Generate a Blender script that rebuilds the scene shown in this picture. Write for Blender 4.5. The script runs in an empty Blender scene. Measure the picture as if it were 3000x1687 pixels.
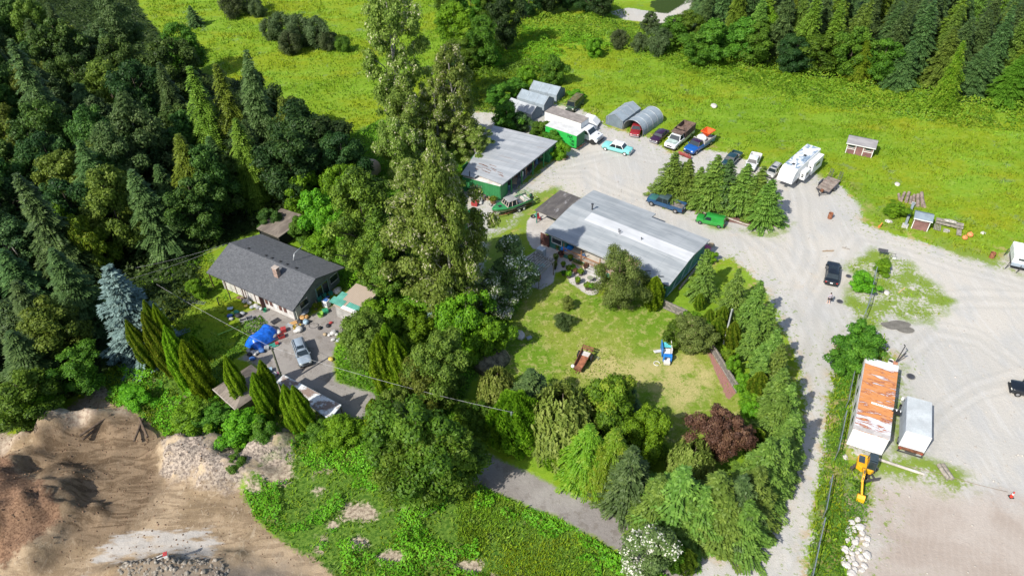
import bpy, math, random
import numpy as np
from mathutils import Vector, Matrix
R = math.radians
SC = bpy.context.scene
COL = SC.collection
rng = np.random.default_rng(7)
random.seed(7)

# ------------------------------------------------------------------ camera
F_PX, PITCH, ROLL, CAM_H = 2130.0, R(40.5), R(-1.4), 63.0
cd = bpy.data.cameras.new('camera'); cam = bpy.data.objects.new('camera', cd); COL.objects.link(cam)
cd.sensor_fit = 'HORIZONTAL'; cd.sensor_width = 36.0; cd.lens = 36.0 * F_PX / 3000.0
cd.clip_start = 0.5; cd.clip_end = 6000
fwd = Vector((0, math.cos(PITCH), -math.sin(PITCH))); rt0 = Vector((1, 0, 0)); up0 = rt0.cross(fwd)
cr, sr = math.cos(ROLL), math.sin(ROLL)
rt = rt0 * cr + up0 * sr; up = -rt0 * sr + up0 * cr
cam.matrix_world = Matrix(((rt.x, up.x, -fwd.x, 0), (rt.y, up.y, -fwd.y, 0), (rt.z, up.z, -fwd.z, CAM_H), (0, 0, 0, 1)))
SC.camera = cam

# ------------------------------------------------------------------ sky, sun, exposure
SUN_EL, SUN_AZ = R(44.5), R(223.5)          # where the sun stands (angle from +X)
w = bpy.data.worlds.new('World'); SC.world = w; w.use_nodes = True
wn = w.node_tree
sky = wn.nodes.new('ShaderNodeTexSky'); sky.sky_type = 'NISHITA'; sky.sun_disc = False
sky.sun_elevation = SUN_EL; sky.sun_rotation = R(90) - SUN_AZ
sky.air_density = 1.0; sky.dust_density = 1.5
bg = wn.nodes['Background']; bg.inputs['Strength'].default_value = 0.125
wn.links.new(sky.outputs['Color'], bg.inputs['Color'])
sl = bpy.data.lights.new('sun', 'SUN'); sun = bpy.data.objects.new('sun', sl); COL.objects.link(sun)
sl.energy = 4.4; sl.angle = R(0.53); sl.color = (1.0, 0.95, 0.86)
sdir = Vector((math.cos(SUN_EL) * math.cos(SUN_AZ), math.cos(SUN_EL) * math.sin(SUN_AZ), math.sin(SUN_EL)))
sun.rotation_euler = sdir.to_track_quat('Z', 'Y').to_euler(); sun.location = (0, 0, 120)
vs = SC.view_settings
vs.view_transform = 'Standard'; vs.look = 'None'; vs.exposure = 0.45; vs.gamma = 1.0; vs.use_curve_mapping = False
SC.cycles.max_bounces = 6; SC.cycles.diffuse_bounces = 3; SC.cycles.transparent_max_bounces = 8
SC.cycles.sample_clamp_indirect = 6.0

# ------------------------------------------------------------------ survey: from a spot in the photograph to a spot on the ground
CR = dict(a=(1300,200,2.579),c=(1950,300,3.22),e=(2400,350,3.22),b=(1500,500,2.579),h=(550,600,3.22),i=(600,900,3.22),
  j=(0,1100,2.468),k=(2350,700,2.975),l=(2350,1000,2.109),m=(1350,800,2.2753),n=(1300,0,3.0306),o=(2150,0,3.0306),
  p=(850,1000,2.1094),q=(1600,1000,2.1094),r=(0,500,2.2293),s=(900,400,2.2286),t=(1330,520,9.056),u=(1540,660,6.586),
  v=(1580,300,8.587),w=(1860,350,9.662),x=(2100,400,6.779),y=(2430,1270,6.3),z=(640,840,5.6),A=(2400,740,9.055),
  B=(2840,680,12.075),L=(1660,990,7.806),T=(2560,1120,6.9),E=(2900,1080,16.1),K=(440,1600,16.1),D=(0,0,.85867))
def pt(c, x, y, z=0.0):
    a, b, s = CR[c]; u = a + x / s - 1500; v = b + y / s - 843.5
    c_, s_ = math.cos(ROLL), math.sin(ROLL)
    u, v = u * c_ + v * s_, -u * s_ + v * c_
    dx, dy, dz = u / F_PX, math.cos(PITCH) - v / F_PX * math.sin(PITCH), -math.sin(PITCH) - v / F_PX * math.cos(PITCH)
    t = (CAM_H - z) / -dz
    return np.array([dx * t, dy * t])
def hgt(c, b, t):
    """height of an upright thing whose foot is seen at b and whose top at height of pixel row t"""
    X, Y = pt(c, *b); a0, b0, s = CR[c]; ty = b0 + t[1] / s
    lo, hi = 0.0, 50.0
    for _ in range(40):
        m = (lo + hi) / 2; Z = m - CAM_H
        zc = Y * math.cos(PITCH) - Z * math.sin(PITCH); v = -(Y * math.sin(PITCH) + Z * math.cos(PITCH))
        uu, vv = F_PX * X / zc, F_PX * v / zc
        yy = 843.5 + uu * math.sin(ROLL) + vv * math.cos(ROLL)
        if yy > ty: lo = m
        else: hi = m
    return lo
def poly(c, pts, z=0): return np.array([pt(c, x, y, z) for x, y in pts])
def inside(P, x, y):
    x = np.asarray(x); y = np.asarray(y); r = np.zeros(x.shape, bool); n = len(P); j = n - 1
    for i in range(n):
        xi, yi = P[i]; xj, yj = P[j]
        c = ((yi > y) != (yj > y)) & (x < (xj - xi) * (y - yi) / (yj - yi + 1e-12) + xi)
        r ^= c; j = i
    return r
def sdf(P, x, y):
    d = np.full(x.shape, 1e9); n = len(P)
    for i in range(n):
        a = P[i]; b = P[(i + 1) % n]; ab = b - a; L = ab @ ab + 1e-12
        t = np.clip(((x - a[0]) * ab[0] + (y - a[1]) * ab[1]) / L, 0, 1)
        d = np.minimum(d, (x - a[0] - t * ab[0]) ** 2 + (y - a[1] - t * ab[1]) ** 2)
    d = np.sqrt(d); return np.where(inside(P, x, y), d, -d)

# smooth lattice noise in numpy, for relief
_perm = np.random.default_rng(3).random((256, 256))
def vnoise(x, y, s, seed=0):
    x = x / s + 37.3 * seed; y = y / s + 11.7 * seed
    xi = np.floor(x).astype(int); yi = np.floor(y).astype(int); fx = x - xi; fy = y - yi
    fx = fx * fx * (3 - 2 * fx); fy = fy * fy * (3 - 2 * fy)
    g = lambda i, j: _perm[i & 255, j & 255]
    return (g(xi, yi) * (1 - fx) + g(xi + 1, yi) * fx) * (1 - fy) + (g(xi, yi + 1) * (1 - fx) + g(xi + 1, yi + 1) * fx) * fy
def fbm(x, y, s, o=4, seed=0):
    r = 0; a = 1; t = 0
    for k in range(o): r = r + a * vnoise(x, y, s / 2 ** k, seed + k); t += a; a *= .5
    return r / t

# ------------------------------------------------------------------ node helper
class NT:
    def __init__(s, name):
        s.m = bpy.data.materials.new(name); s.m.use_nodes = True; s.t = s.m.node_tree; s.t.nodes.clear()
        s.out = s.t.nodes.new('ShaderNodeOutputMaterial')
    def n(s, typ, ins=None, **kw):
        nd = s.t.nodes.new(typ)
        for k, v in kw.items(): setattr(nd, k, v)
        for k, v in (ins or {}).items():
            i = nd.inputs[k]
            if isinstance(v, bpy.types.NodeSocket): s.t.links.new(v, i)
            elif isinstance(v, (tuple, list)) and len(v) == 3 and i.type == 'RGBA': i.default_value = (*v, 1)
            else: i.default_value = v
        return nd
    def geo(s): return s.n('ShaderNodeNewGeometry').outputs['Position']
    def obj(s): return s.n('ShaderNodeTexCoord').outputs['Object']
    def noise(s, vec, scale, det=3, rough=.55, dist=0, sq=None):
        if sq: vec = s.n('ShaderNodeVectorMath', {0: vec, 1: sq}, operation='MULTIPLY').outputs[0]
        return s.n('ShaderNodeTexNoise', {'Vector': vec, 'Scale': scale, 'Detail': det, 'Roughness': rough, 'Distortion': dist}).outputs['Fac']
    def math(s, op, a, b=0.0, c=None, clamp=False):
        ins = {0: a, 1: b}
        if c is not None: ins[2] = c
        return s.n('ShaderNodeMath', ins, operation=op, use_clamp=clamp).outputs[0]
    def step(s, x, lo, hi): return s.n('ShaderNodeMapRange', {'Value': x, 'From Min': lo, 'From Max': hi}, interpolation_type='SMOOTHSTEP').outputs[0]
    def mix(s, f, a, b):
        nd = s.t.nodes.new('ShaderNodeMix'); nd.data_type = 'RGBA'
        for k, v in ((0, f), (6, a), (7, b)):
            i = nd.inputs[k]
            if isinstance(v, bpy.types.NodeSocket): s.t.links.new(v, i)
            elif isinstance(v, (tuple, list)): i.default_value = (*v[:3], 1)
            else: i.default_value = v
        return nd.outputs[2]
    def attr(s, name): return s.n('ShaderNodeAttribute', attribute_name=name).outputs['Fac']
    def bump(s, h, strength, dist=.1): return s.n('ShaderNodeBump', {'Height': h, 'Strength': strength, 'Distance': dist}).outputs[0]
    def surf(s, col, rough=.8, metal=0.0, normal=None, spec=.3, **more):
        ins = {'Base Color': col, 'Roughness': rough, 'Metallic': metal, 'Specular IOR Level': spec}
        if normal is not None: ins['Normal'] = normal
        ins.update(more)
        b = s.n('ShaderNodeBsdfPrincipled', ins)
        s.t.links.new(b.outputs[0], s.out.inputs[0]); return s.m

MATS = {}
def M(name, col=None, rough=.6, metal=0.0, var=.18, scale=1.2, spec=.35, dirt=None, bump=0.0, coat=0.0):
    """a procedural material: base colour with weathering noise (and optional dirt tone)"""
    if name in MATS: return MATS[name]
    t = NT(name); o = t.obj()
    n1 = t.noise(o, scale, 4); n2 = t.noise(o, scale * 9, 3)
    f = t.math('MULTIPLY_ADD', n2, .5, t.math('MULTIPLY', n1, .9))
    dk = tuple(c * (1 - var * 1.6) for c in col); lt = tuple(min(1, c * (1 + var)) for c in col)
    c = t.mix(t.step(f, .45, .95), dk, lt)
    if dirt: c = t.mix(t.math('MULTIPLY', t.step(t.noise(o, scale * 2.3, 5, .65), .5, .68), .75), c, dirt)
    nm = t.bump(n2, bump, .05) if bump else None
    MATS[name] = t.surf(c, rough, metal, nm, spec, **({'Coat Weight': coat} if coat else {})); return MATS[name]

# ------------------------------------------------------------------ object helpers
def tag(o, label=None, cat=None, group=None, kind=None):
    if label: o['label'] = label
    if cat: o['category'] = cat
    if group: o['group'] = group
    if kind: o['kind'] = kind
    return o
def thing(name, label, cat, loc=(0, 0, 0), rz=0.0, group=None, s=None):
    o = bpy.data.objects.new(name, None); COL.objects.link(o); o.empty_display_size = .3
    o.location = loc; o.rotation_euler = (0, 0, rz)
    if s: o.scale = (s, s, s) if not isinstance(s, tuple) else s
    return tag(o, label, cat, group)
def link(name, me, parent=None):
    o = bpy.data.objects.new(name, me); COL.objects.link(o); o.parent = parent; return o
def copy_tree(o, parent=None):
    c = o.copy(); COL.objects.link(c); c.parent = parent
    for ch in list(o.children): copy_tree(ch, c)
    return c
class MB:
    def __init__(s): s.v = []; s.f = []; s.mi = []; s.cur = 0; s.sm = []; s.smooth = False
    def add(s, vs, fs):
        b = len(s.v); s.v += [tuple(map(float, v)) for v in vs]
        for f in fs: s.f.append([b + i for i in f]); s.mi.append(s.cur); s.sm.append(s.smooth)
        return s
    def mat(s, i): s.cur = i; return s
    def box(s, c, d, rz=0.0, rx=0.0, ry=0.0, taper=(1, 1)):
        m = Matrix.Rotation(rz, 3, 'Z') @ Matrix.Rotation(ry, 3, 'Y') @ Matrix.Rotation(rx, 3, 'X')
        vs = []
        for z in (-1, 1):
            k = taper if z > 0 else (1, 1)
            for x, y in ((-1, -1), (1, -1), (1, 1), (-1, 1)):
                vs.append(Vector(c) + m @ Vector((x * d[0] / 2 * k[0], y * d[1] / 2 * k[1], z * d[2] / 2)))
        return s.add(vs, [(3, 2, 1, 0), (4, 5, 6, 7), (0, 1, 5, 4), (1, 2, 6, 5), (2, 3, 7, 6), (3, 0, 4, 7)])
    def bar(s, a, b, w, h=None):
        a = Vector(a); b = Vector(b); h = h or w; d = (b - a); L = d.length
        if L < 1e-5: return s
        d.normalize(); side = d.cross(Vector((0, 0, 1)))
        if side.length < 1e-3: side = Vector((1, 0, 0))
        side.normalize(); u = side.cross(d)
        vs = [p + side * w / 2 * i + u * h / 2 * j for p in (a, b) for i, j in ((-1, -1), (1, -1), (1, 1), (-1, 1))]
        return s.add(vs, [(3, 2, 1, 0), (4, 5, 6, 7), (0, 1, 5, 4), (1, 2, 6, 5), (2, 3, 7, 6), (3, 0, 4, 7)])
    def cyl(s, a, b, r0, r1=None, n=12, cap=True):
        r1 = r0 if r1 is None else r1; a = Vector(a); b = Vector(b); d = (b - a).normalized()
        x = d.orthogonal().normalized(); y = d.cross(x)
        vs = [p + (x * math.cos(2 * math.pi * k / n) + y * math.sin(2 * math.pi * k / n)) * r for p, r in ((a, r0), (b, r1)) for k in range(n)]
        sm = s.smooth; s.smooth = n > 6
        s.add(vs, [(k, (k + 1) % n, n + (k + 1) % n, n + k) for k in range(n)]); s.smooth = sm
        if cap: s.add(vs, [tuple(reversed(range(n))), tuple(range(n, 2 * n))])
        return s
    def tube(s, pts, rs, n=6):
        pts = [Vector(p) for p in pts]; rings = []
        if not isinstance(rs, (list, tuple)): rs = [rs] * len(pts)
        for i, p in enumerate(pts):
            d = (pts[min(i + 1, len(pts) - 1)] - pts[max(i - 1, 0)]).normalized()
            x = d.cross(Vector((.31, .17, .93))).normalized(); y = d.cross(x)
            rings.append([p + (x * math.cos(2 * math.pi * k / n) + y * math.sin(2 * math.pi * k / n)) * rs[i] for k in range(n)])
        vs = [v for r in rings for v in r]; m = len(pts); sm = s.smooth; s.smooth = True
        s.add(vs, [(i * n + k, i * n + (k + 1) % n, (i + 1) * n + (k + 1) % n, (i + 1) * n + k) for i in range(m - 1) for k in range(n)]
              + [tuple(reversed(range(n))), tuple(range((m - 1) * n, m * n))]); s.smooth = sm
        return s
    def prism(s, prof, a, b, axis='y'):
        """extrude a closed 2-D profile (x,z) along y, or (x,y) along z"""
        n = len(prof)
        f = (lambda p, t: (p[0], t, p[1])) if axis == 'y' else ((lambda p, t: (p[0], p[1], t)) if axis == 'z' else (lambda p, t: (t, p[0], p[1])))
        vs = [f(p, a) for p in prof] + [f(p, b) for p in prof]
        return s.add(vs, [tuple(range(n)), tuple(reversed(range(n, 2 * n)))] + [(i, n + i, n + (i + 1) % n, (i + 1) % n) for i in range(n)])
    def loft(s, rings, closed_ends=True):
        n = len(rings[0]); vs = [v for r in rings for v in r]
        fs = [(i * n + k, i * n + (k + 1) % n, (i + 1) * n + (k + 1) % n, (i + 1) * n + k) for i in range(len(rings) - 1) for k in range(n)]
        if closed_ends: fs += [tuple(reversed(range(n))), tuple(range((len(rings) - 1) * n, len(rings) * n))]
        return s.add(vs, fs)
    def quad(s, *v): return s.add(v, [tuple(range(len(v)))])
    def ball(s, c, r, n=10, m=6):
        r = r if isinstance(r, (tuple, list)) else (r, r, r); rings = []
        sm = s.smooth; s.smooth = True
        for j in range(1, m):
            t = math.pi * j / m
            rings.append([(c[0] + r[0] * math.sin(t) * math.cos(2 * math.pi * k / n), c[1] + r[1] * math.sin(t) * math.sin(2 * math.pi * k / n), c[2] - r[2] * math.cos(t)) for k in range(n)])
        s.loft(rings); s.smooth = sm; return s
    def build(s, name, mats, parent=None, sharp=None, bevel=0.0):
        me = bpy.data.meshes.new(name); me.from_pydata(s.v, [], s.f)
        for m in (mats if isinstance(mats, (list, tuple)) else [mats]): me.materials.append(m)
        me.polygons.foreach_set('material_index', s.mi)
        me.polygons.foreach_set('use_smooth', [True] * len(s.f) if sharp else s.sm)
        import bmesh
        b = bmesh.new(); b.from_mesh(me); bmesh.ops.recalc_face_normals(b, faces=b.faces); b.to_mesh(me); b.free()
        if sharp: me.set_sharp_from_angle(angle=R(sharp))
        o = link(name, me, parent)
        if bevel:
            md = o.modifiers.new('bevel', 'BEVEL'); md.width = bevel; md.segments = 2; md.limit_method = 'ANGLE'; md.angle_limit = R(35)
        return o
def arrmesh(name, V, Fq, mats, attrs=None, smooth=False):
    """fast mesh from numpy arrays: V (n,3), Fq (m,k)"""
    me = bpy.data.meshes.new(name); m, k = Fq.shape
    me.vertices.add(len(V)); me.vertices.foreach_set('co', V.astype(np.float32).ravel())
    me.loops.add(m * k); me.loops.foreach_set('vertex_index', Fq.astype(np.int32).ravel())
    me.polygons.add(m); me.polygons.foreach_set('loop_start', np.arange(0, m * k, k, dtype=np.int32))
    if smooth: me.polygons.foreach_set('use_smooth', np.ones(m, bool))
    for nme, a in (attrs or {}).items():
        at = me.attributes.new(nme, 'FLOAT', 'POINT'); at.data.foreach_set('value', a.astype(np.float32))
    for mm in (mats if isinstance(mats, (list, tuple)) else [mats]): me.materials.append(mm)
    me.update(calc_edges=True); return me

# ------------------------------------------------------------------ the ground: regions read off the photograph
P_YARD = poly('D', [(1150,325),(1190,280),(1260,290),(1300,345),(1375,262),(1440,268),(1495,290),(1530,322),(1600,338),(1640,352),(1690,385),(1790,378),(1850,392),
  (1960,440),(2050,438),(2120,470),(2165,520),(2170,560),(2240,590),(2330,612),(2420,640),(2500,655),(2540,640),(2600,610),(2750,600),(2800,1600),(2140,1500),(2140,1400),(2190,1300),(2200,1200),
  (2140,1140),(2140,1000),(2180,960),(2260,900),(2210,870),(2160,830),(2098,880),(2110,900),(2090,960),(2066,1150),(2040,1330),(2015,1460),(2010,1560),(1700,1560),(1738,1449),(1742,1385),(1800,1400),(1900,1375),
  (1955,1290),(2000,1190),(2030,1000),(1995,880),(1950,770),(1905,700),(1840,650),(1775,650),(1660,600),(1560,560),(1490,530),(1420,500),(1400,470),(1350,500),(1300,570),(1240,600),(1230,640),(1190,720),(1150,700),(1180,560),(1160,470),(1300,480),(1400,400),(1415,380)])
P_LOT = poly('D', [(2190,1215),(2280,1180),(2420,1215),(2600,1270),(2800,1350),(2800,1700),(2160,1600),(2175,1400),(2200,1300)])
P_PIT = poly('D', [(-200,1110),(40,1090),(100,1060),(210,1000),(270,1010),(330,1040),(400,1085),(420,1105),(470,1090),(530,1130),(600,1180),(610,1230),(640,1300),(720,1370),(820,1430),(900,1500),(900,1700),(-300,1700)])
P_SPOIL = poly('D', [(430,1105),(480,1090),(550,1095),(600,1110),(625,1100),(700,1085),(735,1105),(725,1145),(670,1185),(610,1235),(540,1225),(470,1215),(410,1190)])
P_DRIVE = poly('D', [(640,880),(600,790),(700,760),(770,800),(900,740),(940,800),(850,840),(835,900),(845,960),(935,990),(985,1040),(1040,1075),(1150,1100),(1260,1160),(1350,1200),(1450,1250),(1560,1300),(1640,1345),
  (1750,1400),(1750,1470),(1640,1440),(1540,1375),(1400,1300),(1260,1245),(1200,1215),(1150,1170),(1050,1120),(930,1060),(880,1050),(800,1040),(690,950),(650,920),(600,900)])
P_LAWN = poly('D', [(1340,720),(1440,700),(1500,740),(1640,760),(1740,830),(1800,880),(1830,960),(1870,1040),(1860,1120),(1780,1180),(1700,1130),(1640,1060),(1560,1000),(1400,1000),(1270,930),(1250,870),(1300,790)])
P_FOREST = poly('D', [(-300,-200),(340,-200),(350,20),(440,130),(520,190),(640,210),(720,300),(880,330),(900,430),(800,480),(720,560),(600,600),(500,640),(520,740),(330,900),(220,960),(100,1060),(0,1090),(-300,1120)])
P_FORESTR = poly('D', [(1640,-150),(1640,60),(1750,110),(1900,165),(2050,195),(2200,205),(2330,225),(2450,240),(2800,280),(3000,-150)])
P_BANK = poly('D', [(225,960),(330,900),(480,900),(560,900),(700,1030),(860,1040),(930,1060),(1150,1170),(1260,1245),(1400,1300),(1560,1390),(1740,1460),(1740,1600),(860,1600),(800,1430),(700,1360),(600,1260),(640,1180),(420,1110),(330,1040),(270,1010)])
P_MID = poly('D', [(700,560),(880,340),(960,300),(1180,420),(1180,560),(1200,720),(1320,760),(1290,800),(1250,880),(1190,960),(1120,1090),(1000,1040),(850,960),(840,880),(930,800),(930,740),(820,720),(780,630)])
P_STRIP = poly('D', [(2098,880),(2160,830),(2225,840),(2240,900),(2180,960),(2120,1140),(2190,1220),(2190,1300),(2140,1380),(2130,1600),(2020,1600),(2040,1330),(2066,1150),(2090,960)])
P_WEED = [poly('D', [(2130,660),(2200,628),(2280,650),(2330,700),(2400,760),(2340,810),(2250,800),(2190,830),(2150,800),(2125,760),(2150,720)]),
          poly('D', [(2255,1140),(2330,1150),(2420,1190),(2470,1215),(2420,1245),(2330,1220),(2200,1190),(2190,1150)]),
          poly('D', [(2250,930),(2275,930),(2280,1000),(2262,1140),(2248,1140)]),
          poly('D', [(2060,440),(2130,455),(2200,560),(2330,600),(2400,640),(2560,690),(2520,650),(2420,620),(2300,580),(2200,530),(2150,470)]),
          poly('D', [(1230,560),(1330,480),(1410,470),(1340,520),(1330,600),(1310,660),(1230,690),(1215,620)]),
          poly('D', [(1660,470),(1690,520),(1780,570),(1950,590),(1990,560),(1960,600),(1900,585),(1760,560),(1660,500)])]
P_TRACK = [poly('D', [(1535,30),(1580,20),(1680,35),(1720,10),(1790,-60),(1830,-60),(1760,10),(1690,60),(1570,50)])]
P_ISLE = poly('D', [(1655,470),(1700,440),(1800,450),(1900,480),(1955,520),(1950,568),(1900,575),(1820,555),(1740,530),(1690,505)])
P_STRAW = [poly('m', [(960,480),(1100,560),(1500,560),(1700,680),(1640,880),(1480,900),(1240,760),(860,740),(830,650)])]
P_BRK = poly('m', [(1640,530),(1670,530),(1840,790),(1780,850)])   # red chip path along the board fence
PATIO = poly('u', [(-20,620),(120,540),(300,420),(560,370),(900,520),(1290,700),(1700,880),(1500,1000),(1400,1330),(1210,1340),(840,1100),(780,860),(560,900),(520,1120),(300,1240),(60,1180),(-60,960)])
APRON = poly('b', [(150,330),(230,300),(330,380),(250,470),(280,560),(160,600),(110,500),(110,400)])
BARE = []
for (x, y, a_, b_) in ((690,1190,55,26),(905,1288,46,26),(838,1322,16,10),(905,1365,22,12),(985,1400,34,18),(1180,1425,30,16),(690,1100,60,26),(800,1230,14,10),(245,985,30,18),(640,1225,20,24)):
    BARE.append(poly('D', [(x + a_ * math.cos(t) * (1 + .18 * math.sin(3 * t + x)), y + b_ * math.sin(t) * (1 + .2 * math.cos(2 * t + y))) for t in np.linspace(0, 6.283, 15)[:-1]]))
# drifts of relief: piles, banks, pits  (centre, radii, turn, height)
def D1(x, y): return pt('D', x, y)
MOUNDS = [(D1(10,1290), 8.5, 6.0, .1, 3.4), (D1(90,1340), 5.5, 4.0, .3, 1.6), (D1(60,1170), 6, 2.6, .5, 1.5), (D1(210,1075), 7, 2.0, .35, 2.2), (D1(120,1110), 5, 2.0, .45, 1.8), (D1(330,1085), 3.2, 1.8, .2, 1.0),
  (D1(500,1150), 3.6, 2.8, 0, 2.0), (D1(560,1190), 3.0, 2.2, .3, 1.7), (D1(430,1130), 2.4, 2.0, 0, 1.1), (D1(690,1130), 3.0, 1.9, .4, 1.8), (D1(660,1200), 2.0, 1.2, .5, .9), (D1(480,1449), 6, 2.2, 0, 1.9), (D1(340,1449), 4, 1.4, 0, 1.1)]
def relief(x, y):
    z = np.zeros_like(x)
    dp = sdf(P_PIT, x, y); ds = sdf(P_SPOIL, x, y)
    for (c, a, b, r, h) in MOUNDS:
        dx = x - c[0]; dy = y - c[1]; u = dx * math.cos(r) + dy * math.sin(r); v = -dx * math.sin(r) + dy * math.cos(r)
        q = np.sqrt((u / a) ** 2 + (v / b) ** 2) + (fbm(x, y, 2.2, 3, 5) - .5) * .7
        z += h * np.clip(1.25 - q, 0, 1) ** 1.25
    mp = np.clip(dp / 2, 0, 1); msp = np.clip(ds / 1.2 + .6, 0, 1)
    z += mp * (fbm(x, y, 7, 4, 1) - .5) * .7 + np.clip(mp, 0, 1) * (fbm(x, y, 1.3, 3, 9) - .5) * .26
    z += msp * np.abs(fbm(x, y, 1.1, 4, 2) - .5) * 1.5
    pile = np.clip(z, 0, 1) * np.clip(np.maximum(dp, ds), 0, 1)
    z += pile * (fbm(x, y, .9, 3, 13) - .5) * .7
    return z
def hz(x, y): return float(relief(np.array([float(x)]), np.array([float(y)]))[0])

xs = np.concatenate([[-1500, -700, -350, -210, -160, -135], np.arange(-120, 125, .42), [135, 165, 220, 350, 700, 1500]])
ys = np.concatenate([[-900, -300, -60, 0, 20], np.arange(27, 110, .36), np.arange(110, 185, .6), [187, 192, 200, 215, 240, 300, 420, 700, 1300, 2600]])
GX, GY = np.meshgrid(xs, ys); gx, gy = GX.ravel(), GY.ravel()
sd = {'gravel': sdf(P_YARD, gx, gy), 'lot': sdf(P_LOT, gx, gy), 'pit': sdf(P_PIT, gx, gy), 'spoil': sdf(P_SPOIL, gx, gy), 'drive': sdf(P_DRIVE, gx, gy),
      'lawn': sdf(P_LAWN, gx, gy), 'forest': np.maximum(sdf(P_FOREST, gx, gy), sdf(P_FORESTR, gx, gy)),
      'bank': np.maximum(np.maximum(sdf(P_BANK, gx, gy), sdf(P_MID, gx, gy)), sdf(P_STRIP, gx, gy)),
      'weed': np.max([sdf(p, gx, gy) for p in P_WEED], axis=0), 'isle': sdf(P_ISLE, gx, gy), 'straw': sdf(P_STRAW[0], gx, gy), 'bare': np.max([sdf(p, gx, gy) for p in BARE], axis=0),
      'chips': sdf(P_BRK, gx, gy), 'patio': np.maximum(sdf(PATIO, gx, gy), sdf(APRON, gx, gy)), 'track': sdf(P_TRACK[0], gx, gy)}
for nm, pp in (('bark', [(-200,1150),(0,1140),(60,1165),(60,1215),(140,1255),(180,1310),(120,1380),(0,1449),(-200,1500)]),
        ('soil', [(60,1150),(200,1080),(330,1050),(420,1110),(410,1220),(350,1320),(200,1380),(90,1449),(160,1380),(180,1310),(140,1250),(90,1200)]),
        ('white', [(300,1350),(360,1340),(430,1330),(520,1350),(530,1400),(470,1420),(380,1405),(320,1400),(230,1420),(240,1400)]),
        ('dark', [(640,1390),(700,1400),(860,1480),(860,1600),(300,1600),(320,1440),(480,1425),(560,1420)]),
        ('ridge', [(-200,1130),(0,1100),(100,1060),(220,1010),(330,1050),(230,1090),(130,1110),(0,1150),(-200,1180)])):
    sd[nm] = sdf(poly('D', pp), gx, gy)
def pdist(P, x, y):
    d = np.full(x.shape, 1e9)
    for a, b in zip(P[:-1], P[1:]):
        ab = b - a; t = np.clip(((x - a[0]) * ab[0] + (y - a[1]) * ab[1]) / (ab @ ab), 0, 1); d = np.minimum(d, np.hypot(x - a[0] - t * ab[0], y - a[1] - t * ab[1]))
    return d
rut = np.full(gx.shape, 9.0); wobx = gx + (fbm(gx, gy, 18, 2, 31) - .5) * 5; woby = gy + (fbm(gx, gy, 18, 2, 33) - .5) * 5
for k, pp in enumerate(([(1900,1500),(1965,1330),(2020,1180),(2045,1050),(2050,950),(2035,850),(2000,740),(1950,650),(1860,585),(1740,540),(1600,500),(1480,430),(1380,430)], [(1930,1500),(1990,1340),(2045,1180),(2070,1050),(2078,930),(2130,850),(2230,800),(2380,770),(2650,750)],
        [(2030,900),(2060,780),(2100,680),(2160,610),(2280,640),(2420,690),(2650,730)], [(1990,760),(2020,640),(2010,520),(1990,450)], [(2200,900),(2330,840),(2450,860),(2600,960)], [(2250,1180),(2330,1050),(2450,980),(2650,940)], [(1240,600),(1290,500),(1400,410),(1560,380),(1640,400)])):
    rut = np.minimum(rut, np.abs(pdist(poly('D', pp), wobx, woby) - .85))
sd['rut'] = rut
gz = relief(gx, gy) + (fbm(gx, gy, 14, 3, 4) - .5) * .25
gz = np.where(np.abs(gx) > 124, 0, gz)

def meadow_color(t, pos):
    a = t.noise(pos, .03, 4, .6, sq=(1, 1.8, 1)); b = t.noise(pos, .10, 5, .65, .5, sq=(1, 1.7, 1)); c = t.noise(pos, 1.4, 4, .75); d = t.noise(pos, .6, 5, .75, 0, (1, 1.3, 1))
    col = t.mix(t.step(a, .38, .60), (.14, .245, .012), (.21, .275, .012))
    col = t.mix(t.step(b, .44, .64), col, (.18, .30, .022))
    col = t.mix(t.math('MULTIPLY', t.step(t.noise(pos, .08, 4, .6, .3, (1, 2, 1)), .54, .68), .5), col, (.25, .25, .012))
    col = t.mix(t.math('MULTIPLY', t.step(d, .50, .70), .36), col, (.32, .40, .09))
    col = t.mix(t.math('MULTIPLY', t.step(t.noise(pos, .25, 5, .7), .58, .70), .55), col, (.15, .20, .13))
    return t.mix(t.math('MULTIPLY', t.step(c, .55, .36), .35), col, (.07, .16, .006))
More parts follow.
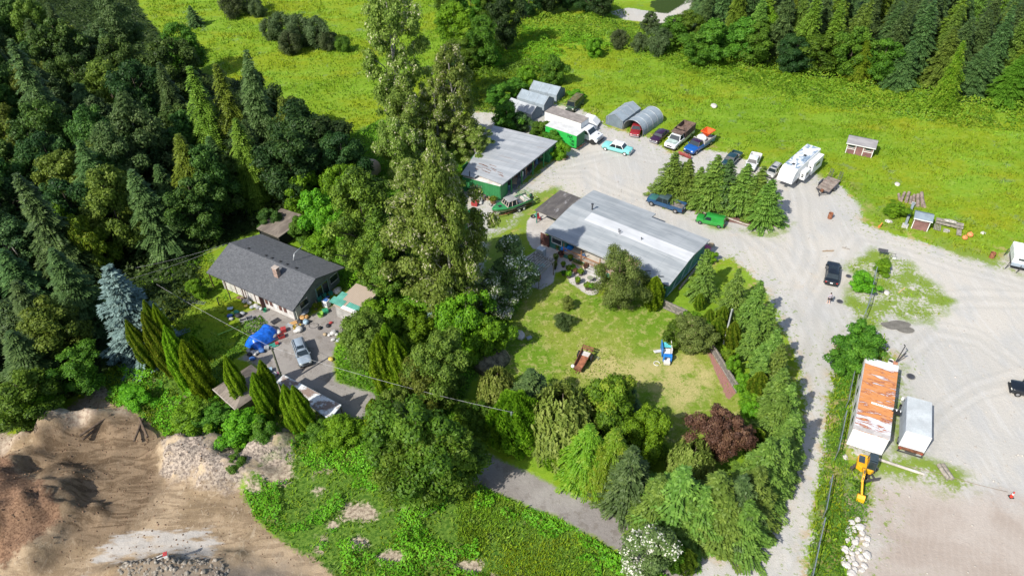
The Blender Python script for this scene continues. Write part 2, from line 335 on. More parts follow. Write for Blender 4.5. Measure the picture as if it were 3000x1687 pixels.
def ground_material():
    t = NT('terrain'); p = t.geo()
    big = t.noise(p, .35, 4, .6); fine = t.noise(p, 2.6, 5, .7); vf = t.noise(p, 11, 3, .7)
    def mask(name, amp=2.4, soft=.35, off=0.0, fa=1.1):
        n = t.math('MULTIPLY_ADD', t.math('SUBTRACT', big, .5), amp * 2, t.attr(name))
        n = t.math('MULTIPLY_ADD', t.math('SUBTRACT', fine, .5), fa * 2, n)
        return t.step(n, off - soft, off + soft)
    mead = meadow_color(t, p)
    # woodland and bank floor
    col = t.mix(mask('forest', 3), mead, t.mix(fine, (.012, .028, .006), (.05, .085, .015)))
    bankc = t.mix(t.step(fine, .35, .65), (.04, .10, .010), (.13, .22, .03))
    bankc = t.mix(t.step(t.noise(p, .28, 4, .6), .60, .68), bankc, (.30, .25, .17))
    col = t.mix(mask('bank', 1.2), col, bankc)
    col = t.mix(mask('bare', 1.2, .3), col, t.mix(t.step(fine, .35, .65), (.20, .15, .11), (.46, .39, .29)))
    # lawn
    lw = t.mix(t.step(t.noise(p, .09, 4, .6), .4, .6), (.13, .235, .015), (.225, .28, .04))
    dry = t.mix(vf, (.40, .35, .13), (.52, .44, .21))
    lw = t.mix(t.math('MULTIPLY', t.step(t.noise(p, .9, 5, .75), .48, .62), .6), lw, dry)
    lw = t.mix(t.math('MULTIPLY', t.math('MULTIPLY', mask('straw', 2.5, 1.0), t.step(t.noise(p, .5, 5, .75), .34, .54)), .9), lw, dry)
    lw = t.mix(t.math('MULTIPLY', t.step(vf, .62, .3), .4), lw, (.05, .10, .008))
    col = t.mix(mask('lawn', 1.6, .6), col, lw)
    # gravel
    gr = t.mix(t.step(t.noise(p, .06, 3, .5), .38, .62), (.425, .41, .378), (.485, .455, .405))
    gr = t.mix(t.math('MULTIPLY', t.step(t.noise(p, .35, 5, .65, 0, (1, .45, 1)), .46, .64), .6), gr, (.39, .39, .38))
    gr = t.mix(t.math('MULTIPLY', t.step(vf, .5, .72), .45), gr, (.27, .265, .255))
    gr = t.mix(t.math('MULTIPLY', t.step(t.noise(p, 24, 2, .6), .55, .8), .35), gr, (.58, .575, .55))
    track = t.noise(p, .9, 4, .6, .6, (1.6, .16, 1))
    gr = t.mix(t.math('MULTIPLY', t.step(track, .50, .66), .28), gr, (.54, .535, .52))
    gr = t.mix(t.math('MULTIPLY', t.step(t.noise(p, 1.3, 3, .6, .9, (1.5, .10, 1)), .60, .70), .14), gr, (.36, .355, .34))
    rt_ = t.step(t.math('MULTIPLY_ADD', t.math('SUBTRACT', fine, .5), .8, t.attr('rut')), .42, .05)
    gr = t.mix(t.math('MULTIPLY', t.math('MULTIPLY', rt_, t.step(big, .35, .6)), .24), gr, (.54, .53, .505)); gr = t.mix(t.math('MULTIPLY', t.math('MULTIPLY', t.step(t.attr('rut'), .3, .6), t.step(t.attr('rut'), 1.1, .7)), .28), gr, (.36, .35, .32))
    gr = t.mix(t.math('MULTIPLY', t.step(t.noise(p, .8, 6, .8), .63, .68), .45), gr, (.30, .28, .25))
    gr = t.mix(t.math('MULTIPLY', t.step(t.noise(p, .17, 4, .6), .63, .70), .35), gr, (.50, .43, .34))
    gm = mask('gravel', 1.3, .35, fa=1.6); gm = t.math('MAXIMUM', gm, mask('track', .6, .3))
    col = t.mix(gm, col, gr)
    ed = t.step(t.math('SUBTRACT', 1.6, t.math('ABSOLUTE', t.math('ADD', t.attr('gravel'), .6))), -.6, 1.2); col = t.mix(t.math('MULTIPLY', t.math('MULTIPLY', ed, t.step(t.noise(p, .45, 4, .7), .50, .60)), .65), col, (.42, .30, .15))
    lot = t.mix(t.step(t.noise(p, .13, 4, .6, .5), .36, .64), (.35, .295, .25), (.42, .37, .325))
    rings = t.n('ShaderNodeTexWave', {'Vector': t.n('ShaderNodeVectorMath', {0: p, 1: (-66, -24, 0)}, operation='ADD').outputs[0], 'Scale': .5, 'Distortion': 5.0, 'Detail': 3}, wave_type='RINGS', rings_direction='Z').outputs['Fac']
    lot = t.mix(t.math('MULTIPLY', t.step(rings, .55, .95), .10), lot, (.50, .44, .39))
    lot = t.mix(t.math('MULTIPLY', t.step(fine, .55, .75), .3), lot, (.36, .28, .23))
    col = t.mix(mask('lot', 5.0, 2.6, fa=1.5), col, lot)
    wd = t.math('MULTIPLY', mask('weed', 2.2, 1.2), t.step(t.math('MULTIPLY_ADD', big, .7, t.math('MULTIPLY', fine, .6)), .52, .68))
    col = t.mix(wd, col, t.mix(fine, (.09, .19, .012), (.25, .30, .06)))
    sp = t.math('MULTIPLY', t.step(t.math('SUBTRACT', 4.2, t.math('ABSOLUTE', t.attr('gravel'))), 0, 2.5), t.step(t.noise(p, 1.6, 5, .75), .56, .63))
    col = t.mix(t.math('MULTIPLY', sp, .8), col, (.17, .24, .03))
    # driveway: worn asphalt
    dr = t.mix(t.step(t.noise(p, .2, 4, .6), .35, .65), (.225, .205, .19), (.29, .27, .25))
    dr = t.mix(t.math('MULTIPLY', t.step(t.noise(p, .7, 5, .7), .52, .62), .5), dr, (.14, .12, .10))
    dr = t.mix(t.math('MULTIPLY', t.step(vf, .5, .8), .4), dr, (.40, .38, .35))
    col = t.mix(mask('drive', .45, .3, fa=.5), col, dr)
    # pit
    bark = t.mix(t.step(t.noise(p, 5, 4, .75), .35, .65), (.11, .062, .038), (.26, .16, .10))
    tan = t.mix(t.step(t.noise(p, .18, 4, .6), .4, .6), (.24, .175, .105), (.36, .27, .175))
    streak = t.noise(p, .5, 5, .65, 1.6, (.5, 2.0, 1))
    tan = t.mix(t.math('MULTIPLY', t.step(streak, .47, .56), .5), tan, (.15, .105, .065))
    tan = t.mix(t.math('MULTIPLY', t.step(t.noise(p, 1.2, 5, .7, 2.5, (1, .5, 1)), .56, .62), .35), tan, (.48, .40, .29))
    soil = t.mix(t.step(streak, .42, .58), (.11, .075, .045), (.21, .15, .095))
    pit = t.mix(mask('soil', 2.5, 1.2), tan, soil)
    pit = t.mix(t.math('MULTIPLY', t.step(vf, .52, .74), .35), pit, (.13, .095, .065)); pit = t.mix(t.math('MULTIPLY', t.step(t.noise(p, 6, 5, .8, 1.5, (1, .35, 1)), .54, .62), .25), pit, (.42, .34, .24))
    pile = mask('bark', 1.0, .4)
    pit = t.mix(pile, pit, bark)
    wh = t.step(t.math('MULTIPLY_ADD', t.math('SUBTRACT', t.noise(p, .5, 5, .65, 0, (.5, 2, 1)), .5), 9.0, t.attr('white')), -.6, .9)
    pit = t.mix(t.math('MULTIPLY', wh, .6), pit, t.mix(fine, (.42, .42, .41), (.56, .56, .55)))
    dk = t.step(t.math('MULTIPLY_ADD', t.math('SUBTRACT', big, .5), 5.0, t.attr('dark')), -1, 2.2)
    pit = t.mix(t.math('MULTIPLY', dk, .75), pit, t.mix(fine, (.10, .085, .075), (.20, .18, .155)))
    ridge = t.step(t.math('MULTIPLY_ADD', t.math('SUBTRACT', big, .5), 4.0, t.attr('ridge')), -.8, .8)
    pit = t.mix(t.math('MULTIPLY', ridge, .85), pit, t.mix(t.step(fine, .35, .65), (.28, .21, .16), (.50, .42, .32)))
    col = t.mix(mask('pit', 1.0, .3), col, pit)
    spo = t.mix(t.step(t.noise(p, 3.5, 5, .75), .38, .62), (.13, .105, .09), (.43, .36, .29))
    spo = t.mix(t.step(t.noise(p, .4, 3), .5, .62), spo, (.46, .36, .24))
    col = t.mix(mask('spoil', 2.6, .9), col, spo)
    # island mulch, red chips, concrete patio
    col = t.mix(mask('isle', .4, .2, fa=.3), col, t.mix(vf, (.10, .055, .045), (.24, .14, .12)))
    col = t.mix(mask('chips', .2, .12, fa=.2), col, t.mix(vf, (.22, .10, .085), (.38, .21, .18)))
    pc = t.mix(t.step(big, .3, .7), (.40, .375, .345), (.52, .49, .455)); pc = t.mix(t.math('MULTIPLY', t.step(fine, .55, .7), .5), pc, (.27, .25, .22))
    col = t.mix(mask('patio', .3, .12, fa=.2), col, pc)
    h = t.math('MULTIPLY_ADD', vf, .5, fine)
    return t.surf(col, .95, 0, t.bump(h, .55, .12), .15)
P_ROAD = poly('D', [(1700,1560),(1738,1449),(1742,1385),(1800,1400),(1900,1375),(1955,1290),(2000,1190),(2030,1000),(1995,880),(1950,770),(2170,820),(2098,880),(2110,900),(2090,960),(2066,1150),(2040,1330),(2015,1460),(2010,1560)])
road_s = sdf(P_ROAD, gx, gy)
nx, ny = len(xs), len(ys)
idx = np.arange(nx * ny).reshape(ny, nx)
Q = np.stack([idx[:-1, :-1], idx[:-1, 1:], idx[1:, 1:], idx[1:, :-1]], -1).reshape(-1, 4)
fc = {k: v[Q].mean(1) for k, v in sd.items()}; fr_ = road_s[Q].mean(1)
reg = np.zeros(len(Q), int)
for k, v in (('forest', 1), ('bank', 2), ('lawn', 3)): reg[fc[k] > 0] = v
reg[fc['gravel'] > 0] = 4; reg[(fc['gravel'] > 0) & (fr_ > 0)] = 5; reg[fc['track'] > 0] = 5
reg[fc['lot'] > 0] = 6; reg[fc['drive'] > 0] = 7; reg[(fc['pit'] > 0)] = 8; reg[fc['spoil'] > 0] = 9; reg[fc['isle'] > 0] = 10
reg[fc['patio'] > 0] = 11; reg[fc['chips'] > 0] = 12
GM = ground_material()
for k, nm in enumerate(['meadow', 'forest_floor', 'overgrown_bank', 'lawn', 'gravel_yard', 'gravel_road', 'dirt_lot', 'driveway', 'dirt_pit', 'spoil_heap', 'mulch_island', 'patio', 'brick_chip_path']):
    F = Q[reg == k]
    if not len(F): continue
    u, inv = np.unique(F, return_inverse=True)
    me = arrmesh(nm, np.stack([gx[u], gy[u], gz[u]], 1), inv.reshape(F.shape), GM, {a: b[u] for a, b in sd.items()}, smooth=True)
    tag(link(nm, me), kind='structure')

# ------------------------------------------------------------------ foliage
def leaf_mat(name, cols, trans=.40, rough=.55, spec=.25, hue=.04, pale=.90):
    """cols: dark, mid, light; 'v' is a per-leaf tone, and each plant differs a little"""
    t = NT(name); v = t.attr('v')
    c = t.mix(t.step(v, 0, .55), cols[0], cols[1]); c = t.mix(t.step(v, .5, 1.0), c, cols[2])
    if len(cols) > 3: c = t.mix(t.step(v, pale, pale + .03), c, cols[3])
    r = t.n('ShaderNodeObjectInfo').outputs['Random']
    c = t.n('ShaderNodeHueSaturation', {'Color': c, 'Hue': t.math('MULTIPLY_ADD', r, hue, .5 - hue / 2), 'Saturation': 1.0, 'Value': t.math('MULTIPLY_ADD', r, .45, .9)}).outputs[0]
    d = t.n('ShaderNodeBsdfPrincipled', {'Base Color': c, 'Roughness': rough, 'Specular IOR Level': spec})
    tr = t.n('ShaderNodeBsdfTranslucent', {'Color': c})
    mx = t.n('ShaderNodeMixShader', {0: trans, 1: d.outputs[0], 2: tr.outputs[0]})
    t.t.links.new(mx.outputs[0], t.out.inputs[0]); return t.m
BARK = M('bark', (.13, .10, .075), .9, var=.4, scale=3, bump=.5)
PALEBARK = M('pale_bark', (.34, .32, .28), .85, var=.35, scale=2, bump=.4)
LM = dict(
  broad=leaf_mat('leaf_broad', [(.03, .085, .008), (.09, .195, .015), (.17, .30, .03)]),
  wood=leaf_mat('leaf_wood', [(.020, .052, .010), (.060, .125, .020), (.13, .22, .038)]),
  bright=leaf_mat('leaf_bright', [(.05, .14, .008), (.14, .31, .012), (.23, .42, .022)]),
  cotton=leaf_mat('leaf_cottonwood', [(.075, .125, .016), (.19, .28, .042), (.34, .41, .10), (.58, .56, .36)], hue=.02, pale=.80),
  grey=leaf_mat('leaf_greygreen', [(.035, .08, .02), (.09, .165, .045), (.175, .26, .09)]),
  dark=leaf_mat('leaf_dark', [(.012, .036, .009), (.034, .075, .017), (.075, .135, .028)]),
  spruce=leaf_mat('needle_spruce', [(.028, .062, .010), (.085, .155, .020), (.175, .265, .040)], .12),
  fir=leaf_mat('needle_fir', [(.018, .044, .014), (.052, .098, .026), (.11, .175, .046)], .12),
  blue=leaf_mat('needle_blue', [(.042, .072, .062), (.105, .165, .15), (.20, .29, .27)], .1, hue=.01),
  cedar=leaf_mat('leaf_cedar', [(.07, .15, .008), (.20, .34, .014), (.31, .45, .028)], .4),
  olive=leaf_mat('leaf_olive', [(.045, .080, .010), (.125, .185, .022), (.22, .285, .045)]),
  feather=leaf_mat('leaf_feather', [(.035, .070, .006), (.105, .17, .014), (.19, .265, .03)], .2),
  haw=leaf_mat('leaf_hawthorn', [(.06, .08, .02), (.14, .19, .038), (.24, .30, .08), (.34, .25, .15)]),
  thicket=leaf_mat('leaf_thicket', [(.04, .06, .02), (.09, .13, .045), (.155, .205, .085)]),
  willow=leaf_mat('leaf_willow', [(0.066, 0.110, 0.017), (0.187, 0.264, 0.044), (0.297, 0.363, 0.088)]),
  plum=leaf_mat('leaf_plum', [(.035, .016, .012), (.095, .042, .030), (.18, .095, .055)], .2),
  gold=leaf_mat('leaf_gold', [(.055, .115, .008), (.145, .255, .014), (.27, .33, .03)]),
  blossom=leaf_mat('leaf_blossom', [(.06, .10, .03), (.14, .22, .06), (.26, .32, .14), (.80, .78, .70)], hue=.01, pale=.72),
)
def leaf_quads(P, N, size, rg, aspect=1.5, spread=.9, v=None, droop=0.0):
    """leaf-sized diamonds at P, facing roughly along N"""
    n = len(P); N = N + rg.normal(0, spread * .5, (n, 3)); N /= np.linalg.norm(N, axis=1)[:, None] + 1e-9
    a = rg.normal(0, 1, (n, 3)); a[:, 2] -= droop
    a -= (a * N).sum(1)[:, None] * N; a /= np.linalg.norm(a, axis=1)[:, None] + 1e-9
    b = np.cross(N, a); s = size * rg.uniform(.6, 1.35, n)[:, None]
    V = np.stack([P - a * s * .5 * aspect, P + b * s * .42 - N * s * .12, P + a * s * .5 * aspect, P - b * s * .42 - N * s * .12], 1)
    if v is None: v = rg.random(n)
    return V.reshape(-1, 3), np.arange(4 * n).reshape(n, 4), np.repeat(v, 4)
def sph(n, rg):
    d = rg.normal(0, 1, (n, 3)); return d / np.linalg.norm(d, axis=1)[:, None]
def prof_round(t): return np.sqrt(np.clip(1 - (2 * t - 1.0) ** 2, 0.02, 1))
def prof_cotton(t): return np.where(t < .35, .55 + t * 1.25, np.clip(1.06 - ((t - .35) / .65) ** 1.7 * .93, .05, 1))
def crown_lobes(h, r, rg, n=30, lr=1.5, leaf=.34, npl=450, base=.2, prof=prof_round, shell=.35, tone=.25):
    """clumps of leaves carried on lobes inside an outline; gaps stay between clumps"""
    Ps, Ns, vs, cs = [], [], [], []
    for k in range(n):
        t = base + (1 - base) * ((k + .5) / n) ** .9; t2 = (t - base) / (1 - base)
        rr = r * float(prof(np.array(t2))) * rg.uniform(.72, 1.15); q = math.sqrt(rg.uniform(.12, 1.0)); a = k * 2.4 + rg.uniform(-.8, .8); rr *= 1 + .26 * math.sin(a * 2 + r * 3 + n + t * 5)
        l = lr * rg.uniform(.65, 1.3) * (1.0 if t < .9 else .7); q = min(q, max(.1, 1 - l * .45 / max(rr, .3)))
        c = np.array([math.cos(a) * rr * q, math.sin(a) * rr * q, t * h - l * .35]); cs.append(c)
        m = int(npl * (l / lr) ** 2); d = sph(m, rg); d[:, 2] = np.where((d[:, 2] < -.35) & (rg.random(m) < .6), -d[:, 2], d[:, 2])
        rad = l * (1 - shell * rg.random(m) ** 1.5) * (1 + .22 * np.sin(d[:, 0] * 5 + k) * np.cos(d[:, 1] * 6 + d[:, 2] * 5 + k))
        Ps.append(c + d * rad[:, None] * np.array([1, 1, .78])); Ns.append(d + np.array([0, 0, .35])); vs.append(np.clip(rg.random(m) * (1 - tone) + tone * rg.random() + .0, 0, 1))
    P = np.concatenate(Ps); N = np.concatenate(Ns); v = np.concatenate(vs)
    return leaf_quads(P, N, leaf, rg, v=v), cs
def trunk_mb(h, r0, cs, rg, lean=(0, 0), limbs=14):
    m = MB(); top = h * .93
    pts = [(lean[0] * t ** 2 + math.sin(t * 5) * r0 * .5, lean[1] * t ** 2, top * t) for t in np.linspace(0, 1, 8)]
    m.tube(pts, [r0 * (1.25 if i == 0 else 1) * (1 - i / 8.2) for i in range(8)], 8)
    for c in cs[::max(1, len(cs) // limbs)]:
        z0 = max(.12 * h, c[2] - max(.6, math.hypot(c[0], c[1]) * .8)); t = z0 / top
        a = np.array([lean[0] * t ** 2 + math.sin(t * 5) * r0 * .5, lean[1] * t ** 2, z0]); mid = (a + c) / 2 + np.array([0, 0, .25])
        rr = r0 * (1 - t * .85) * .5; m.tube([a, mid, c], [rr, rr * .6, rr * .25], 5)
    return m
def crown_spruce(h, r, rg, leaf=.30, whorls=26, per=9, droop=.25, base=.03, powr=.85, up=.25, dens=1.0):
    """whorls of boughs; each bough is a drooping spray of needled twigs"""
    P, A, N, S, vs = [], [], [], [], []
    for wI in range(whorls):
        t = base + (1 - base) * (wI / whorls) ** .92; z = t * h; L0 = r * (1 - t) ** powr * 1.03 + .12
        n = max(4, int(per * (.55 + .6 * (1 - t))))
        for k in range(n):
            a = 2 * math.pi * (k + rg.random() * .8) / n + wI * 1.3; L = L0 * rg.uniform(.6, 1.18) * (1 + .14 * math.sin(a * 3 + wI * .7))
            tone = rg.random(); m = max(3, int(L / leaf * 1.9 * dens)); u = (np.arange(m) + .6) / m
            zz = z + rg.uniform(-.12, .12) * h / whorls * 2 + L * (up * u - (droop + up * .6) * u ** 2 * 1.2)
            ca, sa = math.cos(a), math.sin(a)
            cen = np.stack([ca * L * u, sa * L * u, zz], 1)
            for side in (-1, 0, 1):
                wdt = leaf * 1.1 * (1 - .45 * u) * (abs(side)) * min(1.3, .5 + L / 2)
                off = np.stack([-sa * wdt * side, ca * wdt * side, -.12 * wdt - .02 * rg.random(m)], 1)
                d = np.stack([ca * (1 - .45 * abs(side)) - sa * side * .8, sa * (1 - .45 * abs(side)) + ca * side * .8, np.full(1, -.22)[0] + 0 * ca], 0)
                P.append(cen + off); A.append(np.tile(d, (m, 1)) + rg.normal(0, .22, (m, 3))); N.append(np.tile([ca * .35, sa * .35, 1.0], (m, 1)) + rg.normal(0, .3, (m, 3)))
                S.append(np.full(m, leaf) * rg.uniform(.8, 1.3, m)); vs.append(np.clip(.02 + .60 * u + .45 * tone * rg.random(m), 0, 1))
    P = np.concatenate(P); A = np.concatenate(A); N = np.concatenate(N); S = np.concatenate(S)[:, None]; v = np.concatenate(vs); n = len(P)
    A /= np.linalg.norm(A, axis=1)[:, None]; B = np.cross(N, A); B /= np.linalg.norm(B, axis=1)[:, None]; N = np.cross(A, B)
    V = np.stack([P - A * S * .5, P + B * S * .30 - N * S * .1, P + A * S * .85, P - B * S * .30 - N * S * .1], 1)
    return V.reshape(-1, 3), np.arange(4 * n).reshape(n, 4), np.repeat(v, 4)
def crown_column(h, r, rg, n=9000, leaf=.2):
    """close upright sprays, a flame outline with vertical ridges"""
    t = rg.random(n) ** .85; a = rg.uniform(0, 2 * math.pi, n)
    pr = np.clip(np.minimum(1, .7 + t * 1.3) * (1 - np.clip((t - .5) / .5, 0, 1) ** 2.0), .03, 1)
    rr = r * pr * (1 + .16 * np.sin(a * 7 + t * 9) + .10 * np.sin(a * 3 - t * 14)) * (1 - .25 * rg.random(n) ** 2)
    P = np.stack([np.cos(a) * rr, np.sin(a) * rr, t * h], 1)
    A = np.stack([np.cos(a) * .35, np.sin(a) * .35, np.full(n, 1.0)], 1) + rg.normal(0, .2, (n, 3)); A /= np.linalg.norm(A, axis=1)[:, None]
    N = np.stack([np.cos(a), np.sin(a), np.full(n, .3)], 1) + rg.normal(0, .45, (n, 3)); B = np.cross(N, A); B /= np.linalg.norm(B, axis=1)[:, None]
    S = (leaf * rg.uniform(.7, 1.3, n))[:, None]
    V = np.stack([P - A * S * .5, P + B * S * .36, P + A * S * .9, P - B * S * .36], 1)
    v = np.clip(.5 + .35 * np.sin(a * 7 + t * 9) + rg.normal(0, .25, n), 0, 1)
    return V.reshape(-1, 3), np.arange(4 * n).reshape(n, 4), np.repeat(v, 4)
def crown_weep(h, r, rg, strands=420, leaf=.2):
    """arching limbs with hanging strands"""
    P, N, vs = [], [], []
    for k in range(strands):
        a = rg.uniform(0, 2 * math.pi); q = rg.uniform(.1, 1) ** .6; x, y = math.cos(a) * r * q, math.sin(a) * r * q
        top = h * (1 - .42 * q ** 2.2) * rg.uniform(.85, 1.0); L = h * rg.uniform(.22, .55) * (.5 + .6 * q); m = max(6, int(L / leaf * 1.9))
        u = np.linspace(0, 1, m); sw = .25 * u ** 2
        P.append(np.stack([x + math.cos(a) * sw * r * .3 + rg.normal(0, .06, m), y + math.sin(a) * sw * r * .3 + rg.normal(0, .06, m), top - L * u], 1))
        N.append(np.tile([math.cos(a), math.sin(a), .5], (m, 1))); vs.append(np.clip(rg.random() * .5 + rg.random(m) * .4 + .2 * (1 - u), 0, 1))
    P = np.concatenate(P); keep = P[:, 2] > .1; N = np.concatenate(N)[keep]; v = np.concatenate(vs)[keep]; P = P[keep]
    return leaf_quads(P, N, leaf, rg, 2.1, .8, v, droop=1.6)

PROTO = {}
def proto(kind, var):
    k = (kind, var)
    if k in PROTO: return PROTO[k]
    rg = np.random.default_rng(abs(hash(kind)) % 1 + sum(map(ord, kind)) * 31 + var)
    cs = []
    if kind == 'cotton': h, r = 18, 5.2; (c, cs) = crown_lobes(h, r, rg, 105, 1.12, 0.252, 429, .08, (prof_cotton if var == 0 else (lambda t: .22 + .85 * prof_round(t))), .8, .3); m = 'cotton'; tr = (.42, PALEBARK)
    elif kind == 'broad': h, r = 13, 4.6; (c, cs) = crown_lobes(h, r, rg, 42, 1.46, 0.281, 559, .18, prof_round, .65, .4); m = 'broad'; tr = (.26, BARK)
    elif kind == 'darkb': h, r = 14, 5; (c, cs) = crown_lobes(h, r, rg, 42, 1.63, 0.311, 559, .2, prof_round, .65, .4); m = 'dark'; tr = (.3, BARK)
    elif kind == 'grey': h, r = 15, 4.6; (c, cs) = crown_lobes(h, r, rg, 55, 1.25, 0.237, 520, .12, prof_cotton, .6, .3); m = 'grey'; tr = (.24, PALEBARK)
    elif kind == 'bright': h, r = 6, 3; (c, cs) = crown_lobes(h, r, rg, 32, 0.99, 0.200, 546, .12, prof_round, .35, .3); m = 'bright'; tr = (.14, BARK)
    elif kind == 'olive': h, r = 7, 3.4; (c, cs) = crown_lobes(h, r, rg, 57, 0.86, 0.163, 559, .10, prof_round, .45, .35); m = 'olive'; tr = (.2, BARK)
    elif kind == 'gold': h, r = 6, 3; (c, cs) = crown_lobes(h, r, rg, 32, 0.95, 0.192, 546, .12, prof_round, .35, .6); m = 'gold'; tr = (.14, BARK)
    elif kind == 'haw': h, r = 8, 4; (c, cs) = crown_lobes(h, r, rg, 57, 0.99, 0.126, 728, .16, prof_round, .75, .4); m = 'haw'; tr = (.24, BARK)
    elif kind == 'thicket': h, r = 5, 3; (c, cs) = crown_lobes(h, r, rg, 30, 0.99, 0.148, 494, .12, prof_round, .7, .4); m = 'thicket'; tr = (.12, BARK)
    elif kind == 'plum': h, r = 7.5, 3.4; (c, cs) = crown_lobes(h, r, rg, 55, 0.86, 0.148, 624, .28, prof_round, .55, .5); m = 'plum'; tr = (.2, BARK)
    elif kind == 'blossom': h, r = 9, 3; (c, cs) = crown_lobes(h, r, rg, 42, 0.95, 0.207, 390, .12, prof_cotton, .6, .3); m = 'blossom'; tr = (.16, PALEBARK)
    elif kind == 'round': h, r = 4.6, 2.7; (c, cs) = crown_lobes(h, r, rg, 42, 0.73, 0.126, 806, .10, prof_round, .22, .2); m = 'bright'; tr = (.14, BARK)
    elif kind == 'feather': h, r = 12, 4.2; (c, cs) = crown_lobes(h, r, rg, 112, 0.86, 0.192, 429, .06, prof_cotton, .9, .5); m = 'feather'; tr = (.3, BARK)
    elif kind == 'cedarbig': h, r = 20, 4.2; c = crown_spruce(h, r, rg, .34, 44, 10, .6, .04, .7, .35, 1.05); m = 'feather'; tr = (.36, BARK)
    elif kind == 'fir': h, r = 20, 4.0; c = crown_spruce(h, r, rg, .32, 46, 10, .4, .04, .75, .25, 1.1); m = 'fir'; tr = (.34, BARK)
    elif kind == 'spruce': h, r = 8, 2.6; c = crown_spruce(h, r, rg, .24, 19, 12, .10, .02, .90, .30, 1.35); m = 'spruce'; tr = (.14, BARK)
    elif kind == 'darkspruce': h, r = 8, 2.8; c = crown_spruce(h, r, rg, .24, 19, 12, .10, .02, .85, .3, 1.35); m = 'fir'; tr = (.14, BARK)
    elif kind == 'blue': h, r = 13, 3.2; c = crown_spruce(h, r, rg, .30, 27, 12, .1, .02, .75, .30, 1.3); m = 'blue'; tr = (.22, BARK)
    elif kind == 'deodar': h, r = 8, 3.2; c = crown_spruce(h, r, rg, .24, 24, 12, .4, .02, .62, .45, 1.15); m = 'gold'; tr = (.16, BARK)
    elif kind == 'column': h, r = 6.5, .95; c = crown_column(h, r, rg); m = 'cedar'; tr = (.08, BARK)
    elif kind == 'thuja': h, r = 6, 2.3; c = crown_column(h, r, rg, 14000, .24); m = 'bright'; tr = (.12, BARK)
    elif kind == 'weep': h, r = 6, 2.8; c = crown_weep(h, r, rg); m = 'willow'; tr = (.16, BARK)
    V, Fq, v = c
    if not cs: cs = [np.array([math.cos(a) * r * .35, math.sin(a) * r * .35, h * q]) for a, q in zip(np.arange(10) * 2.4, np.linspace(.25, .8, 10))]
    me = arrmesh('crown', V, Fq, LM[m], {'v': v})
    ob = trunk_mb(h, tr[0], cs, rg).build('trunk', tr[1]); tme = ob.data; bpy.data.objects.remove(ob)
    PROTO[k] = (me, tme, h, r, m); return PROTO[k]
NV = dict(cotton=3, broad=3, darkb=3, fir=3, spruce=3, bright=2, grey=2, column=2, cedarbig=2)
_tn = 0
def tree(kind, xy, h, r, label, group=None, mat=None, name=None, cat=None, z=0.0, rz=None):
    global _tn; _tn += 1
    me, tme, h0, r0, m = proto(kind, _tn % NV.get(kind, 1))
    rg = random.Random(_tn * 7 + 1)
    nm = name or {'spruce': 'spruce_tree', 'fir': 'fir_tree', 'darkspruce': 'spruce_tree', 'blue': 'blue_spruce', 'column': 'columnar_cedar', 'weep': 'weeping_tree', 'plum': 'plum_tree',
                  'cotton': 'cottonwood_tree', 'haw': 'hawthorn_tree', 'thuja': 'cedar_tree', 'cedarbig': 'cedar_tree', 'feather': 'cedar_tree', 'deodar': 'deodar_tree'}.get(kind, 'broadleaf_tree')
    o = thing(nm, label, cat or 'tree', (xy[0], xy[1], z), rg.uniform(0, 6.28) if rz is None else rz, group)
    o.rotation_euler[0] = rg.gauss(0, .03); o.rotation_euler[1] = rg.gauss(0, .03)
    r = r * (1.0 if kind in ('spruce', 'darkspruce', 'column', 'blue', 'thuja', 'deodar', 'weep') else .87)
    o.scale = (r / r0 * rg.uniform(.95, 1.05), r / r0 * rg.uniform(.95, 1.05), h / h0)
    if mat and mat != m:
        key = (me.name, mat)
        if key not in PROTO: m2 = me.copy(); m2.materials[0] = LM[mat]; PROTO[key] = m2
        me = PROTO[key]
    link('crown', me, o); link('trunk', tme, o); return o
def tipped(kind, c, x, y, h, r, label, **k):
    """a tree of height h whose tip is seen at (x, y)"""
    return tree(kind, pt(c, x, y, h), h, r, label, **k)
# ------------------------------------------------------------------ trees one can tell apart
ORD = ['first','second','third','fourth','fifth','sixth','seventh','eighth','ninth','tenth','eleventh','twelfth','thirteenth','fourteenth','fifteenth','sixteenth','seventeenth']
tp = tipped
# tall cottonwoods in the middle
tp('cotton','D',962,-40,25,5.8,'tallest cottonwood, its crown leaving the top edge of the photo beside the meadow')
tp('cotton','D',1130,108,19,4.6,'pale leaved cottonwood whose pointed top stands before the upper meadow')
tp('cotton','D',1010,190,16,4.4,'cottonwood crown just left of the pale pointed one')
tp('cotton','D',1095,215,13,4.0,'middle cottonwood crown right above the workshop corner')
tp('cotton','D',1190,320,7,3.2,'low cottonwood limb hanging over the corner of the workshop roof')
tp('cotton','D',1102,345,27,3.8,'slim tall cottonwood whose top shades the open annex')
tp('olive','D',995,300,11,3.8,'olive toned cottonwood crown on the left flank of the tall group', mat='cotton')
tp('cotton','D',1100,370,9,3.6,'cottonwood crown directly left of the workshop roof')
tp('cotton','D',1020,400,9,3.8,'cottonwood crown above the broad lower cottonwood')
tp('cotton','D',1050,480,17,5.8,'broad lower cottonwood between the dark roofed house and the long building')
tp('cotton','D',1122,378,24,5.0,'tall cottonwood shading the left end of the long building')
tp('feather','D',895,425,17,5.8,'feathery olive cedar overhanging the right end of the dark roofed house')
tp('feather','D',945,520,12,4.2,'smaller feathery tree behind the corrugated lean-to roof')
tp('feather','D',955,610,9,3.2,'low feathery cedar next to the lean-to')
tp('grey','D',985,590,8,2.1,'narrow grey green juniper below the broad cottonwood', mat='fir')
tp('blossom','D',1290,588,10,3.4,'white flecked tree left of the timber pergola')
tp('blossom','D',1245,690,7,2.8,'smaller white flecked tree below the pergola')
tp('grey','D',1150,650,9,3.0,'grey green tree above the bright maple')
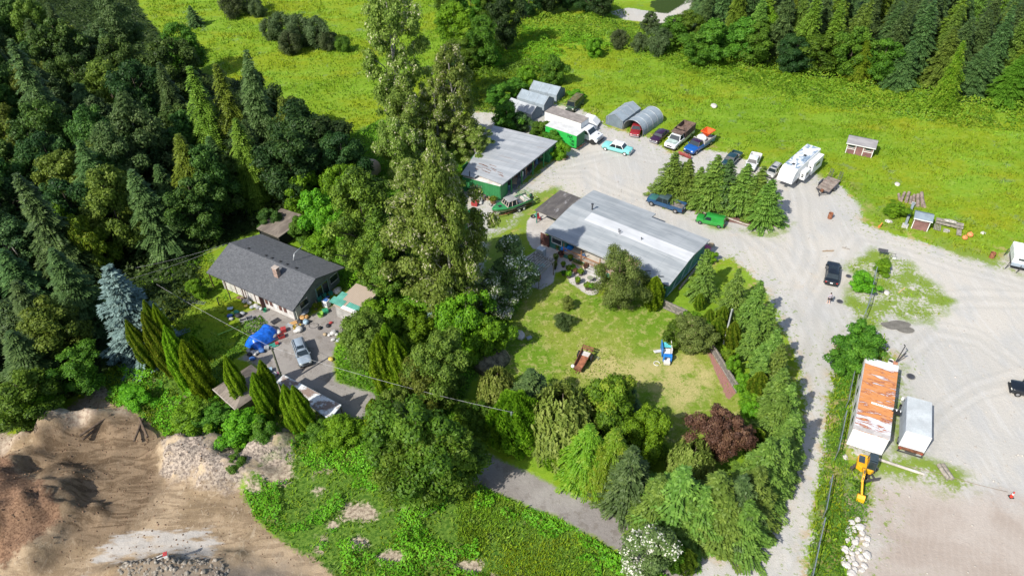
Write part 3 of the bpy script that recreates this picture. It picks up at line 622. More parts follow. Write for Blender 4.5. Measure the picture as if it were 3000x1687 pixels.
tp('broad','D',1110,640,8,3.4,'leafy tree over the pale dead limbs')
tp('bright','D',1170,752,8,3.9,'bright green maple left of the back lawn')
tp('bright','D',1225,800,6,2.8,'bright green bush at the top left corner of the lawn')
tp('blue','D',1105,735,5,2.0,'small blue spruce half buried under the cottonwoods')
tp('bright','D',1000,770,4,2.6,'light green bush above the columnar cedars')
tp('bright','D',935,770,4,2.4,'light green bush beside the grey lean-to wall')
tp('bright','D',1050,800,4,2.6,'light green bush right of the columnar cedar clump')
for x, y, h, r in ((745,440,7,3.4),(790,480,7,3.4),(835,520,7,3.0),(800,590,4,2.6),(850,420,8,3.2)):
    tp('bright','D',x,y,h,r,'bright green shrubby tree on the slope above the dark roofed house',group='bright shrubs above the house')
tp('olive','D',905,805,8,3.9,'rounded olive tree at the right edge of the house driveway')
tp('olive','D',1095,850,9.5,4.2,'rounded olive tree left of the round stone mound')
tp('olive','D',1060,900,8,3.2,'rounded olive tree in front of the columnar cedar clump')
tp('olive','D',985,985,7,2.6,'small olive tree at the mouth of the house driveway')
tp('grey','D',995,1020,6.5,2.2,'grey green shrub tree beside the driveway mouth')
tp('broad','D',1050,1035,12,5.0,'large maple overhanging the lane below the houses')
tp('blossom','D',1645,1335,6,2.9,'white flowering tree at the bottom edge where lane meets road')
tp('column','D',1712,1372,4,.8,'columnar cedar right of the white flowering tree, left of two',mat='broad')
tp('column','D',1735,1385,3.5,.8,'columnar cedar right of the white flowering tree, right of two',mat='broad')
tp('broad','D',1090,1080,10,4.2,'lower half of maple growth beside the lane')
tp('broad','D',990,1110,9,3.8,'leafy tree left of the large maple',mat='broad')
for x, y in ((942,838),(966,822),(990,842)):
    tp('column','D',x,y,9,1.15,'columnar cedar in the clump of three beside the olive trees',group='cedar clump of three')
for (x, y, h, r, m, lab) in ((600,1050,3.2,2.6,'bright','leafy shrub on the bank above the grey spoil heap'),(655,1065,3.0,2.0,'broad','darker shrub right of the one above the spoil heap'),(540,1030,2.6,2.2,'broad','low shrub on the bank below the leaning cedars'),(470,1030,3,2.6,'bright','bright round shrub at the corner of the dirt pit'),
   (850,1060,3.4,2.6,'bright','bright shrub below the end of the flat carport roof'),(790,1065,2.6,1.8,'broad','small shrub at the foot of the right front cedar'),(330,985,2.4,2.2,'bright','bright shrub below the tall blue spruce'),(590,1150,2.0,1.6,'broad','shrub on the grey spoil heap')):
    tp('bright','D',x,y,h,r,lab,mat=m,name='bush',cat='bush')
tp('column','D',932,1000,6.5,1.0,'columnar cedar left of the driveway mouth')
# cedars along the front of the house
for (x, y, h, lab) in ((200,490,8.5,'columnar cedar in front of the brown shed roof'),(495,515,8.5,'columnar cedar standing behind its pair, nearest the blue tarp'),(455,625,8,'front columnar cedar of the pair left of the flat carport roof'),
      (748,762,8,'left columnar cedar before the flat carport roof'),(868,745,8.5,'right columnar cedar before the flat carport roof')):
    tp('column','i',x,y,h-.8,.85,lab,group=None)
for (x, y, h, r) in ((848,855,8.5,.95),(905,855,9.5,1.0),(985,880,9,1.0),(840,975,8,1.0),(950,925,10,1.2),(1060,1030,9.5,1.2)):
    tp('column','r',x,y,h,r*.82,'yellow green columnar cedar in the leaning bunch right of the blue spruce',group='leaning cedars by the blue spruce',mat='gold' if x < 960 else 'cedar')
tp('column','r',1205,1117,8.5,1.2,'columnar cedar standing alone right of the leaning bunch')
tp('column','r',1262,1083,4,.7,'short columnar cedar in the shaded side lawn')
tp('blue','D',262,665,14,3.9,'tall blue spruce on the bank left of the house')
tp('broad','D',668,528,4,1.9,'shrub overhanging the left corner of the brown shed roof',mat='wood')
tp('bright','D',750,545,4,2.2,'bright shrub overhanging the right side of the brown shed roof',mat='broad')
tp('bright','r',1275,712,3,1.4,'lime green bush on the side lawn left of the house')
# lawn side ornamentals
tp('weep','m',235,640,6,2.3,'small weeping tree beside the round stone mound')
tp('darkspruce','m',470,625,7.5,3.4,'broad dark conifer at the left end of the lawn')
tp('thuja','m',365,820,7.5,2.6,'bright cone shaped cedar around the lane lamp pole')
tp('thuja','m',440,900,5.5,2.2,'lower cone shaped cedar right of the lane lamp pole')
tp('thuja','m',310,930,5,2.0,'lower cone shaped cedar left of the lane lamp pole')
for x, y in ((60,870),(120,880),(190,905)):
    tp('bright','m',x,y,4.5,1.7,'bright hedge shrub behind the plank fence by the lane',group='hedge shrubs by the lane',mat='broad')
tp('weep','m',690,780,8.5,3.8,'largest weeping tree at the middle of the lane side planting')
tp('gold','m',1000,735,7.5,3.9,'yellow tinged tree at the lower edge of the lawn')
tp('darkspruce','m',1150,730,5,1.4,'thin dark conifer behind the yellow tinged tree')
tp('round','m',1255,930,6,3.1,'dense round bright green tree at the lower edge of the lawn')
tp('deodar','m',830,1000,8.5,3.0,'bright drooping conifer below the largest weeping tree')
tp('deodar','m',1050,1030,8.5,2.7,'bright drooping conifer left of the round green tree')
tp('deodar','m',930,1180,6,2.4,'low drooping conifer on the lane verge',mat='gold')
tp('column','m',612,1165,3.2,.75,'knee high columnar cedar on the lane verge, left of two')
tp('column','m',672,1165,3.6,.75,'knee high columnar cedar on the lane verge, right of two')
tp('darkspruce','q',530,640,9,3.0,'dark green spruce on the lane verge with a bluish sheen')
tp('weep','q',925,630,6,2.4,'weeping tree left of the purple plum')
tp('plum','q',1100,440,8,3.0,'purple leaved plum tree at the lower right corner of the lawn')
for i, (x, y, h, r, m) in enumerate(((840,740,9.5,3.6,'spruce'),(700,830,7.5,2.8,'spruce'),(1110,800,9,3.3,'spruce'),(1240,830,8.5,3.0,'blue'),(1390,600,10,3.2,'spruce'),(1330,760,8.5,3.0,'spruce'),(1000,900,7.5,3.0,'spruce'),(1150,960,7,3.0,'spruce'),(1280,1000,6.5,2.8,'spruce'),(900,980,6,2.4,'spruce'),(1480,560,9,2.8,'spruce'))):
    tp('spruce','q',x,y,h,r,ORD[i] + ' spruce of the corner planting where lane meets road',group='spruces at the lane corner',mat='fir' if m == 'blue' else m)
for i, (c, x, y, h, r) in enumerate((('b',1500,585,7.5,2.2),('b',1735,728,7,2.2),('b',1885,815,7.5,2.3),('D',1935,762,7.5,2.4),('D',1958,815,7.5,2.4),('D',1972,865,7.5,2.4),('D',1978,925,8,2.6),('D',2000,960,8,2.5),('D',2006,1030,8.5,2.7),
        ('D',1965,985,7,2.6),('D',1990,1075,8,2.6),('D',1968,1120,7.5,2.5),('D',1910,800,6,1.9),('D',1930,890,6,1.9))):
    tp('spruce',c,x,y,h,r*.92,ORD[i] + ' spruce from the teal building in the roadside hedge row',group='spruces along the gravel road')
for (c, x, y, h, r) in (('D',1815,795,3.6,.8),('D',1822,770,3.2,.7),('b',1580,1110,4,.8),('b',1505,1050,3,.6),('b',1425,930,2.6,.55),('b',1700,1150,4,.8),('q',1330,190,5,1.0),('q',1320,540,4,1.0)):
    tp('column',c,x,y,h,r,'small golden cedar tucked into the inner side of the spruce hedge',group='golden cedars inside the hedge',mat='gold')
# house side shrubs along the board fence
for (c, x, y, h, r, m) in (('m',1640,330,2.6,1.4,'bright'),('m',1560,270,2.6,1.4,'bright'),('m',1835,560,2.6,1.2,'bright'),('m',1890,680,2.6,1.3,'bright'),('m',1940,800,2.6,1.4,'bright'),('m',1790,520,2,.8,'gold'),('m',1960,880,2.6,1.5,'bright')):
    tp('bright',c,x,y,h,r,'bright shrub crowding the board fence at the right side of the lawn',group='shrubs along the board fence',mat=m,name='bush',cat='bush')
tp('olive','m',1560,330,4.5,3.0,'crab apple tree with leaning trunk right of the lawn play set',mat='haw')
tp('bright','m',1440,330,3.4,1.8,'leafy shrub left of the crab apple tree',mat='broad')
tp('haw','b',850,640,8.5,4.3,'large hawthorn with bare twigs standing before the long teal building')
tp('column','b',1090,800,5.2,1.1,'columnar cedar at the lawn end of the long teal building')
tp('bright','b',870,640,3.6,1.6,'leafy vine bush at the eave of the long teal building')
tp('grey','b',420,950,2.2,1.1,'pale feathery shrub standing in the upper lawn',mat='willow',name='bush',cat='bush')
tp('thicket','b',390,1090,2,1.6,'grey leaved shrub heap in the upper lawn',mat='grey',name='bush',cat='bush')
tp('bright','b',1510,620,1.6,1.0,'small bush at the right corner of the long teal building',name='bush',cat='bush')
tp('bright','D',2178,818,5,2.7,'large green bush above the rust roofed trailer office',name='bush',cat='bush',mat='broad')
tp('bright','D',2150,868,4,2.6,'lower left half of the green bush above the rust roofed trailer office',name='bush',cat='bush',mat='broad')
tp('broad','e',760,800,2.2,2.0,'green shrub left of the grey concrete post',name='bush',cat='bush',mat='bright')
tp('bright','k',560,330,2.2,2.0,'bush around the far end of the wire fence',name='bush',cat='bush')
tp('bright','k',720,200,1.6,1.5,'bush beside the black sign stand',name='bush',cat='bush')
# shrubs around the sheds and along the top
for (c, x, y, h, r, m, lab) in (('n',560,930,5,3.0,'broad','leafy shrub before the nearest grey shelter'),('n',980,500,6,2.6,'broad','tree behind the three grey shelters'),('n',760,580,4.5,2.4,'bright','bush left behind the three grey shelters'),
      ('n',640,700,3.6,2.4,'broad','bush at the back of the middle grey shelter'),('n',480,760,4,3.0,'broad','bush between cottonwood and shelters'),('n',985,1160,2.8,1.9,'broad','bush beside the green box body'),('n',850,1090,3.0,2.2,'broad','shrub at the top edge of the workshop roof'),
      ('n',680,1010,3.4,2.2,'grey','grey shrub at the back of the workshop'),('a',880,560,3,1.8,'bright','vine bush on the right corner of the workshop'),('n',1180,800,1.8,1.6,'bright','low bramble bush behind the old green van'),
      ('n',1340,340,4,2.2,'bright','lone bush in the upper meadow'),('n',400,420,4.5,2.8,'bright','bush in the upper left of the meadow'),('n',330,150,11,4.2,'broad','rounded tree at the top left of the meadow'),('n',100,20,12,4.6,'bright','bright tree right of the tallest cottonwood'),
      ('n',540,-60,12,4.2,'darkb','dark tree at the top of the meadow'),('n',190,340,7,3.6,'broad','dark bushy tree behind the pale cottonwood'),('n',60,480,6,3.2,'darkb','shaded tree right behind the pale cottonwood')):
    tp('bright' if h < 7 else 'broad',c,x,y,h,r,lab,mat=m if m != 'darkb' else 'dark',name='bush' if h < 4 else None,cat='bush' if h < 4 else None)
tp('bright','r',1480,0,5,1.6,'bright little tree at the wood edge above the house')
for (x, y, h, r) in ((1130,-30,9,3.6),(1180,-40,9,3.8),(1225,-30,8,3.6),(1260,-60,8,3.6),(1330,-40,8,3.8),(1380,-50,8,3.6),(1430,-60,8,3.8),(1490,-50,8,3.8),(1520,-30,7,3.2)):
    tp('broad','D',x,y,h,r,'tree in the belt of trees along the top edge above the meadow',group='belt of trees above the meadow',mat='broad' if x < 1300 else 'dark')
for (x, y, h, r) in ((1560,75,4,2.4),(1610,85,4,2.4),(1660,70,6,3.2),(1700,40,7,3.6),(1740,30,8,4.0),(1690,85,4,2.6),(1760,80,7,3.8),(1800,50,9,4.2),(1640,30,5,2.4)):
    tp('thicket' if y > 60 and x < 1690 else 'broad','D',x,y,h,r,'bushy tree at the left end of the dark woodland by the far track',group='bushy trees by the far track',mat='thicket' if x < 1690 else 'broad')
for (x, y, h, r) in ((700,32,6,3.6),(745,38,7,4.2),(790,45,6.5,4.0),(720,80,5,3.2),(670,45,5,3.0),(815,80,4,2.6)):
    tp('thicket','D',x,y,h,r,'grey brown thicket tree in the far left meadow',group='thicket in the far left meadow')
for (x, y, h, r) in ((572,-20,6,3.4),(610,-30,6,3.4),(640,0,4,2.6)):
    tp('thicket','D',x,y,h,r,'thicket tree at the top edge of the far left meadow',group='thicket at the top edge')
tp('darkspruce','D',478,12,5,2.2,'single dark bush alone in the far left meadow')
tp('thicket','D',860,95,3,2.4,'low shrub right of the far left thicket',name='bush',cat='bush',mat='broad')
# the dense wood on the left: the ones whose crowns can be told apart
FW = [('cedarbig',475,165,22,5.0,'feather','yellow green cedar crown in the left wood, tallest of its kind'),('cedarbig',540,150,22,4.6,'feather','yellow green cedar beside the tallest one in the left wood'),('fir',600,118,24,4.6,'grey','grey green fir at the meadow edge of the left wood'),
  ('cedarbig',430,330,17,4.4,'feather','cedar below the yellow green pair in the left wood'),('cedarbig',590,290,17,4.4,'feather','olive cedar nearer the house in the left wood'),('grey',300,238,20,5.4,'grey','airy grey green crown in the middle of the left wood'),
  ('grey',240,310,18,4.8,'grey','second airy grey green crown, lower left of the first'),('fir',185,360,18,5.0,'grey','broad grey fir low in the left wood'),('fir',340,420,16,4.6,'fir','dark fir behind the blue spruce'),
  ('broad',400,100,15,5.4,'wood','bright lit broadleaf crown at the meadow edge of the left wood'),('broad',440,60,13,4.6,'broad','brightest broadleaf crown jutting into the meadow'),('grey',270,-10,18,5.8,'grey','pale birch crown at the top of the left wood'),
  ('broad',130,50,17,5.4,'wood','leafy crown in the top left corner'),('fir',20,90,24,5.2,'fir','dark fir at the top left corner'),('broad',540,400,11,3.6,'wood','leafy crown at the wood edge above the house'),('broad',470,450,12,4.4,'wood','leafy crown left of the one above the house'),
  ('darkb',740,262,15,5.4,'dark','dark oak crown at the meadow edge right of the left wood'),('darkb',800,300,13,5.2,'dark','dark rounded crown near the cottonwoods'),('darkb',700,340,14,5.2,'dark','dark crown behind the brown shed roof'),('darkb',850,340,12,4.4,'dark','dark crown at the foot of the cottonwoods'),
  ('darkb',640,180,16,4.6,'dark','dark crown between the grey fir and the meadow'),('olive',660,390,9,3.6,'olive','light olive crown left of the brown shed roof'),('bright',185,545,11,3.2,'gold','yellow green crown above the blue spruce'),('bright',130,520,11,2.8,'bright','light crown left of the yellow green one'),
  ('fir',60,430,20,5.0,'fir','dark fir at the left edge, upper'),('fir',130,620,14,4.4,'fir','dark fir left of the blue spruce'),('broad',90,760,11,4.2,'olive','olive pine crown at the left edge'),('fir',30,700,14,4.4,'fir','fir at the left edge beside the olive pine'),
  ('broad',170,890,7,3.0,'broad','leafy tree below the blue spruce, left'),('broad',40,960,8,4.0,'broad','leafy tree at the left edge above the dirt pit'),('broad',80,1000,5,2.6,'bright','bush at the wood edge above the dirt pit')]
for (k, x, y, h, r, m, lab) in FW: tp(k, 'D', x, y, h * .88, r, lab, mat=m)
rg = random.Random(5)
P_FILL = poly('D', [(-250,60),(330,190),(420,290),(520,360),(640,380),(760,420),(870,440),(800,490),(700,520),(600,550),(480,600),(330,650),(190,740),(150,960),(60,1040),(-250,1100)])
x0, y0 = P_FILL.min(0); x1, y1 = P_FILL.max(0); yy = y0; row = 0
while yy < y1:
    xx = x0 + (row % 2) * 3.4
    while xx < x1:
        X, Y = xx + rg.uniform(-1.8, 1.8), yy + rg.uniform(-1.8, 1.8)
        if inside(P_FILL, np.array([X]), np.array([Y]))[0] and X > -75 - (Y - 50) * .35:
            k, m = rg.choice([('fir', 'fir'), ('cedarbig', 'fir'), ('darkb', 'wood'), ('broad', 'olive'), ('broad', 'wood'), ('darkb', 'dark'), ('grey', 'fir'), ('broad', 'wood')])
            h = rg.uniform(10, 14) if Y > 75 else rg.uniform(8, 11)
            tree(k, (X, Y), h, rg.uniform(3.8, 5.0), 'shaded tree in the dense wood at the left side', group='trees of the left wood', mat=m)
        xx += 7.4
    yy += 6.6; row += 1
# woodland along the top right
lo = poly('D', [(1760,115),(1830,148),(1900,175),(2050,203),(2200,214),(2330,233),(2450,252),(2576,276),(2720,304)])
seg = np.diff(lo, axis=0); nrm = np.array([.22, .97])
for rowi in range(7):
    d = 0.0
    tot = np.hypot(seg[:, 0], seg[:, 1]).cumsum()
    while d < tot[-1]:
        i = int(np.searchsorted(tot, d)); t = 1 - (tot[i] - d) / np.hypot(*seg[i]); p = lo[i] + seg[i] * t + nrm * (1.5 + rowi * 4.6) + np.array([rg.uniform(-1, 1), rg.uniform(-1, 1)])
        h = (9 if rowi == 0 else 14) + rg.uniform(-2, 3)
        m = rg.choice(['fir', 'fir', 'fir', 'spruce', 'feather'] if rowi else ['fir', 'broad', 'spruce', 'dark'])
        k = 'broad' if (rowi == 0 and rg.random() < .4) else ('fir' if rg.random() < .75 else 'cedarbig')
        tree(k, p, h, rg.uniform(3.6, 4.8), 'tall dark conifer in the woodland along the top right edge' if k != 'broad' else 'broadleaf tree at the foot of the top right woodland', group='conifers of the top right woodland' if k != 'broad' else 'broadleaf trees below the woodland', mat='broad' if k == 'broad' and m != 'dark' else ('dark' if k == 'broad' else m))
        d += 5.2 + rg.uniform(-.8, 1.2)
tp('broad','o',300,60,10,3.4,'bright broadleaf crown among the top right conifers, left',mat='bright')
tp('cedarbig','o',1200,330,9,3.0,'yellow green young tree at the woodland foot, middle',mat='gold')
tp('cedarbig','o',2080,360,13,3.2,'tall yellow green tree at the woodland foot, right',mat='gold')
# island spruces
for i, (x, y, h, r) in enumerate(((72,452,8.2,2.3),(245,522,7,2.0),(480,482,9,2.5),(632,532,8.2,2.3),(792,562,8.4,2.4),(908,592,8,2.2),(1018,722,7.2,2.3),(190,560,6.5,2.2),(350,590,6.5,2.2),(560,600,7,2.4),(710,650,6.6,2.4),(850,690,6.6,2.3),(420,660,5.6,2.2),(960,760,6,2.0))):
    tp('spruce','c',x,y,h,r*(1.32 if i < 7 else 1.05),ORD[i % 7] + ' spruce from the left in the ' + ('taller back' if i < 7 else 'lower front') + ' row of the yard island',group='spruces of the yard island',mat='fir' if x in (632,) else 'spruce')

# ------------------------------------------------------------------ uncountable growth
def gl_points(P, dens, rg, excl=()):
    a, b = P.min(0); c, d = P.max(0); n = int((c - a) * (d - b) * dens); x = rg.uniform(a, c, n); y = rg.uniform(b, d, n)
    k = inside(P, x, y)
    for e in list(excl) + BARE: k &= ~inside(e, x, y)
    return x[k], y[k]
def undergrowth(name, label, P, dens, leaf, H, mat, excl=(), hs=2.6, seed=1, bare=.0, cat='undergrowth', tilt=.5):
    rg = np.random.default_rng(seed); x, y = gl_points(P, dens, rg, excl)
    if bare:
        k = fbm(x, y, 4.2, 4, 21) < 1 - bare; x, y = x[k], y[k]
    e = np.clip(sdf(P, x, y) / 1.4, 0, 1); hill = np.clip((fbm(x, y, hs, 3, seed) - .28) * 2.0, 0, 1.3)
    z = relief(x, y) + H * e * hill + rg.uniform(-.12, .06, len(x)) * H + .03
    ex = .25; gx_ = (fbm(x + ex, y, hs, 3, seed) - fbm(x - ex, y, hs, 3, seed)) * 2 * H / (2 * ex); gy_ = (fbm(x, y + ex, hs, 3, seed) - fbm(x, y - ex, hs, 3, seed)) * 2 * H / (2 * ex)
    N = np.stack([-gx_, -gy_, np.full(len(x), 1.0)], 1); N /= np.linalg.norm(N, axis=1)[:, None]
    v = np.clip(.28 + .55 * rg.random(len(x)) + (hill - .5) * .25 + (fbm(x, y, 1.1, 2, seed + 3) - .5) * .5, 0, 1)
    V, Fq, vv = leaf_quads(np.stack([x, y, z], 1), N, leaf, rg, 1.4, tilt * 1.6, v)
    me = arrmesh(name, V, Fq, LM[mat], {'v': vv}); return tag(link(name, me), label, cat, kind='stuff')
NOV = [P_DRIVE, P_PIT, P_SPOIL]
undergrowth('bramble', 'bright bramble and creeper covering the bank between the cedars and the dirt pit', P_BANK, 60, .17, 1.2, 'bright', NOV, seed=3, bare=.44)
undergrowth('weeds', 'duller mixed weeds growing through the bramble bank', P_BANK, 40, .14, .9, 'olive', NOV, hs=1.7, seed=4, bare=.50)
HB = poly('z', [(420,560),(700,470),(820,600),(700,700),(560,850),(470,1020),(200,1232),(-60,1300),(250,980),(330,760)])
undergrowth('hedge', 'low weedy hedge between the side lawn and the blue tarpaulin', HB, 60, .2, .8, 'broad', (), hs=1.6, seed=5, cat='hedge')
undergrowth('undergrowth', 'leafy undergrowth filling the ground between the two houses', P_MID, 44, .20, 1.5, 'bright', [P_DRIVE, P_YARD], seed=8)
P_BR = poly('D', [(1560,50),(1640,70),(1760,80),(1900,110),(2050,140),(2200,160),(2330,185),(2576,230),(2800,280),(2800,400),(2576,335),(2400,320),(2200,285),(2050,270),(1900,235),(1750,190),(1640,150),(1500,110),(1300,90),(1240,110),(1170,160),(1150,140),(1220,70),(1400,40)])
undergrowth('bramble', 'wide belt of yellow green bramble along the foot of the top right woodland', P_BR, 20, .28, 1.9, 'gold', (), hs=3.6, seed=12)
tufts_pending = 0
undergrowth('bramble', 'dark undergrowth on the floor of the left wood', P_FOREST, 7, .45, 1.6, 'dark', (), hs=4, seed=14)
P_BR2 = poly('D', [(1150,180),(1250,170),(1330,150),(1420,190),(1430,215),(1340,200),(1260,240),(1300,300),(1240,285),(1180,280),(1160,230)])
undergrowth('bramble', 'bramble patch behind the three grey shelters', P_BR2, 26, .26, 1.5, 'broad', (), hs=2.6, seed=16)
undergrowth('bramble', 'weedy growth along the wire fence beside the gravel road', poly('D', [(2110,1010),(2135,1005),(2125,1120),(2140,1200),(2190,1215),(2180,1300),(2135,1380),(2120,1560),(2045,1560),(2060,1400),(2085,1200),(2098,1080)]), 60, .15, .8, 'broad', (), hs=1.8, seed=18, bare=.2)
undergrowth('bramble', 'lush bramble patches between the top trees and the shelters', poly('D', [(1170,70),(1260,60),(1340,70),(1460,80),(1560,120),(1500,150),(1420,140),(1380,175),(1300,160),(1230,215),(1180,180)]), 22, .28, 1.4, 'bright', (), hs=2.6, seed=26, bare=.38)
P_CR = poly('D', [(2098,890),(2150,860),(2230,880),(2225,905),(2175,900),(2150,980),(2110,1010),(2100,1000),(2110,940)])
undergrowth('creeper', 'creeper at the foot of the big bush by the trailer office', P_CR, 60, .18, .8, 'broad', (), hs=1.8, seed=19)

def tuft_mat(name, colfn):
    t = NT(name); p = t.geo(); c = colfn(t, p); v = t.attr('v')
    c = t.n('ShaderNodeHueSaturation', {'Color': c, 'Hue': t.math('MULTIPLY_ADD', v, .03, .485), 'Saturation': 1.0, 'Value': t.math('MULTIPLY_ADD', v, .7, .9)}).outputs[0]
    d = t.n('ShaderNodeBsdfPrincipled', {'Base Color': c, 'Roughness': .7, 'Specular IOR Level': .15}); tr = t.n('ShaderNodeBsdfTranslucent', {'Color': c})
    t.t.links.new(t.n('ShaderNodeMixShader', {0: .3, 1: d.outputs[0], 2: tr.outputs[0]}).outputs[0], t.out.inputs[0]); return t.m
def tufts(name, label, P, dens, h, wd, mat, excl=(), seed=1, clump=.35):
    rg = np.random.default_rng(seed); x, y = gl_points(P, dens, rg, excl)
    k = rg.random(len(x)) < np.clip((fbm(x, y, 2.2, 3, seed) - clump) * 4 + .3, .12, 1); x, y = x[k], y[k]; n = len(x)
    a = rg.uniform(0, math.pi, n); s = rg.uniform(.6, 1.4, n); hh = h * s * (.6 + .8 * fbm(x, y, 5, 2, seed + 2)); ww = wd * s
    z = relief(x, y) - .03; lx, ly = rg.normal(0, .35, n) * hh, rg.normal(0, .35, n) * hh
    ca, sa = np.cos(a) * ww / 2, np.sin(a) * ww / 2
    V = np.stack([np.stack([x - ca, y - sa, z], 1), np.stack([x + ca, y + sa, z], 1), np.stack([x + lx + ca * .35, y + ly + sa * .35, z + hh], 1), np.stack([x + lx - ca * .5, y + ly - sa * .5, z + hh * .8], 1)], 1).reshape(-1, 3)
    me = arrmesh(name, V, np.arange(4 * n).reshape(n, 4), mat, {'v': np.repeat(rg.random(n), 4)}); return tag(link(name, me), label, 'grass', kind='stuff')
TM = tuft_mat('meadow_grass', meadow_color)
LG = tuft_mat('lawn_grass', lambda t, p: t.mix(t.step(t.noise(p, .09, 4, .6), .4, .6), (.10, .22, .012), (.20, .25, .03)))
NB = [P_FOREST, P_FORESTR, P_BANK, P_MID, P_YARD, P_DRIVE, P_PIT, P_BR, P_LAWN, P_STRIP]
tufts('meadow_grass', 'long meadow grass on the near side of the field around the sheds', poly('D', [(1150,120),(1650,130),(2100,250),(2700,330),(2700,640),(2500,660),(2320,610),(2200,560),(2140,480),(2040,440),(1880,400),(1700,380),(1500,300),(1400,260),(1200,280)]), 11, .36, .14, TM, NB, seed=31)
tufts('meadow_grass', 'long meadow grass on the far field at the upper left', poly('D', [(330,-60),(1500,-60),(1650,120),(1150,120),(1160,300),(900,330),(640,240),(420,130)]), 7, .4, .18, TM, NB, seed=32)
tufts('bank_grass', 'pale grass growing in the gaps of the bramble bank', P_BANK, 22, .4, .10, TM, NOV, seed=30, clump=.3)
tufts('weeds', 'rank green weeds on the bank below the lane', poly('D', [(1150,1260),(1220,1230),(1400,1310),(1560,1400),(1600,1460),(1560,1540),(1150,1540)]), 110, .28, .07, TM, [P_DRIVE], seed=33, clump=.2)
tufts('lawn_grass', 'grass tufts in the back lawn', P_LAWN, 16, .12, .12, LG, (), seed=34, clump=.42)
tufts('verge_grass', 'rough grass on the verge between lane and ornamental trees', poly('D', [(1200,1110),(1290,1150),(1400,1200),(1540,1270),(1620,1310),(1700,1370),(1760,1340),(1500,1130),(1300,1080)]), 30, .22, .12, LG, [P_DRIVE], seed=35)
tufts('verge_grass', 'tall grass strip between the gravel road and the wire fence', P_STRIP, 26, .35, .14, TM, (), seed=36)
tufts('weeds', 'weeds breaking up the gravel beside the turning car park', P_WEED[0], 9, .22, .15, TM, (), seed=37, clump=.5)
tufts('side_lawn_grass', 'shaded grass of the side lawn left of the dark roofed house', poly('D', [(340,640),(520,600),(560,720),(600,800),(640,870),(560,920),(430,900),(360,760)]), 26, .2, .13, LG, (), seed=38)
# small stones scattered over yard, lot and spoil
def stones(name, label, P, dens, s, mat, excl=(), seed=1):
    rg = np.random.default_rng(seed); x, y = gl_points(P, dens, rg, excl); n = len(x)
    if not n: return
    T = np.array([(-.5,-.5,-.2),(.5,-.4,-.2),(.4,.5,-.2),(-.5,.4,-.2),(-.25,-.3,.3),(.3,-.2,.25),(.2,.3,.32),(-.3,.25,.22)]); F6 = np.array([(4,5,6,7),(0,1,5,4),(1,2,6,5),(2,3,7,6),(3,0,4,7)])
    a = rg.uniform(0, 6.28, n); sc = s * rg.uniform(.35, 1, n) ** 2 * 1.6; ca, sa = np.cos(a), np.sin(a)
    j = T[None] * (1 + rg.normal(0, .18, (n, 8, 1))) * sc[:, None, None]
    X = x[:, None] + j[:, :, 0] * ca[:, None] - j[:, :, 1] * sa[:, None]; Y = y[:, None] + j[:, :, 0] * sa[:, None] + j[:, :, 1] * ca[:, None]; Z = (relief(x, y))[:, None] + j[:, :, 2] * 1.1 + .01
    V = np.stack([X, Y, Z], -1).reshape(-1, 3); F = (F6[None] + 8 * np.arange(n)[:, None, None]).reshape(-1, 4)
    return tag(link(name, arrmesh(name, V, F, mat)), label, 'stones', kind='stuff')
STN = M('stone', (.42, .39, .35), .9, var=.3, scale=4); DKS = M('dark_stone', (.20, .17, .14), .9, var=.4, scale=4); CLOD = M('soil_clod', (.19, .12, .075), .95, var=.45, scale=5)
stones('loose_stones', 'loose stones scattered over the gravel yard', P_YARD, .45, .14, STN, (), 41)
stones('rubble', 'broken rubble and roots in the grey spoil heap', P_SPOIL, 5, .12, M('rubble', (.34, .28, .23), .95, var=.5, scale=3), (), 42)
stones('soil_clods', 'clods of soil and bark in the dirt pit', P_PIT, 3, .12, CLOD, (), 43)
stones('rubble', 'rubble ridge at the bottom edge of the dirt pit', poly('D', [(320,1420),(420,1415),(560,1425),(620,1480),(600,1540),(300,1540)]), 16, .28, M('rubble2', (.27, .24, .2), .95, var=.5, scale=3), (), 44)
# ------------------------------------------------------------------ vehicles
GLASS = M('car_glass', (.02, .03, .035), .08, 0, .1, 1, .8); RUB = M('rubber', (.022, .022, .022), .85, var=.3); RIM = M('rim', (.42, .42, .43), .35, .7); CHR = M('chrome', (.62, .62, .64), .22, .9, .1)
BLK = M('black_plastic', (.025, .026, .028), .6); WHT = M('white_paint', (.80, .80, .79), .35, var=.05, spec=.5); RED = M('red_lens', (.42, .02, .015), .25); LAMP = M('lamp_glass', (.72, .72, .68), .15, var=.05)
STEEL = M('dark_steel', (.10, .10, .11), .5, .5); RUST = M('rust', (.20, .085, .045), .85, var=.45, scale=3, dirt=(.09, .05, .035)); WOODG = M('grey_wood', (.30, .27, .23), .9, var=.3, scale=3)
def paint(n, c, dirt=None): return M(n, c, .3, .15, .08, 1, .5, dirt, coat=.5)
def spot(c, rear, front, zr=.5, zf=.5):
    a = pt(c, *rear, zr); b = pt(c, *front, zf); d = b - a
    return (a + b) / 2, math.atan2(d[1], d[0]), float(np.hypot(*d))
def wheel(parent, x, y, r, wd=.24, rim=None, wheel_name='wheel'):
    m = MB(); m.cyl((x, y - wd / 2, r), (x, y + wd / 2, r), r, n=18); wv = m.build(wheel_name, RUB, parent)
    s = 1 if y > 0 else -1; m = MB(); m.cyl((x, y + s * (wd / 2 - .03), r), (x, y + s * (wd / 2 + .012), r), r * .62, r * .55, n=14); m.build('rim', rim or RIM, wv); return wv
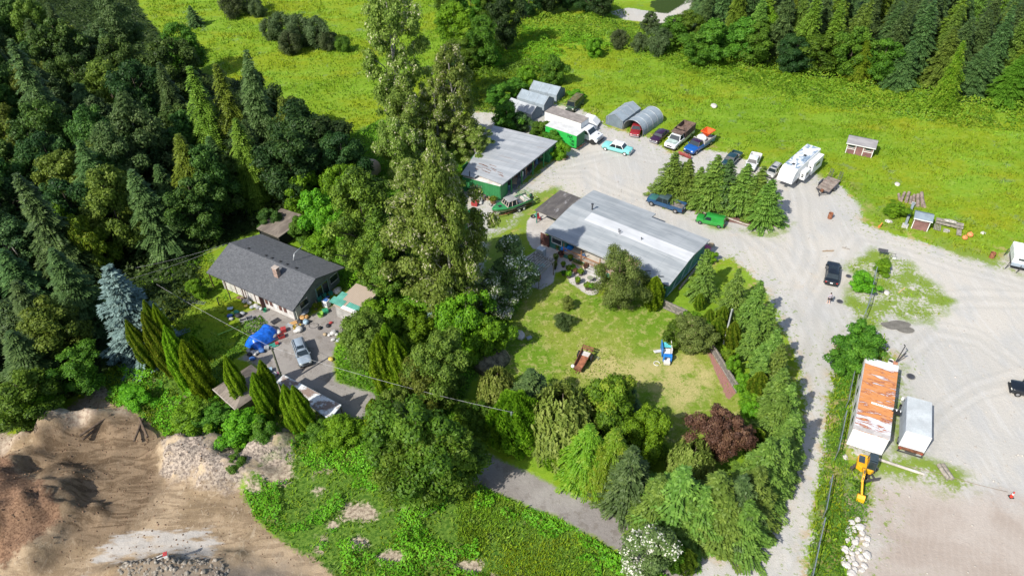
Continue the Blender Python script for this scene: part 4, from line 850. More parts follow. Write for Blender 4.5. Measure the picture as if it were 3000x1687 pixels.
def body_loft(m, st, arches=()):
    """st: (x, half width, bottom, belt, crown)"""
    rings = []
    for (x, hw, zb, zt, cr_) in st:
        h = zt - zb
        half = [(0, zb), (hw * .82, zb), (hw * .97, zb + h * .22), (hw, zb + h * .55), (hw * .965, zt - h * .10), (hw * .86, zt), (hw * .45, zt + cr_)]
        rings.append([(x, -y, z) for y, z in half] + [(x, 0, zt + cr_ * 1.1)] + [(x, y, z) for y, z in reversed(half[1:])])
    m.loft(rings)
def car(name, label, cat, c, rear, front, L, W, H, pm, roofm=None, zr=.5, zf=.5, belt=.62, hood=.27, tail=.14, rake=(.10, .07), bed=None, grp=None, rim=None, plate=True, sunroof=False, wr=.33, clr=.22, fit=True, hoodm=None, round_=.9, rack=False, side_glass=True, bumper=None, roofk=.80, louvre=False):
    (cx, cy), rz, Lp = spot(c, rear, front, zr, zf); s = Lp / L if fit else 1.0; s = min(1.12, max(.88, s))
    o = thing(name, label, cat, (cx, cy, hz(cx, cy)), rz, grp); o.scale = (s, s, s)
    hw, hl = W / 2, L / 2; zt = H * belt; xh = hl - hood * L; xt = -hl + tail * L
    xb = -hl if bed is None else -hl + bed * L
    m = MB(); st = [(hl - .02, hw * .80, clr + .16, zt * .86, .01), (hl - .10, hw * round_, clr + .05, zt * .93, .02), (hl - .38, hw * .98, clr, zt * .965, .035), (xh, hw, clr, zt, .045)]
    if bed is None: st += [(0, hw, clr, zt * 1.01, .0), (xt, hw, clr, zt, .03), (-hl + .28, hw * .97, clr, zt * .97, .03), (-hl + .06, hw * .90, clr + .07, zt * .93, .01), (-hl, hw * .82, clr + .18, zt * .86, .0)]
    else: st += [(xb, hw, clr, zt, 0)]
    body_loft(m, st); m.build('body', pm, o, sharp=38)
    if hoodm:
        m = MB(); m.loft([[(x, -hw * k, z), (x, -hw * .4, z + .055), (x, hw * .4, z + .055), (x, hw * k, z), (x, 0, z - .1)] for x, k, z in ((hl - .30, .80, zt * .968), (xh + .02, .84, zt + .004))]); m.build('hood', hoodm, o)
    # glasshouse
    g0 = xh + .02; g3 = (xt if bed is None else xb + .04); g1 = g0 - rake[0] * L; g2 = g3 + rake[1] * L; hr = H - .06; bw, tw = hw * .90, hw * roofk * .92
    base = [(g0, bw), (g3, bw)]; m = MB()
    V = [(g0, -bw, zt), (g0, bw, zt), (g3, bw, zt), (g3, -bw, zt), (g1, -tw, hr), (g1, tw, hr), (g2, tw, hr), (g2, -tw, hr)]
    m.add(V, [(0, 1, 5, 4), (1, 2, 6, 5), (2, 3, 7, 6), (3, 0, 4, 7), (4, 5, 6, 7)]); m.build('windows', GLASS if side_glass else pm, o)
    m = MB(); m.smooth = False
    n = 5; rings = []
    for i in range(n):
        t = i / (n - 1); x = g1 + .04 + (g2 - g1 - .08) * t; e = .93 if i in (0, n - 1) else 1.0; zz = hr + (.0 if i in (0, n - 1) else .045)
        rings.append([(x, -tw * 1.04 * e, hr - .03), (x, -tw * .95 * e, zz), (x, 0, zz + .02), (x, tw * .95 * e, zz), (x, tw * 1.04 * e, hr - .03)])
    m.loft(rings); m.build('roof', roofm or pm, o, sharp=50)
    m = MB()
    for sy in (-1, 1):
        for a, b in (((g0, bw), (g1, tw)), ((g3, bw), (g2, tw))): m.bar((a[0], sy * a[1], zt), (b[0], sy * b[1], hr), .07)
        xm = (g1 + g2) / 2 + (.1 if bed is None else 0)
        if bed is None or (g1 - g2) > 1.3: m.bar((xm, sy * (bw + .004), zt), (xm, sy * (tw + .004), hr), .07)
        m.bar((g1, sy * tw, hr), (g2, sy * tw, hr), .06); m.build('pillar', roofm or pm, o); m = MB()
    if not side_glass:
        for sy in (-1, 1):
            m = MB(); m.quad((g0 - .2, sy * (bw + .012), zt + .06), (g1 - .8, sy * (bw + .012), zt + .06), (g1 - .8, sy * (tw + .02), hr - .06), (g1 - .08, sy * (tw + .02), hr - .06)); m.build('side_window', GLASS, o)
        m = MB(); m.quad((g0 + .012, -bw * .85, zt + .05), (g0 + .012, bw * .85, zt + .05), (g1 + .02, tw * .85, hr - .04), (g1 + .02, -tw * .85, hr - .04)); m.build('windscreen', GLASS, o)
    if sunroof: m = MB(); m.box(((g1 + g2) / 2 + .25 * (g1 - g2), 0, hr + .055), (.62, tw * 1.35, .03)); m.build('sunroof', GLASS, o, bevel=.01)
    if rack:
        m = MB()
        for sy in (-1, 1): m.bar((g1 - .1, sy * tw * .88, hr + .11), (g2 + .1, sy * tw * .88, hr + .11), .05)
        m.build('roof_rack', BLK, o)
    ax = L * .5 - wr - .42 * (L / 4.6)
    for x in (ax, -ax * (.94 if bed else 1.0)):
        for sy in (-1, 1): wheel(o, x, sy * (hw - .10), wr, .22, rim)
    for sy in (-1, 1):
        m = MB(); m.box((hl - .055, sy * hw * .66, zt * .76), (.12, hw * .30, .15), rz=sy * .22); m.build('headlight', LAMP, o, bevel=.02)
        m = MB(); m.box((-hl + .035, sy * hw * .76, zt * .78), (.10, hw * .24, .16)); m.build('taillight', RED, o, bevel=.02)
        m = MB(); m.box((g0 - .12, sy * (bw + .12), zt + .10), (.10, .20, .13)); m.build('mirror', pm, o, bevel=.02)
    for xe in (hl - .02, -hl + .02): m = MB(); m.box((xe, 0, clr + .14), (.14, W * .91, .17)); m.build('bumper', bumper or BLK, o, bevel=.04)
    m = MB(); m.box((hl + .008, 0, zt * .70), (.05, hw * .8, .16)); m.build('grille', BLK if not louvre else CHR, o)
    if plate: m = MB(); m.box((-hl - .045, 0, zt * .72), (.03, .34, .15)); m.build('number_plate', WHT, o)
    if bed is not None:
        zbed = zt + .02; m = MB(); x0, x1 = -hl + .02, xb - .02; t = .10
        for sy in (-1, 1): m.box(((x0 + x1) / 2, sy * (hw - t / 2), (clr + .12 + zbed) / 2), (x1 - x0, t, zbed - clr - .12))
        m.box((x1 - .04, 0, (clr + zbed) / 2), (.08, W - .2, zbed - clr)); m.build('bed_side', pm, o, bevel=.015)
        m = MB(); m.box((x0 + .04, 0, (clr + .2 + zbed) / 2 + .04), (.08, W - .22, zbed - clr - .2)); m.build('tailgate', pm, o, bevel=.015)
        m = MB(); m.box(((x0 + x1) / 2, 0, clr + .30), (x1 - x0 - .18, W - .24, .08)); m.build('bed_floor', BEDF, o)
    return o
BEDF = M('bed_floor', (.20, .185, .17), .8, var=.35, scale=2, dirt=(.32, .29, .26))
P_BLACK = paint('paint_black', (.012, .016, .022)); P_SILV = paint('paint_silver_blue', (.30, .36, .42)); P_BLUE = paint('paint_navy', (.02, .075, .17)); P_TEAL = paint('paint_dull_green', (.05, .17, .15)); P_GREEN = paint('paint_bright_green', (.03, .30, .045))
P_TURQ = paint('paint_turquoise', (.24, .66, .62)); P_WHITE = paint('paint_white', (.78, .79, .80)); P_RED = paint('paint_dark_red', (.30, .025, .035)); P_PLUM = paint('paint_deep_plum', (.045, .012, .045)); P_ROYAL = paint('paint_royal_blue', (.012, .11, .42))
P_DTEAL = paint('paint_dark_teal', (.015, .055, .07)); P_GREY = paint('paint_silver', (.46, .46, .44)); P_OLD = M('paint_old_green', (.035, .09, .05), .55, .1, .3, 2, dirt=(.16, .09, .05)); P_CHALK = M('chalky_teal', (.40, .50, .46), .6, 0, .25, 2)
car('car', 'black sedan driving along the gravel road ahead of the pedestrian', 'car', 'A', (310,850), (385,262), 4.6, 1.8, 1.42, P_BLACK, zr=.35, zf=.65, sunroof=True, tail=.13, rake=(.11, .12))
car('car', 'silver blue station wagon parked on the house driveway', 'car', 'i', (872,300), (955,538), 4.9, 1.85, 1.62, P_SILV, zr=1.1, zf=.35, tail=.03, rake=(.12, .05), sunroof=True, rack=True)
car('pickup_truck', 'old navy and dull green pickup parked by the spruce island', 'pickup truck', 'b', (1303,290), (1032,205), 5.3, 1.85, 1.65, P_BLUE, roofm=M('roof_teal_dark', (.05, .085, .09), .5), hoodm=P_TEAL, zr=.6, zf=.6, bed=.40, hood=.25, rake=(.07, .02), belt=.60, wr=.36, clr=.30, bumper=STEEL)
car('panel_van', 'bright green retro panel van parked beside the long building', 'van', 'b', (1608,398), (1397,350), 4.5, 1.78, 1.66, P_GREEN, zr=.6, zf=.6, belt=.60, hood=.25, tail=.02, rake=(.10, .03), side_glass=False, rim=M('grey_rim', (.2, .2, .21), .5, .4))
car('classic_car', 'turquoise fifties sedan with a white roof on the open gravel', 'car', 'v', (2315,1245), (1612,1060), 5.0, 1.9, 1.52, P_TURQ, roofm=WHT, zr=.5, zf=.5, belt=.62, hood=.28, tail=.22, rake=(.08, .09), bumper=CHR, rim=WHT, louvre=True)
car('classic_car', 'dark red vintage car under the round canvas shelter', 'car', 'v', (2480,560), (2405,790), 4.8, 1.8, 1.5, P_RED, zr=.6, zf=.5, hood=.30, tail=.2, bumper=CHR, louvre=True, fit=False)
car('classic_car', 'deep plum vintage car with chrome grille beside the round shelter', 'car', 'w', (880,290), (520,640), 4.9, 1.85, 1.45, P_PLUM, zr=.7, zf=.4, hood=.30, tail=.2, rake=(.07, .08), bumper=CHR, louvre=True)
DB = M('rusty_brown_box', (.15, .10, .08), .85, var=.4, scale=2, dirt=(.24, .17, .13))
o = car('pickup_truck', 'white pickup with chalky hood carrying a rusty brown dump box', 'pickup truck', 'w', (1560,230), (935,845), 6.6, 2.0, 1.85, P_WHITE, zr=1.0, zf=.45, hood=.23, bed=.55, rake=(.06, .02), hoodm=P_CHALK, wr=.38, clr=.32)
m = MB(); x0, x1 = -3.25, .15
for sy in (-1, 1): m.box(((x0 + x1) / 2, sy * 1.02, 1.62), (x1 - x0, .06, .95))
m.box((x0, 0, 1.62), (.06, 2.0, .95)); m.box((x1, 0, 1.62), (.06, 2.0, .95)); m.box((x1 - 1.0, 0, 1.9), (.05, 2.0, .40)); m.box(((x0 + x1) / 2, 0, 1.3), (x1 - x0, 2.0, .06))
m.box(((x0 + x1) / 2, 0, 1.1), (x1 - x0 + .1, 2.15, .10)); m.build('dump_box', DB, o)
m = MB(); m.box((.75, 0, 2.06), (1.1, 1.9, .06)); m.box((.25, 0, 1.95), (.06, 1.9, .3)); m.build('cab_shield', DB, o)
o = car('pickup_truck', 'royal blue pickup with snow plough, white tank and orange hopper', 'pickup truck', 'w', (2120,480), (1500,930), 6.2, 2.0, 1.85, P_ROYAL, roofm=P_PLUM, zr=.9, zf=.6, hood=.24, bed=.54, rake=(.06, .02), wr=.40, clr=.36)
m = MB(); m.box((-1.5, 0, 1.12), (3.3, 2.2, .12)); 
for sy in (-1, 1): m.box((-1.5, sy * 1.08, 1.3), (3.3, .06, .3))
m.box((.12, 0, 1.45), (.08, 2.1, .65)); m.build('flat_deck', M('deck_grey', (.42, .42, .40), .6), o)
m = MB(); m.ball((-.62, 0, 1.62), (.62, .82, .52), 16, 10); m.build('tank', WHT, o)
m = MB(); OR = M('orange_paint', (.72, .10, .02), .5, var=.15)
for (a, b_) in (((-3.1, -.75), (-1.4, -.75)), ((-3.1, .75), (-1.4, .75)), ((-3.1, -.75), (-3.1, .75)), ((-1.4, -.75), (-1.4, .75))):
    ka = .72; p = [(a[0], a[1], 2.2), (b_[0], b_[1], 2.2), (-2.25 + (b_[0] + 2.25) * .55, b_[1] * .35, 1.45), (-2.25 + (a[0] + 2.25) * .55, a[1] * .35, 1.45)]; m.quad(*p)
m.quad((-2.72, -.26, 1.46), (-1.78, -.26, 1.46), (-1.78, .26, 1.46), (-2.72, .26, 1.46))
for sy in (-1, 1): m.bar((-3.15, sy * .78, 2.22), (-1.35, sy * .78, 2.22), .10)
m.bar((-3.15, -.78, 2.22), (-3.15, .78, 2.22), .10); m.bar((-1.35, -.78, 2.22), (-1.35, .78, 2.22), .10); m.build('hopper', OR, o)
m = MB()
for k in range(6):
    a0, a1 = -1.0 + k * .38, -1.0 + (k + 1) * .38; m.quad((3.75 + .28 * math.cos(a0), -1.2, .35 + .34 * math.sin(a0)), (3.75 + .28 * math.cos(a0), 1.2, .35 + .34 * math.sin(a0)), (3.75 + .28 * math.cos(a1), 1.2, .35 + .34 * math.sin(a1)), (3.75 + .28 * math.cos(a1), -1.2, .35 + .34 * math.sin(a1)))
m.bar((3.1, -.4, .5), (3.9, -.3, .4), .08); m.bar((3.1, .4, .5), (3.9, .3, .4), .08); m.build('plough_blade', M('plough_red', (.26, .045, .04), .6, var=.3, dirt=(.12, .07, .05)), o)
car('pickup_truck', 'dark teal pickup with open black bed behind the spruce island', 'pickup truck', 'x', (425,300), (170,590), 5.6, 1.95, 1.8, P_DTEAL, zr=.9, zf=.5, bed=.36, hood=.25, rake=(.08, .02), wr=.37, clr=.3)
car('pickup_truck', 'white pickup with open grey bed between teal pickup and silver van', 'pickup truck', 'x', (800,330), (640,670), 5.4, 1.9, 1.7, P_WHITE, zr=.9, zf=.4, bed=.36, hood=.25, rake=(.08, .02), clr=.28, wr=.35)
car('car', 'small silver off road wagon beside the fifth wheel camper', 'car', 'x', (1225,560), (1035,800), 4.1, 1.7, 1.7, P_GREY, zr=.9, zf=.4, belt=.57, tail=.02, hood=.23, rake=(.06, .05), sunroof=True, rack=True)
car('van', 'old dull green van with rusted roof parked by the shelters', 'van', 'n', (1195,865), (1135,960), 4.6, 1.9, 1.95, P_OLD, roofm=M('roof_rusted', (.12, .13, .06), .8, var=.4, scale=1.5, dirt=(.28, .10, .05)), zr=1.4, zf=.5, belt=.52, hood=.10, tail=.02, rake=(.05, .02), fit=False)
car('car', 'black car cut off by the right edge of the photo', 'car', 'E', (3100,1300), (960,800), 4.5, 1.8, 1.6, P_BLACK, zr=.5, zf=.6, tail=.04, rake=(.10, .05), sunroof=True, fit=False)

# white cab of the box truck, its body and the green box body beside it
RW = M('roof_brown_grey', (.27, .24, .22), .85, var=.2, scale=1.2, dirt=(.20, .18, .16)); BOXW = M('box_white', (.74, .745, .74), .5, var=.06); BOXG = M('box_green', (.03, .42, .07), .5, var=.1, dirt=(.03, .30, .06)); BOXD = M('box_dull_green', (.035, .15, .06), .65, var=.2); RLG = M('roof_light_grey', (.56, .56, .55), .7, var=.1)
def frame(c, A, B, z=0):
    a = pt(c, *A, z); b = pt(c, *B, z); d = b - a
    return a, math.atan2(d[1], d[0]), float(np.hypot(*d))
# big white box with brown roof (rear left to front right)
a, rz, L = frame('v', (135, 235), (1010, 520), 3.4)
o = thing('box_truck', 'white box truck with brown grey roof behind the green box body', 'truck', (a[0], a[1], 0), rz)
L = 7.6; Wd = 2.5; dep = 2.5
m = MB(); m.box((L / 2, dep / 2, 2.2), (L, dep, 2.36)); m.build('cargo_box', BOXW, o, bevel=.02)
m = MB(); m.box((L / 2, dep / 2, 3.40), (L + .04, dep + .04, .05)); m.build('roof', RW, o)
m = MB(); m.box((L / 2, dep / 2, .85), (L, 1.2, .3)); m.box((L + 1.0, dep / 2, .75), (2.0, 1.0, .25)); m.build('chassis', STEEL, o)
for x in (1.3, 2.3):
    for sy in (.15, dep - .15): wheel(o, x, sy, .48, .28)
m = MB(); m.prism([(L + .15, .6), (L + .15, 2.35), (L + 1.15, 2.35), (L + 1.75, 1.6), (L + 3.1, 1.35), (L + 3.25, .6)], .15, dep - .15); m.build('cab', P_WHITE, o, bevel=.05)
m = MB(); m.quad((L + 1.24, .32, 2.26), (L + 1.24, dep - .32, 2.26), (L + 1.78, dep - .25, 1.62), (L + 1.78, .25, 1.62)); m.build('windscreen', GLASS, o)
for sy in (.14, dep - .14): m = MB(); m.quad((L + .5, sy, 1.55), (L + 1.5, sy, 1.55), (L + 1.1, sy, 2.2), (L + .5, sy, 2.2)); m.build('side_window', GLASS, o)
for sy in (.22, dep - .22): wheel(o, L + 2.35, sy, .50, .3, rim=M('tan_rim', (.40, .33, .24), .6))
m = MB(); m.box((L + 3.24, dep / 2, 1.0), (.06, 1.4, .45)); m.build('grille', M('grille_grey', (.35, .37, .4), .4, .4), o)
m = MB(); m.box((L + 3.3, dep / 2, .6), (.15, 2.2, .2)); m.build('bumper', BLK, o)
for sy in (.45, dep - .45): m = MB(); m.box((L + 3.22, sy, 1.0), (.08, .25, .2)); m.build('headlight', LAMP, o)
m = MB(); m.box((L + 2.4, dep * .72, 1.46), (.5, .35, .03)); m.build('hood_scoop', BLK, o)
# green box body nearer the camera
a, rz, L = frame('v', (640, 780), (840, 830), 2.7)
ag, rzg = pt('v', 840, 1170, .45), rz
g = thing('green_box_body', 'green truck body with white roof and black lettering beside the workshop', 'truck body', (a[0], a[1], 0), math.atan2(*(pt('v',1010,520,3.4) - pt('v',135,235,3.4))[::-1]))
Lg = 6.4; ex = -3.6
m = MB(); m.box((ex + Lg / 2 - .4, 1.25, 1.75), (Lg, 2.5, 2.3)); m.build('body', BOXG, g)
m = MB(); m.box((ex + Lg / 2 - .4, 1.25, 2.93), (Lg + .04, 2.54, .06)); m.build('roof', RLG, g)
m = MB(); m.box((ex + Lg - .385, 1.25, 1.75), (.05, 2.42, 2.2)); m.build('rear_door', BOXD, g)
m = MB(); m.bar((ex + Lg - .2, .1, .55), (ex + Lg - .1, 2.4, .55), .10); m.bar((ex + Lg - .4, .1, .62), (ex + Lg - .15, .1, .5), .1); m.box((ex + Lg / 2 - .4, 1.25, .52), (Lg, 1.1, .16)); m.build('bumper_frame', RUST, g)
for x in (ex + .5, ex + 4.3):
    for sy in (.2, 2.3): wheel(g, x, sy, .42, .26)
# the black letters that show past the vine:  a slanting stroke pair and block marks in two rows
m = MB(); y = -.012; X1 = ex + Lg - .4
def stroke(x0, z0, x1, z1, wd=.13): m.bar((x0, y, z0), (x1, y, z1), .02, wd) if abs(x1 - x0) > abs(z1 - z0) else m.add([(x0 - wd / 2, y, z0), (x0 + wd / 2, y, z0), (x1 + wd / 2, y, z1), (x1 - wd / 2, y, z1)], [(0, 1, 2, 3)])
for k in range(2): stroke(X1 - 1.75 + k * .42, 2.1, X1 - 1.75 + k * .42, 2.65)
stroke(X1 - 1.6, 2.6, X1 - 1.4, 2.15); stroke(X1 - 1.25, 2.05, X1 - 1.0, 2.62); stroke(X1 - .92, 2.62, X1 - .88, 2.05)
for r_, zz in ((0, 1.62), (1, .98)):
    stroke(X1 - 1.3, zz + .22, X1 - .5, zz + .22, .11); stroke(X1 - .78, zz - .14, X1 - .78, zz + .25); stroke(X1 - .52, zz - .14, X1 - .52, zz + .25); stroke(X1 - 1.05, zz - .05, X1 - .5, zz - .05, .1)
m.build('lettering', M('letter_green_black', (.008, .06, .02), .5), g)
# tilted white cap lying behind the cab
a = pt('v', 1300, 520, .5); o = thing('moulded_topper', 'white moulded truck cap standing behind the white cab', 'truck part', (a[0], a[1], 0), rzg + .1)
m = MB(); m.prism([(-1.3, 0), (1.5, 0), (1.5, .7), (.5, 1.6), (-1.1, 1.7), (-1.3, 1.2)], -1.0, 1.0); m.build('cap_shell', BOXW, o, bevel=.08)
m = MB(); m.quad((1.51, -.8, .15), (1.51, .8, .15), (1.51, .8, .6), (1.51, -.8, .6)); m.build('cap_opening', BLK, o)

# white box truck on the lot, seen from its rear
a, rz, L = frame('l', (605, 648), (745, 690), .75)
o = thing('box_truck', 'white box truck parked beside the rust roofed trailer office', 'truck', (a[0] - .25, a[1], 0), R(-24.8)); o.scale = (1, 1, 1)
BW, BL, BH = 2.42, 5.1, 2.35
m = MB(); m.box((BW / 2, BL / 2, .95 + BH / 2), (BW, BL, BH)); m.build('cargo_box', M('box_pale_grey', (.46, .50, .54), .5, var=.1, dirt=(.40, .44, .48)), o, bevel=.03)
m = MB(); m.box((BW / 2, BL / 2, .96 + BH), (BW - .1, BL - .1, .05)); m.build('roof', M('roof_translucent_grey', (.48, .51, .52), .6, var=.12, scale=.8, dirt=(.42, .46, .47)), o)
m = MB(); m.box((BW / 2, -.02, .98 + BH / 2), (BW - .2, .05, BH - .22)); m.build('roller_door', WHT, o)
m = MB(); m.box((BW / 2, -.02, 1.0 + BH - .06), (BW, .07, .12)); m.box((.05, -.02, .98 + BH / 2), (.1, .07, BH)); m.box((BW - .05, -.02, .98 + BH / 2), (.1, .07, BH)); m.build('door_frame', BOXW, o)
m = MB(); m.box((BW / 2, -.12, .86), (BW, .26, .16)); m.build('rear_sill', RUST, o)
m = MB(); m.box((BW / 2, -.28, .48), (BW, .10, .10)); m.bar((.1, -.2, .85), (.1, -.28, .5), .08); m.bar((BW - .1, -.2, .85), (BW - .1, -.28, .5), .08); m.box((BW / 2, 3.0, .7), (1.0, 6.5, .22)); m.build('chassis', STEEL, o)
m = MB(); m.prism([(BL + .1, .5), (BL + .1, 2.1), (BL + .9, 2.1), (BL + 1.4, 1.5), (BL + 1.75, 1.3), (BL + 1.8, .5)], .22, BW - .22, axis='x'); m.build('cab', P_WHITE, o, bevel=.05)
m = MB(); m.quad((.4, BL + .98, 2.02), (BW - .4, BL + .98, 2.02), (BW - .35, BL + 1.44, 1.5), (.35, BL + 1.44, 1.5)); m.build('windscreen', GLASS, o)
for sx in (.215, BW - .215): m = MB(); m.quad((sx, BL + .25, 1.45), (sx, BL + 1.1, 1.45), (sx, BL + .85, 1.95), (sx, BL + .25, 1.95)); m.build('side_window', GLASS, o)
for sx in (.02, BW - .02): m = MB(); m.box((sx, BL + 1.15, 1.6), (.25, .08, .4)); m.build('mirror', WHT, o)
for x in (.2, BW - .2):
    for yv in (1.2, BL + .9):
        m = MB(); m.cyl((x - .13, yv, .42), (x + .13, yv, .42), .42, n=16); wv = m.build('wheel', RUB, o)
        s_ = -1 if x < 1 else 1; m = MB(); m.cyl((x + s_ * .12, yv, .42), (x + s_ * .145, yv, .42), .24, n=12); m.build('rim', RIM, wv)
for x in (.2, BW - .2): m = MB(); m.box((x, -.26, .88), (.2, .04, .1)); m.build('taillight', RED, o)

# fifth wheel camper
a, rz, L = frame('x', (1320, 545), (1740, 180), 3.5)
o = thing('camper_trailer', 'long white fifth wheel camper with blue grey weathered roof', 'camper', (a[0], a[1], 0), rz)
L = 8.3; W5 = 2.45
m = MB(); m.prism([(-1.25, 1.3), (-1.15, 2.2), (-.75, 2.95), (0, 3.4), (L, 3.4), (L, .75), (1.9, .75), (1.6, 1.3)], -W5, 0); m.build('body', M('camper_white', (.80, .80, .79), .4, var=.05), o, bevel=.07)
t = NT('camper_roof'); ob = t.obj(); f = t.step(t.noise(ob, .8, 5, .6, .5, (1, 1.6, 1)), .46, .56); f2 = t.step(t.noise(ob, 5, 4, .7), .35, .7)
RC = t.surf(t.mix(f, (.70, .72, .74), t.mix(f2, (.12, .19, .28), (.32, .40, .48))), .6)
m = MB(); m.box((L / 2 + .1, -W5 / 2, 3.425), (L - .15, W5 - .16, .045)); m.build('roof', RC, o)
m = MB(); m.box((1.0, -W5 / 2, 3.5), (.4, .4, .1)); m.box((4.6, -W5 / 2 - .2, 3.5), (.4, .4, .1)); m.build('roof_vent', BLK, o)
for (x0, x1, z0, z1) in ((4.1, 7.9, .8, 2.9), (1.4, 3.1, 1.1, 2.5)):
    m = MB(); m.box(((x0 + x1) / 2, -W5 - .42, (z0 + z1) / 2), (x1 - x0, .86, z1 - z0)); so = m.build('slide_out', M('camper_white', (.8, .8, .79)), o, bevel=.04)
    m = MB(); m.box(((x0 + x1) / 2, -W5 - .858, z0 + (z1 - z0) * .6), ((x1 - x0) * .4, .02, .45)); m.build('window', GLASS, so)
    m = MB(); m.box((x0 - .01, -W5 - .45, z0 + (z1 - z0) * .62), (.02, .35, .22)); m.box((x0 - .01, -W5 - .45, z0 + (z1 - z0) * .40), (.02, .35, .22)); m.build('window', GLASS, so)
m = MB(); m.box((-1.1, -W5 / 2, 1.15), (.5, .5, .3)); m.bar((1.7, -.2, 1.2), (1.7, -.2, .02), .1); m.bar((1.7, -W5 + .2, 1.2), (1.7, -W5 + .2, .02), .1); m.build('landing_leg', STEEL, o)
for x in (5.0, 5.9):
    for y in (-.2, -W5 + .2): wheel(o, x, y, .36, .24)
m = MB(); m.box((-1.17, -W5 / 2, 1.75), (.03, .5, .1), ry=.1); m.build('nose_decal', M('decal_grey', (.5, .5, .52), .5), o)

# flat bed trailer with ramps
a, rz, L = frame('x', (2230, 1110), (2400, 850), .6)
o = thing('flatbed_trailer', 'flat deck trailer with wooden boards and raised ramps', 'trailer', (a[0], a[1], 0), R(47.8))
PL = M('deck_boards', (.30, .25, .21), .9, var=.3, scale=1.5, dirt=(.22, .13, .10))
m = MB()
for k in range(9): m.box((2.15, .12 + k * .222, .62), (4.3, .205, .06))
m.build('deck', PL, o)
m = MB()
for y in (-.02, 2.02): m.box((2.15, y, .55), (4.4, .08, .16))
m.box((-.04, 1.0, .55), (.08, 2.1, .16)); m.box((4.34, 1.0, .55), (.08, 2.1, .16)); m.bar((0, .1, .5), (-1.2, 1, .5), .09); m.bar((0, 1.9, .5), (-1.2, 1, .5), .09); m.bar((-1.2, 1, .5), (-1.5, 1, .5), .12); m.bar((-1.1, 1, 0), (-1.1, 1, .8), .06); m.build('chassis', STEEL, o)
for y in (.25, 1.75):
    m = MB()
    for sy in (-.22, .22): m.bar((4.35, y + sy, .6), (4.75, y + sy, 1.9), .06)
    for k in range(6): m.bar((4.38 + k * .07, y - .22, .75 + k * .22), (4.38 + k * .07, y + .22, .75 + k * .22), .05)
    m.build('ramp', STEEL, o)
for y in (-.2, 2.2):
    for x in (1.7, 2.5): wheel(o, x, y, .33, .2)
    m = MB(); m.box((2.1, y, .73), (1.7, .26, .05)); m.build('mudguard', STEEL, o)
m = MB(); m.box((-.3, 1.0, .66), (.5, .4, .3)); m.build('toolbox', RUST, o)

# boat on its trailer
(cx, cy), rz, Lp = spot('t', (1960, 545), (1060, 900), 1.1, 1.1)
o = thing('boat', 'green aluminium cabin boat on a tandem trailer beside the workshop', 'boat', (cx, cy, 0), rz)
BG = M('boat_green', (.04, .27, .09), .4, .1, .1, spec=.5); BH_ = M('boat_hull_grey', (.30, .32, .29), .4, .4); BRF = M('boat_roof_grey', (.30, .30, .29), .6)
hl = 3.4; m = MB(); rings = []
for x, hw, zk, zg in ((-hl, 1.0, .72, 1.35), (-1.5, 1.12, .66, 1.38), (.4, 1.14, .66, 1.42), (1.8, .95, .74, 1.50), (2.8, .5, .95, 1.58), (3.35, .06, 1.28, 1.63)):
    rings.append([(x, 0, zk - .12), (x, hw * .78, zk + .12), (x, hw, zg), (x, hw * .86, zg), (x, hw * .7, zk + .22), (x, 0, zk + .15), (x, -hw * .7, zk + .22), (x, -hw * .86, zg), (x, -hw, zg), (x, -hw * .78, zk + .12)])
m.loft(rings); m.build('hull', BH_, o, sharp=30)
m = MB()
for s in (-1, 1):
    pts = [(-hl, 1.0, 1.36), (-1.5, 1.12, 1.39), (.4, 1.14, 1.43), (1.8, .95, 1.51), (2.8, .5, 1.59), (3.38, .02, 1.65)]; m.tube([(x, s * y, z) for x, y, z in pts], .08, 6)
    for (x0, y0, z0), (x1, y1, z1) in zip(pts[:-1], pts[1:]): m.quad((x0, s * (y0 + .015), z0), (x1, s * (y1 + .015), z1), (x1, s * y1 * .93, z1 - .25), (x0, s * y0 * .95, z0 - .25))
m.loft([[(x, -hw, z), (x, 0, z + .09), (x, hw, z), (x, 0, z - .05)] for x, hw, z in ((1.0, 1.0, 1.46), (1.8, .9, 1.52), (2.7, .5, 1.6), (3.3, .05, 1.65))]); m.build('deck', BG, o)
m = MB(); m.box((2.0, 0, 1.63), (.5, .5, .04)); m.build('hatch', BLK, o)
m = MB(); m.add([(1.15, -.85, 1.45), (1.15, .85, 1.45), (-.5, .9, 1.42), (-.5, -.9, 1.42), (.75, -.68, 2.2), (.75, .68, 2.2), (-.45, .7, 2.2), (-.45, -.7, 2.2)], [(0, 1, 5, 4), (1, 2, 6, 5), (2, 3, 7, 6), (3, 0, 4, 7)]); m.build('cabin_glass', GLASS, o)
m = MB()
for (p, q) in (((1.16, .86, 1.45), (.76, .69, 2.2)), ((-.5, .91, 1.42), (-.46, .71, 2.2)), ((.35, .89, 1.44), (.2, .71, 2.2))):
    for s in (-1, 1): m.bar((p[0], s * p[1], p[2]), (q[0], s * q[1], q[2]), .08)
m.bar((1.17, .3, 1.45), (.77, .25, 2.2), .07); m.bar((1.17, -.3, 1.45), (.77, -.25, 2.2), .07); m.box((1.14, 0, 1.5), (.1, 1.7, .12)); m.build('cabin_frame', M('salmon_trim', (.52, .42, .36), .5), o)
m = MB(); m.box((.1, 0, 2.25), (1.6, 1.62, .07), taper=(.95, .95)); m.build('cabin_roof', BRF, o, bevel=.03)
m = MB(); m.box((-1.3, .35, 1.15), (.5, .5, .5)); m.box((-1.3, -.4, 1.15), (.5, .5, .5)); m.box((-2.6, 0, 1.2), (.9, 1.5, .3)); m.build('seat', M('seat_white', (.6, .55, .5), .6), o)
m = MB()
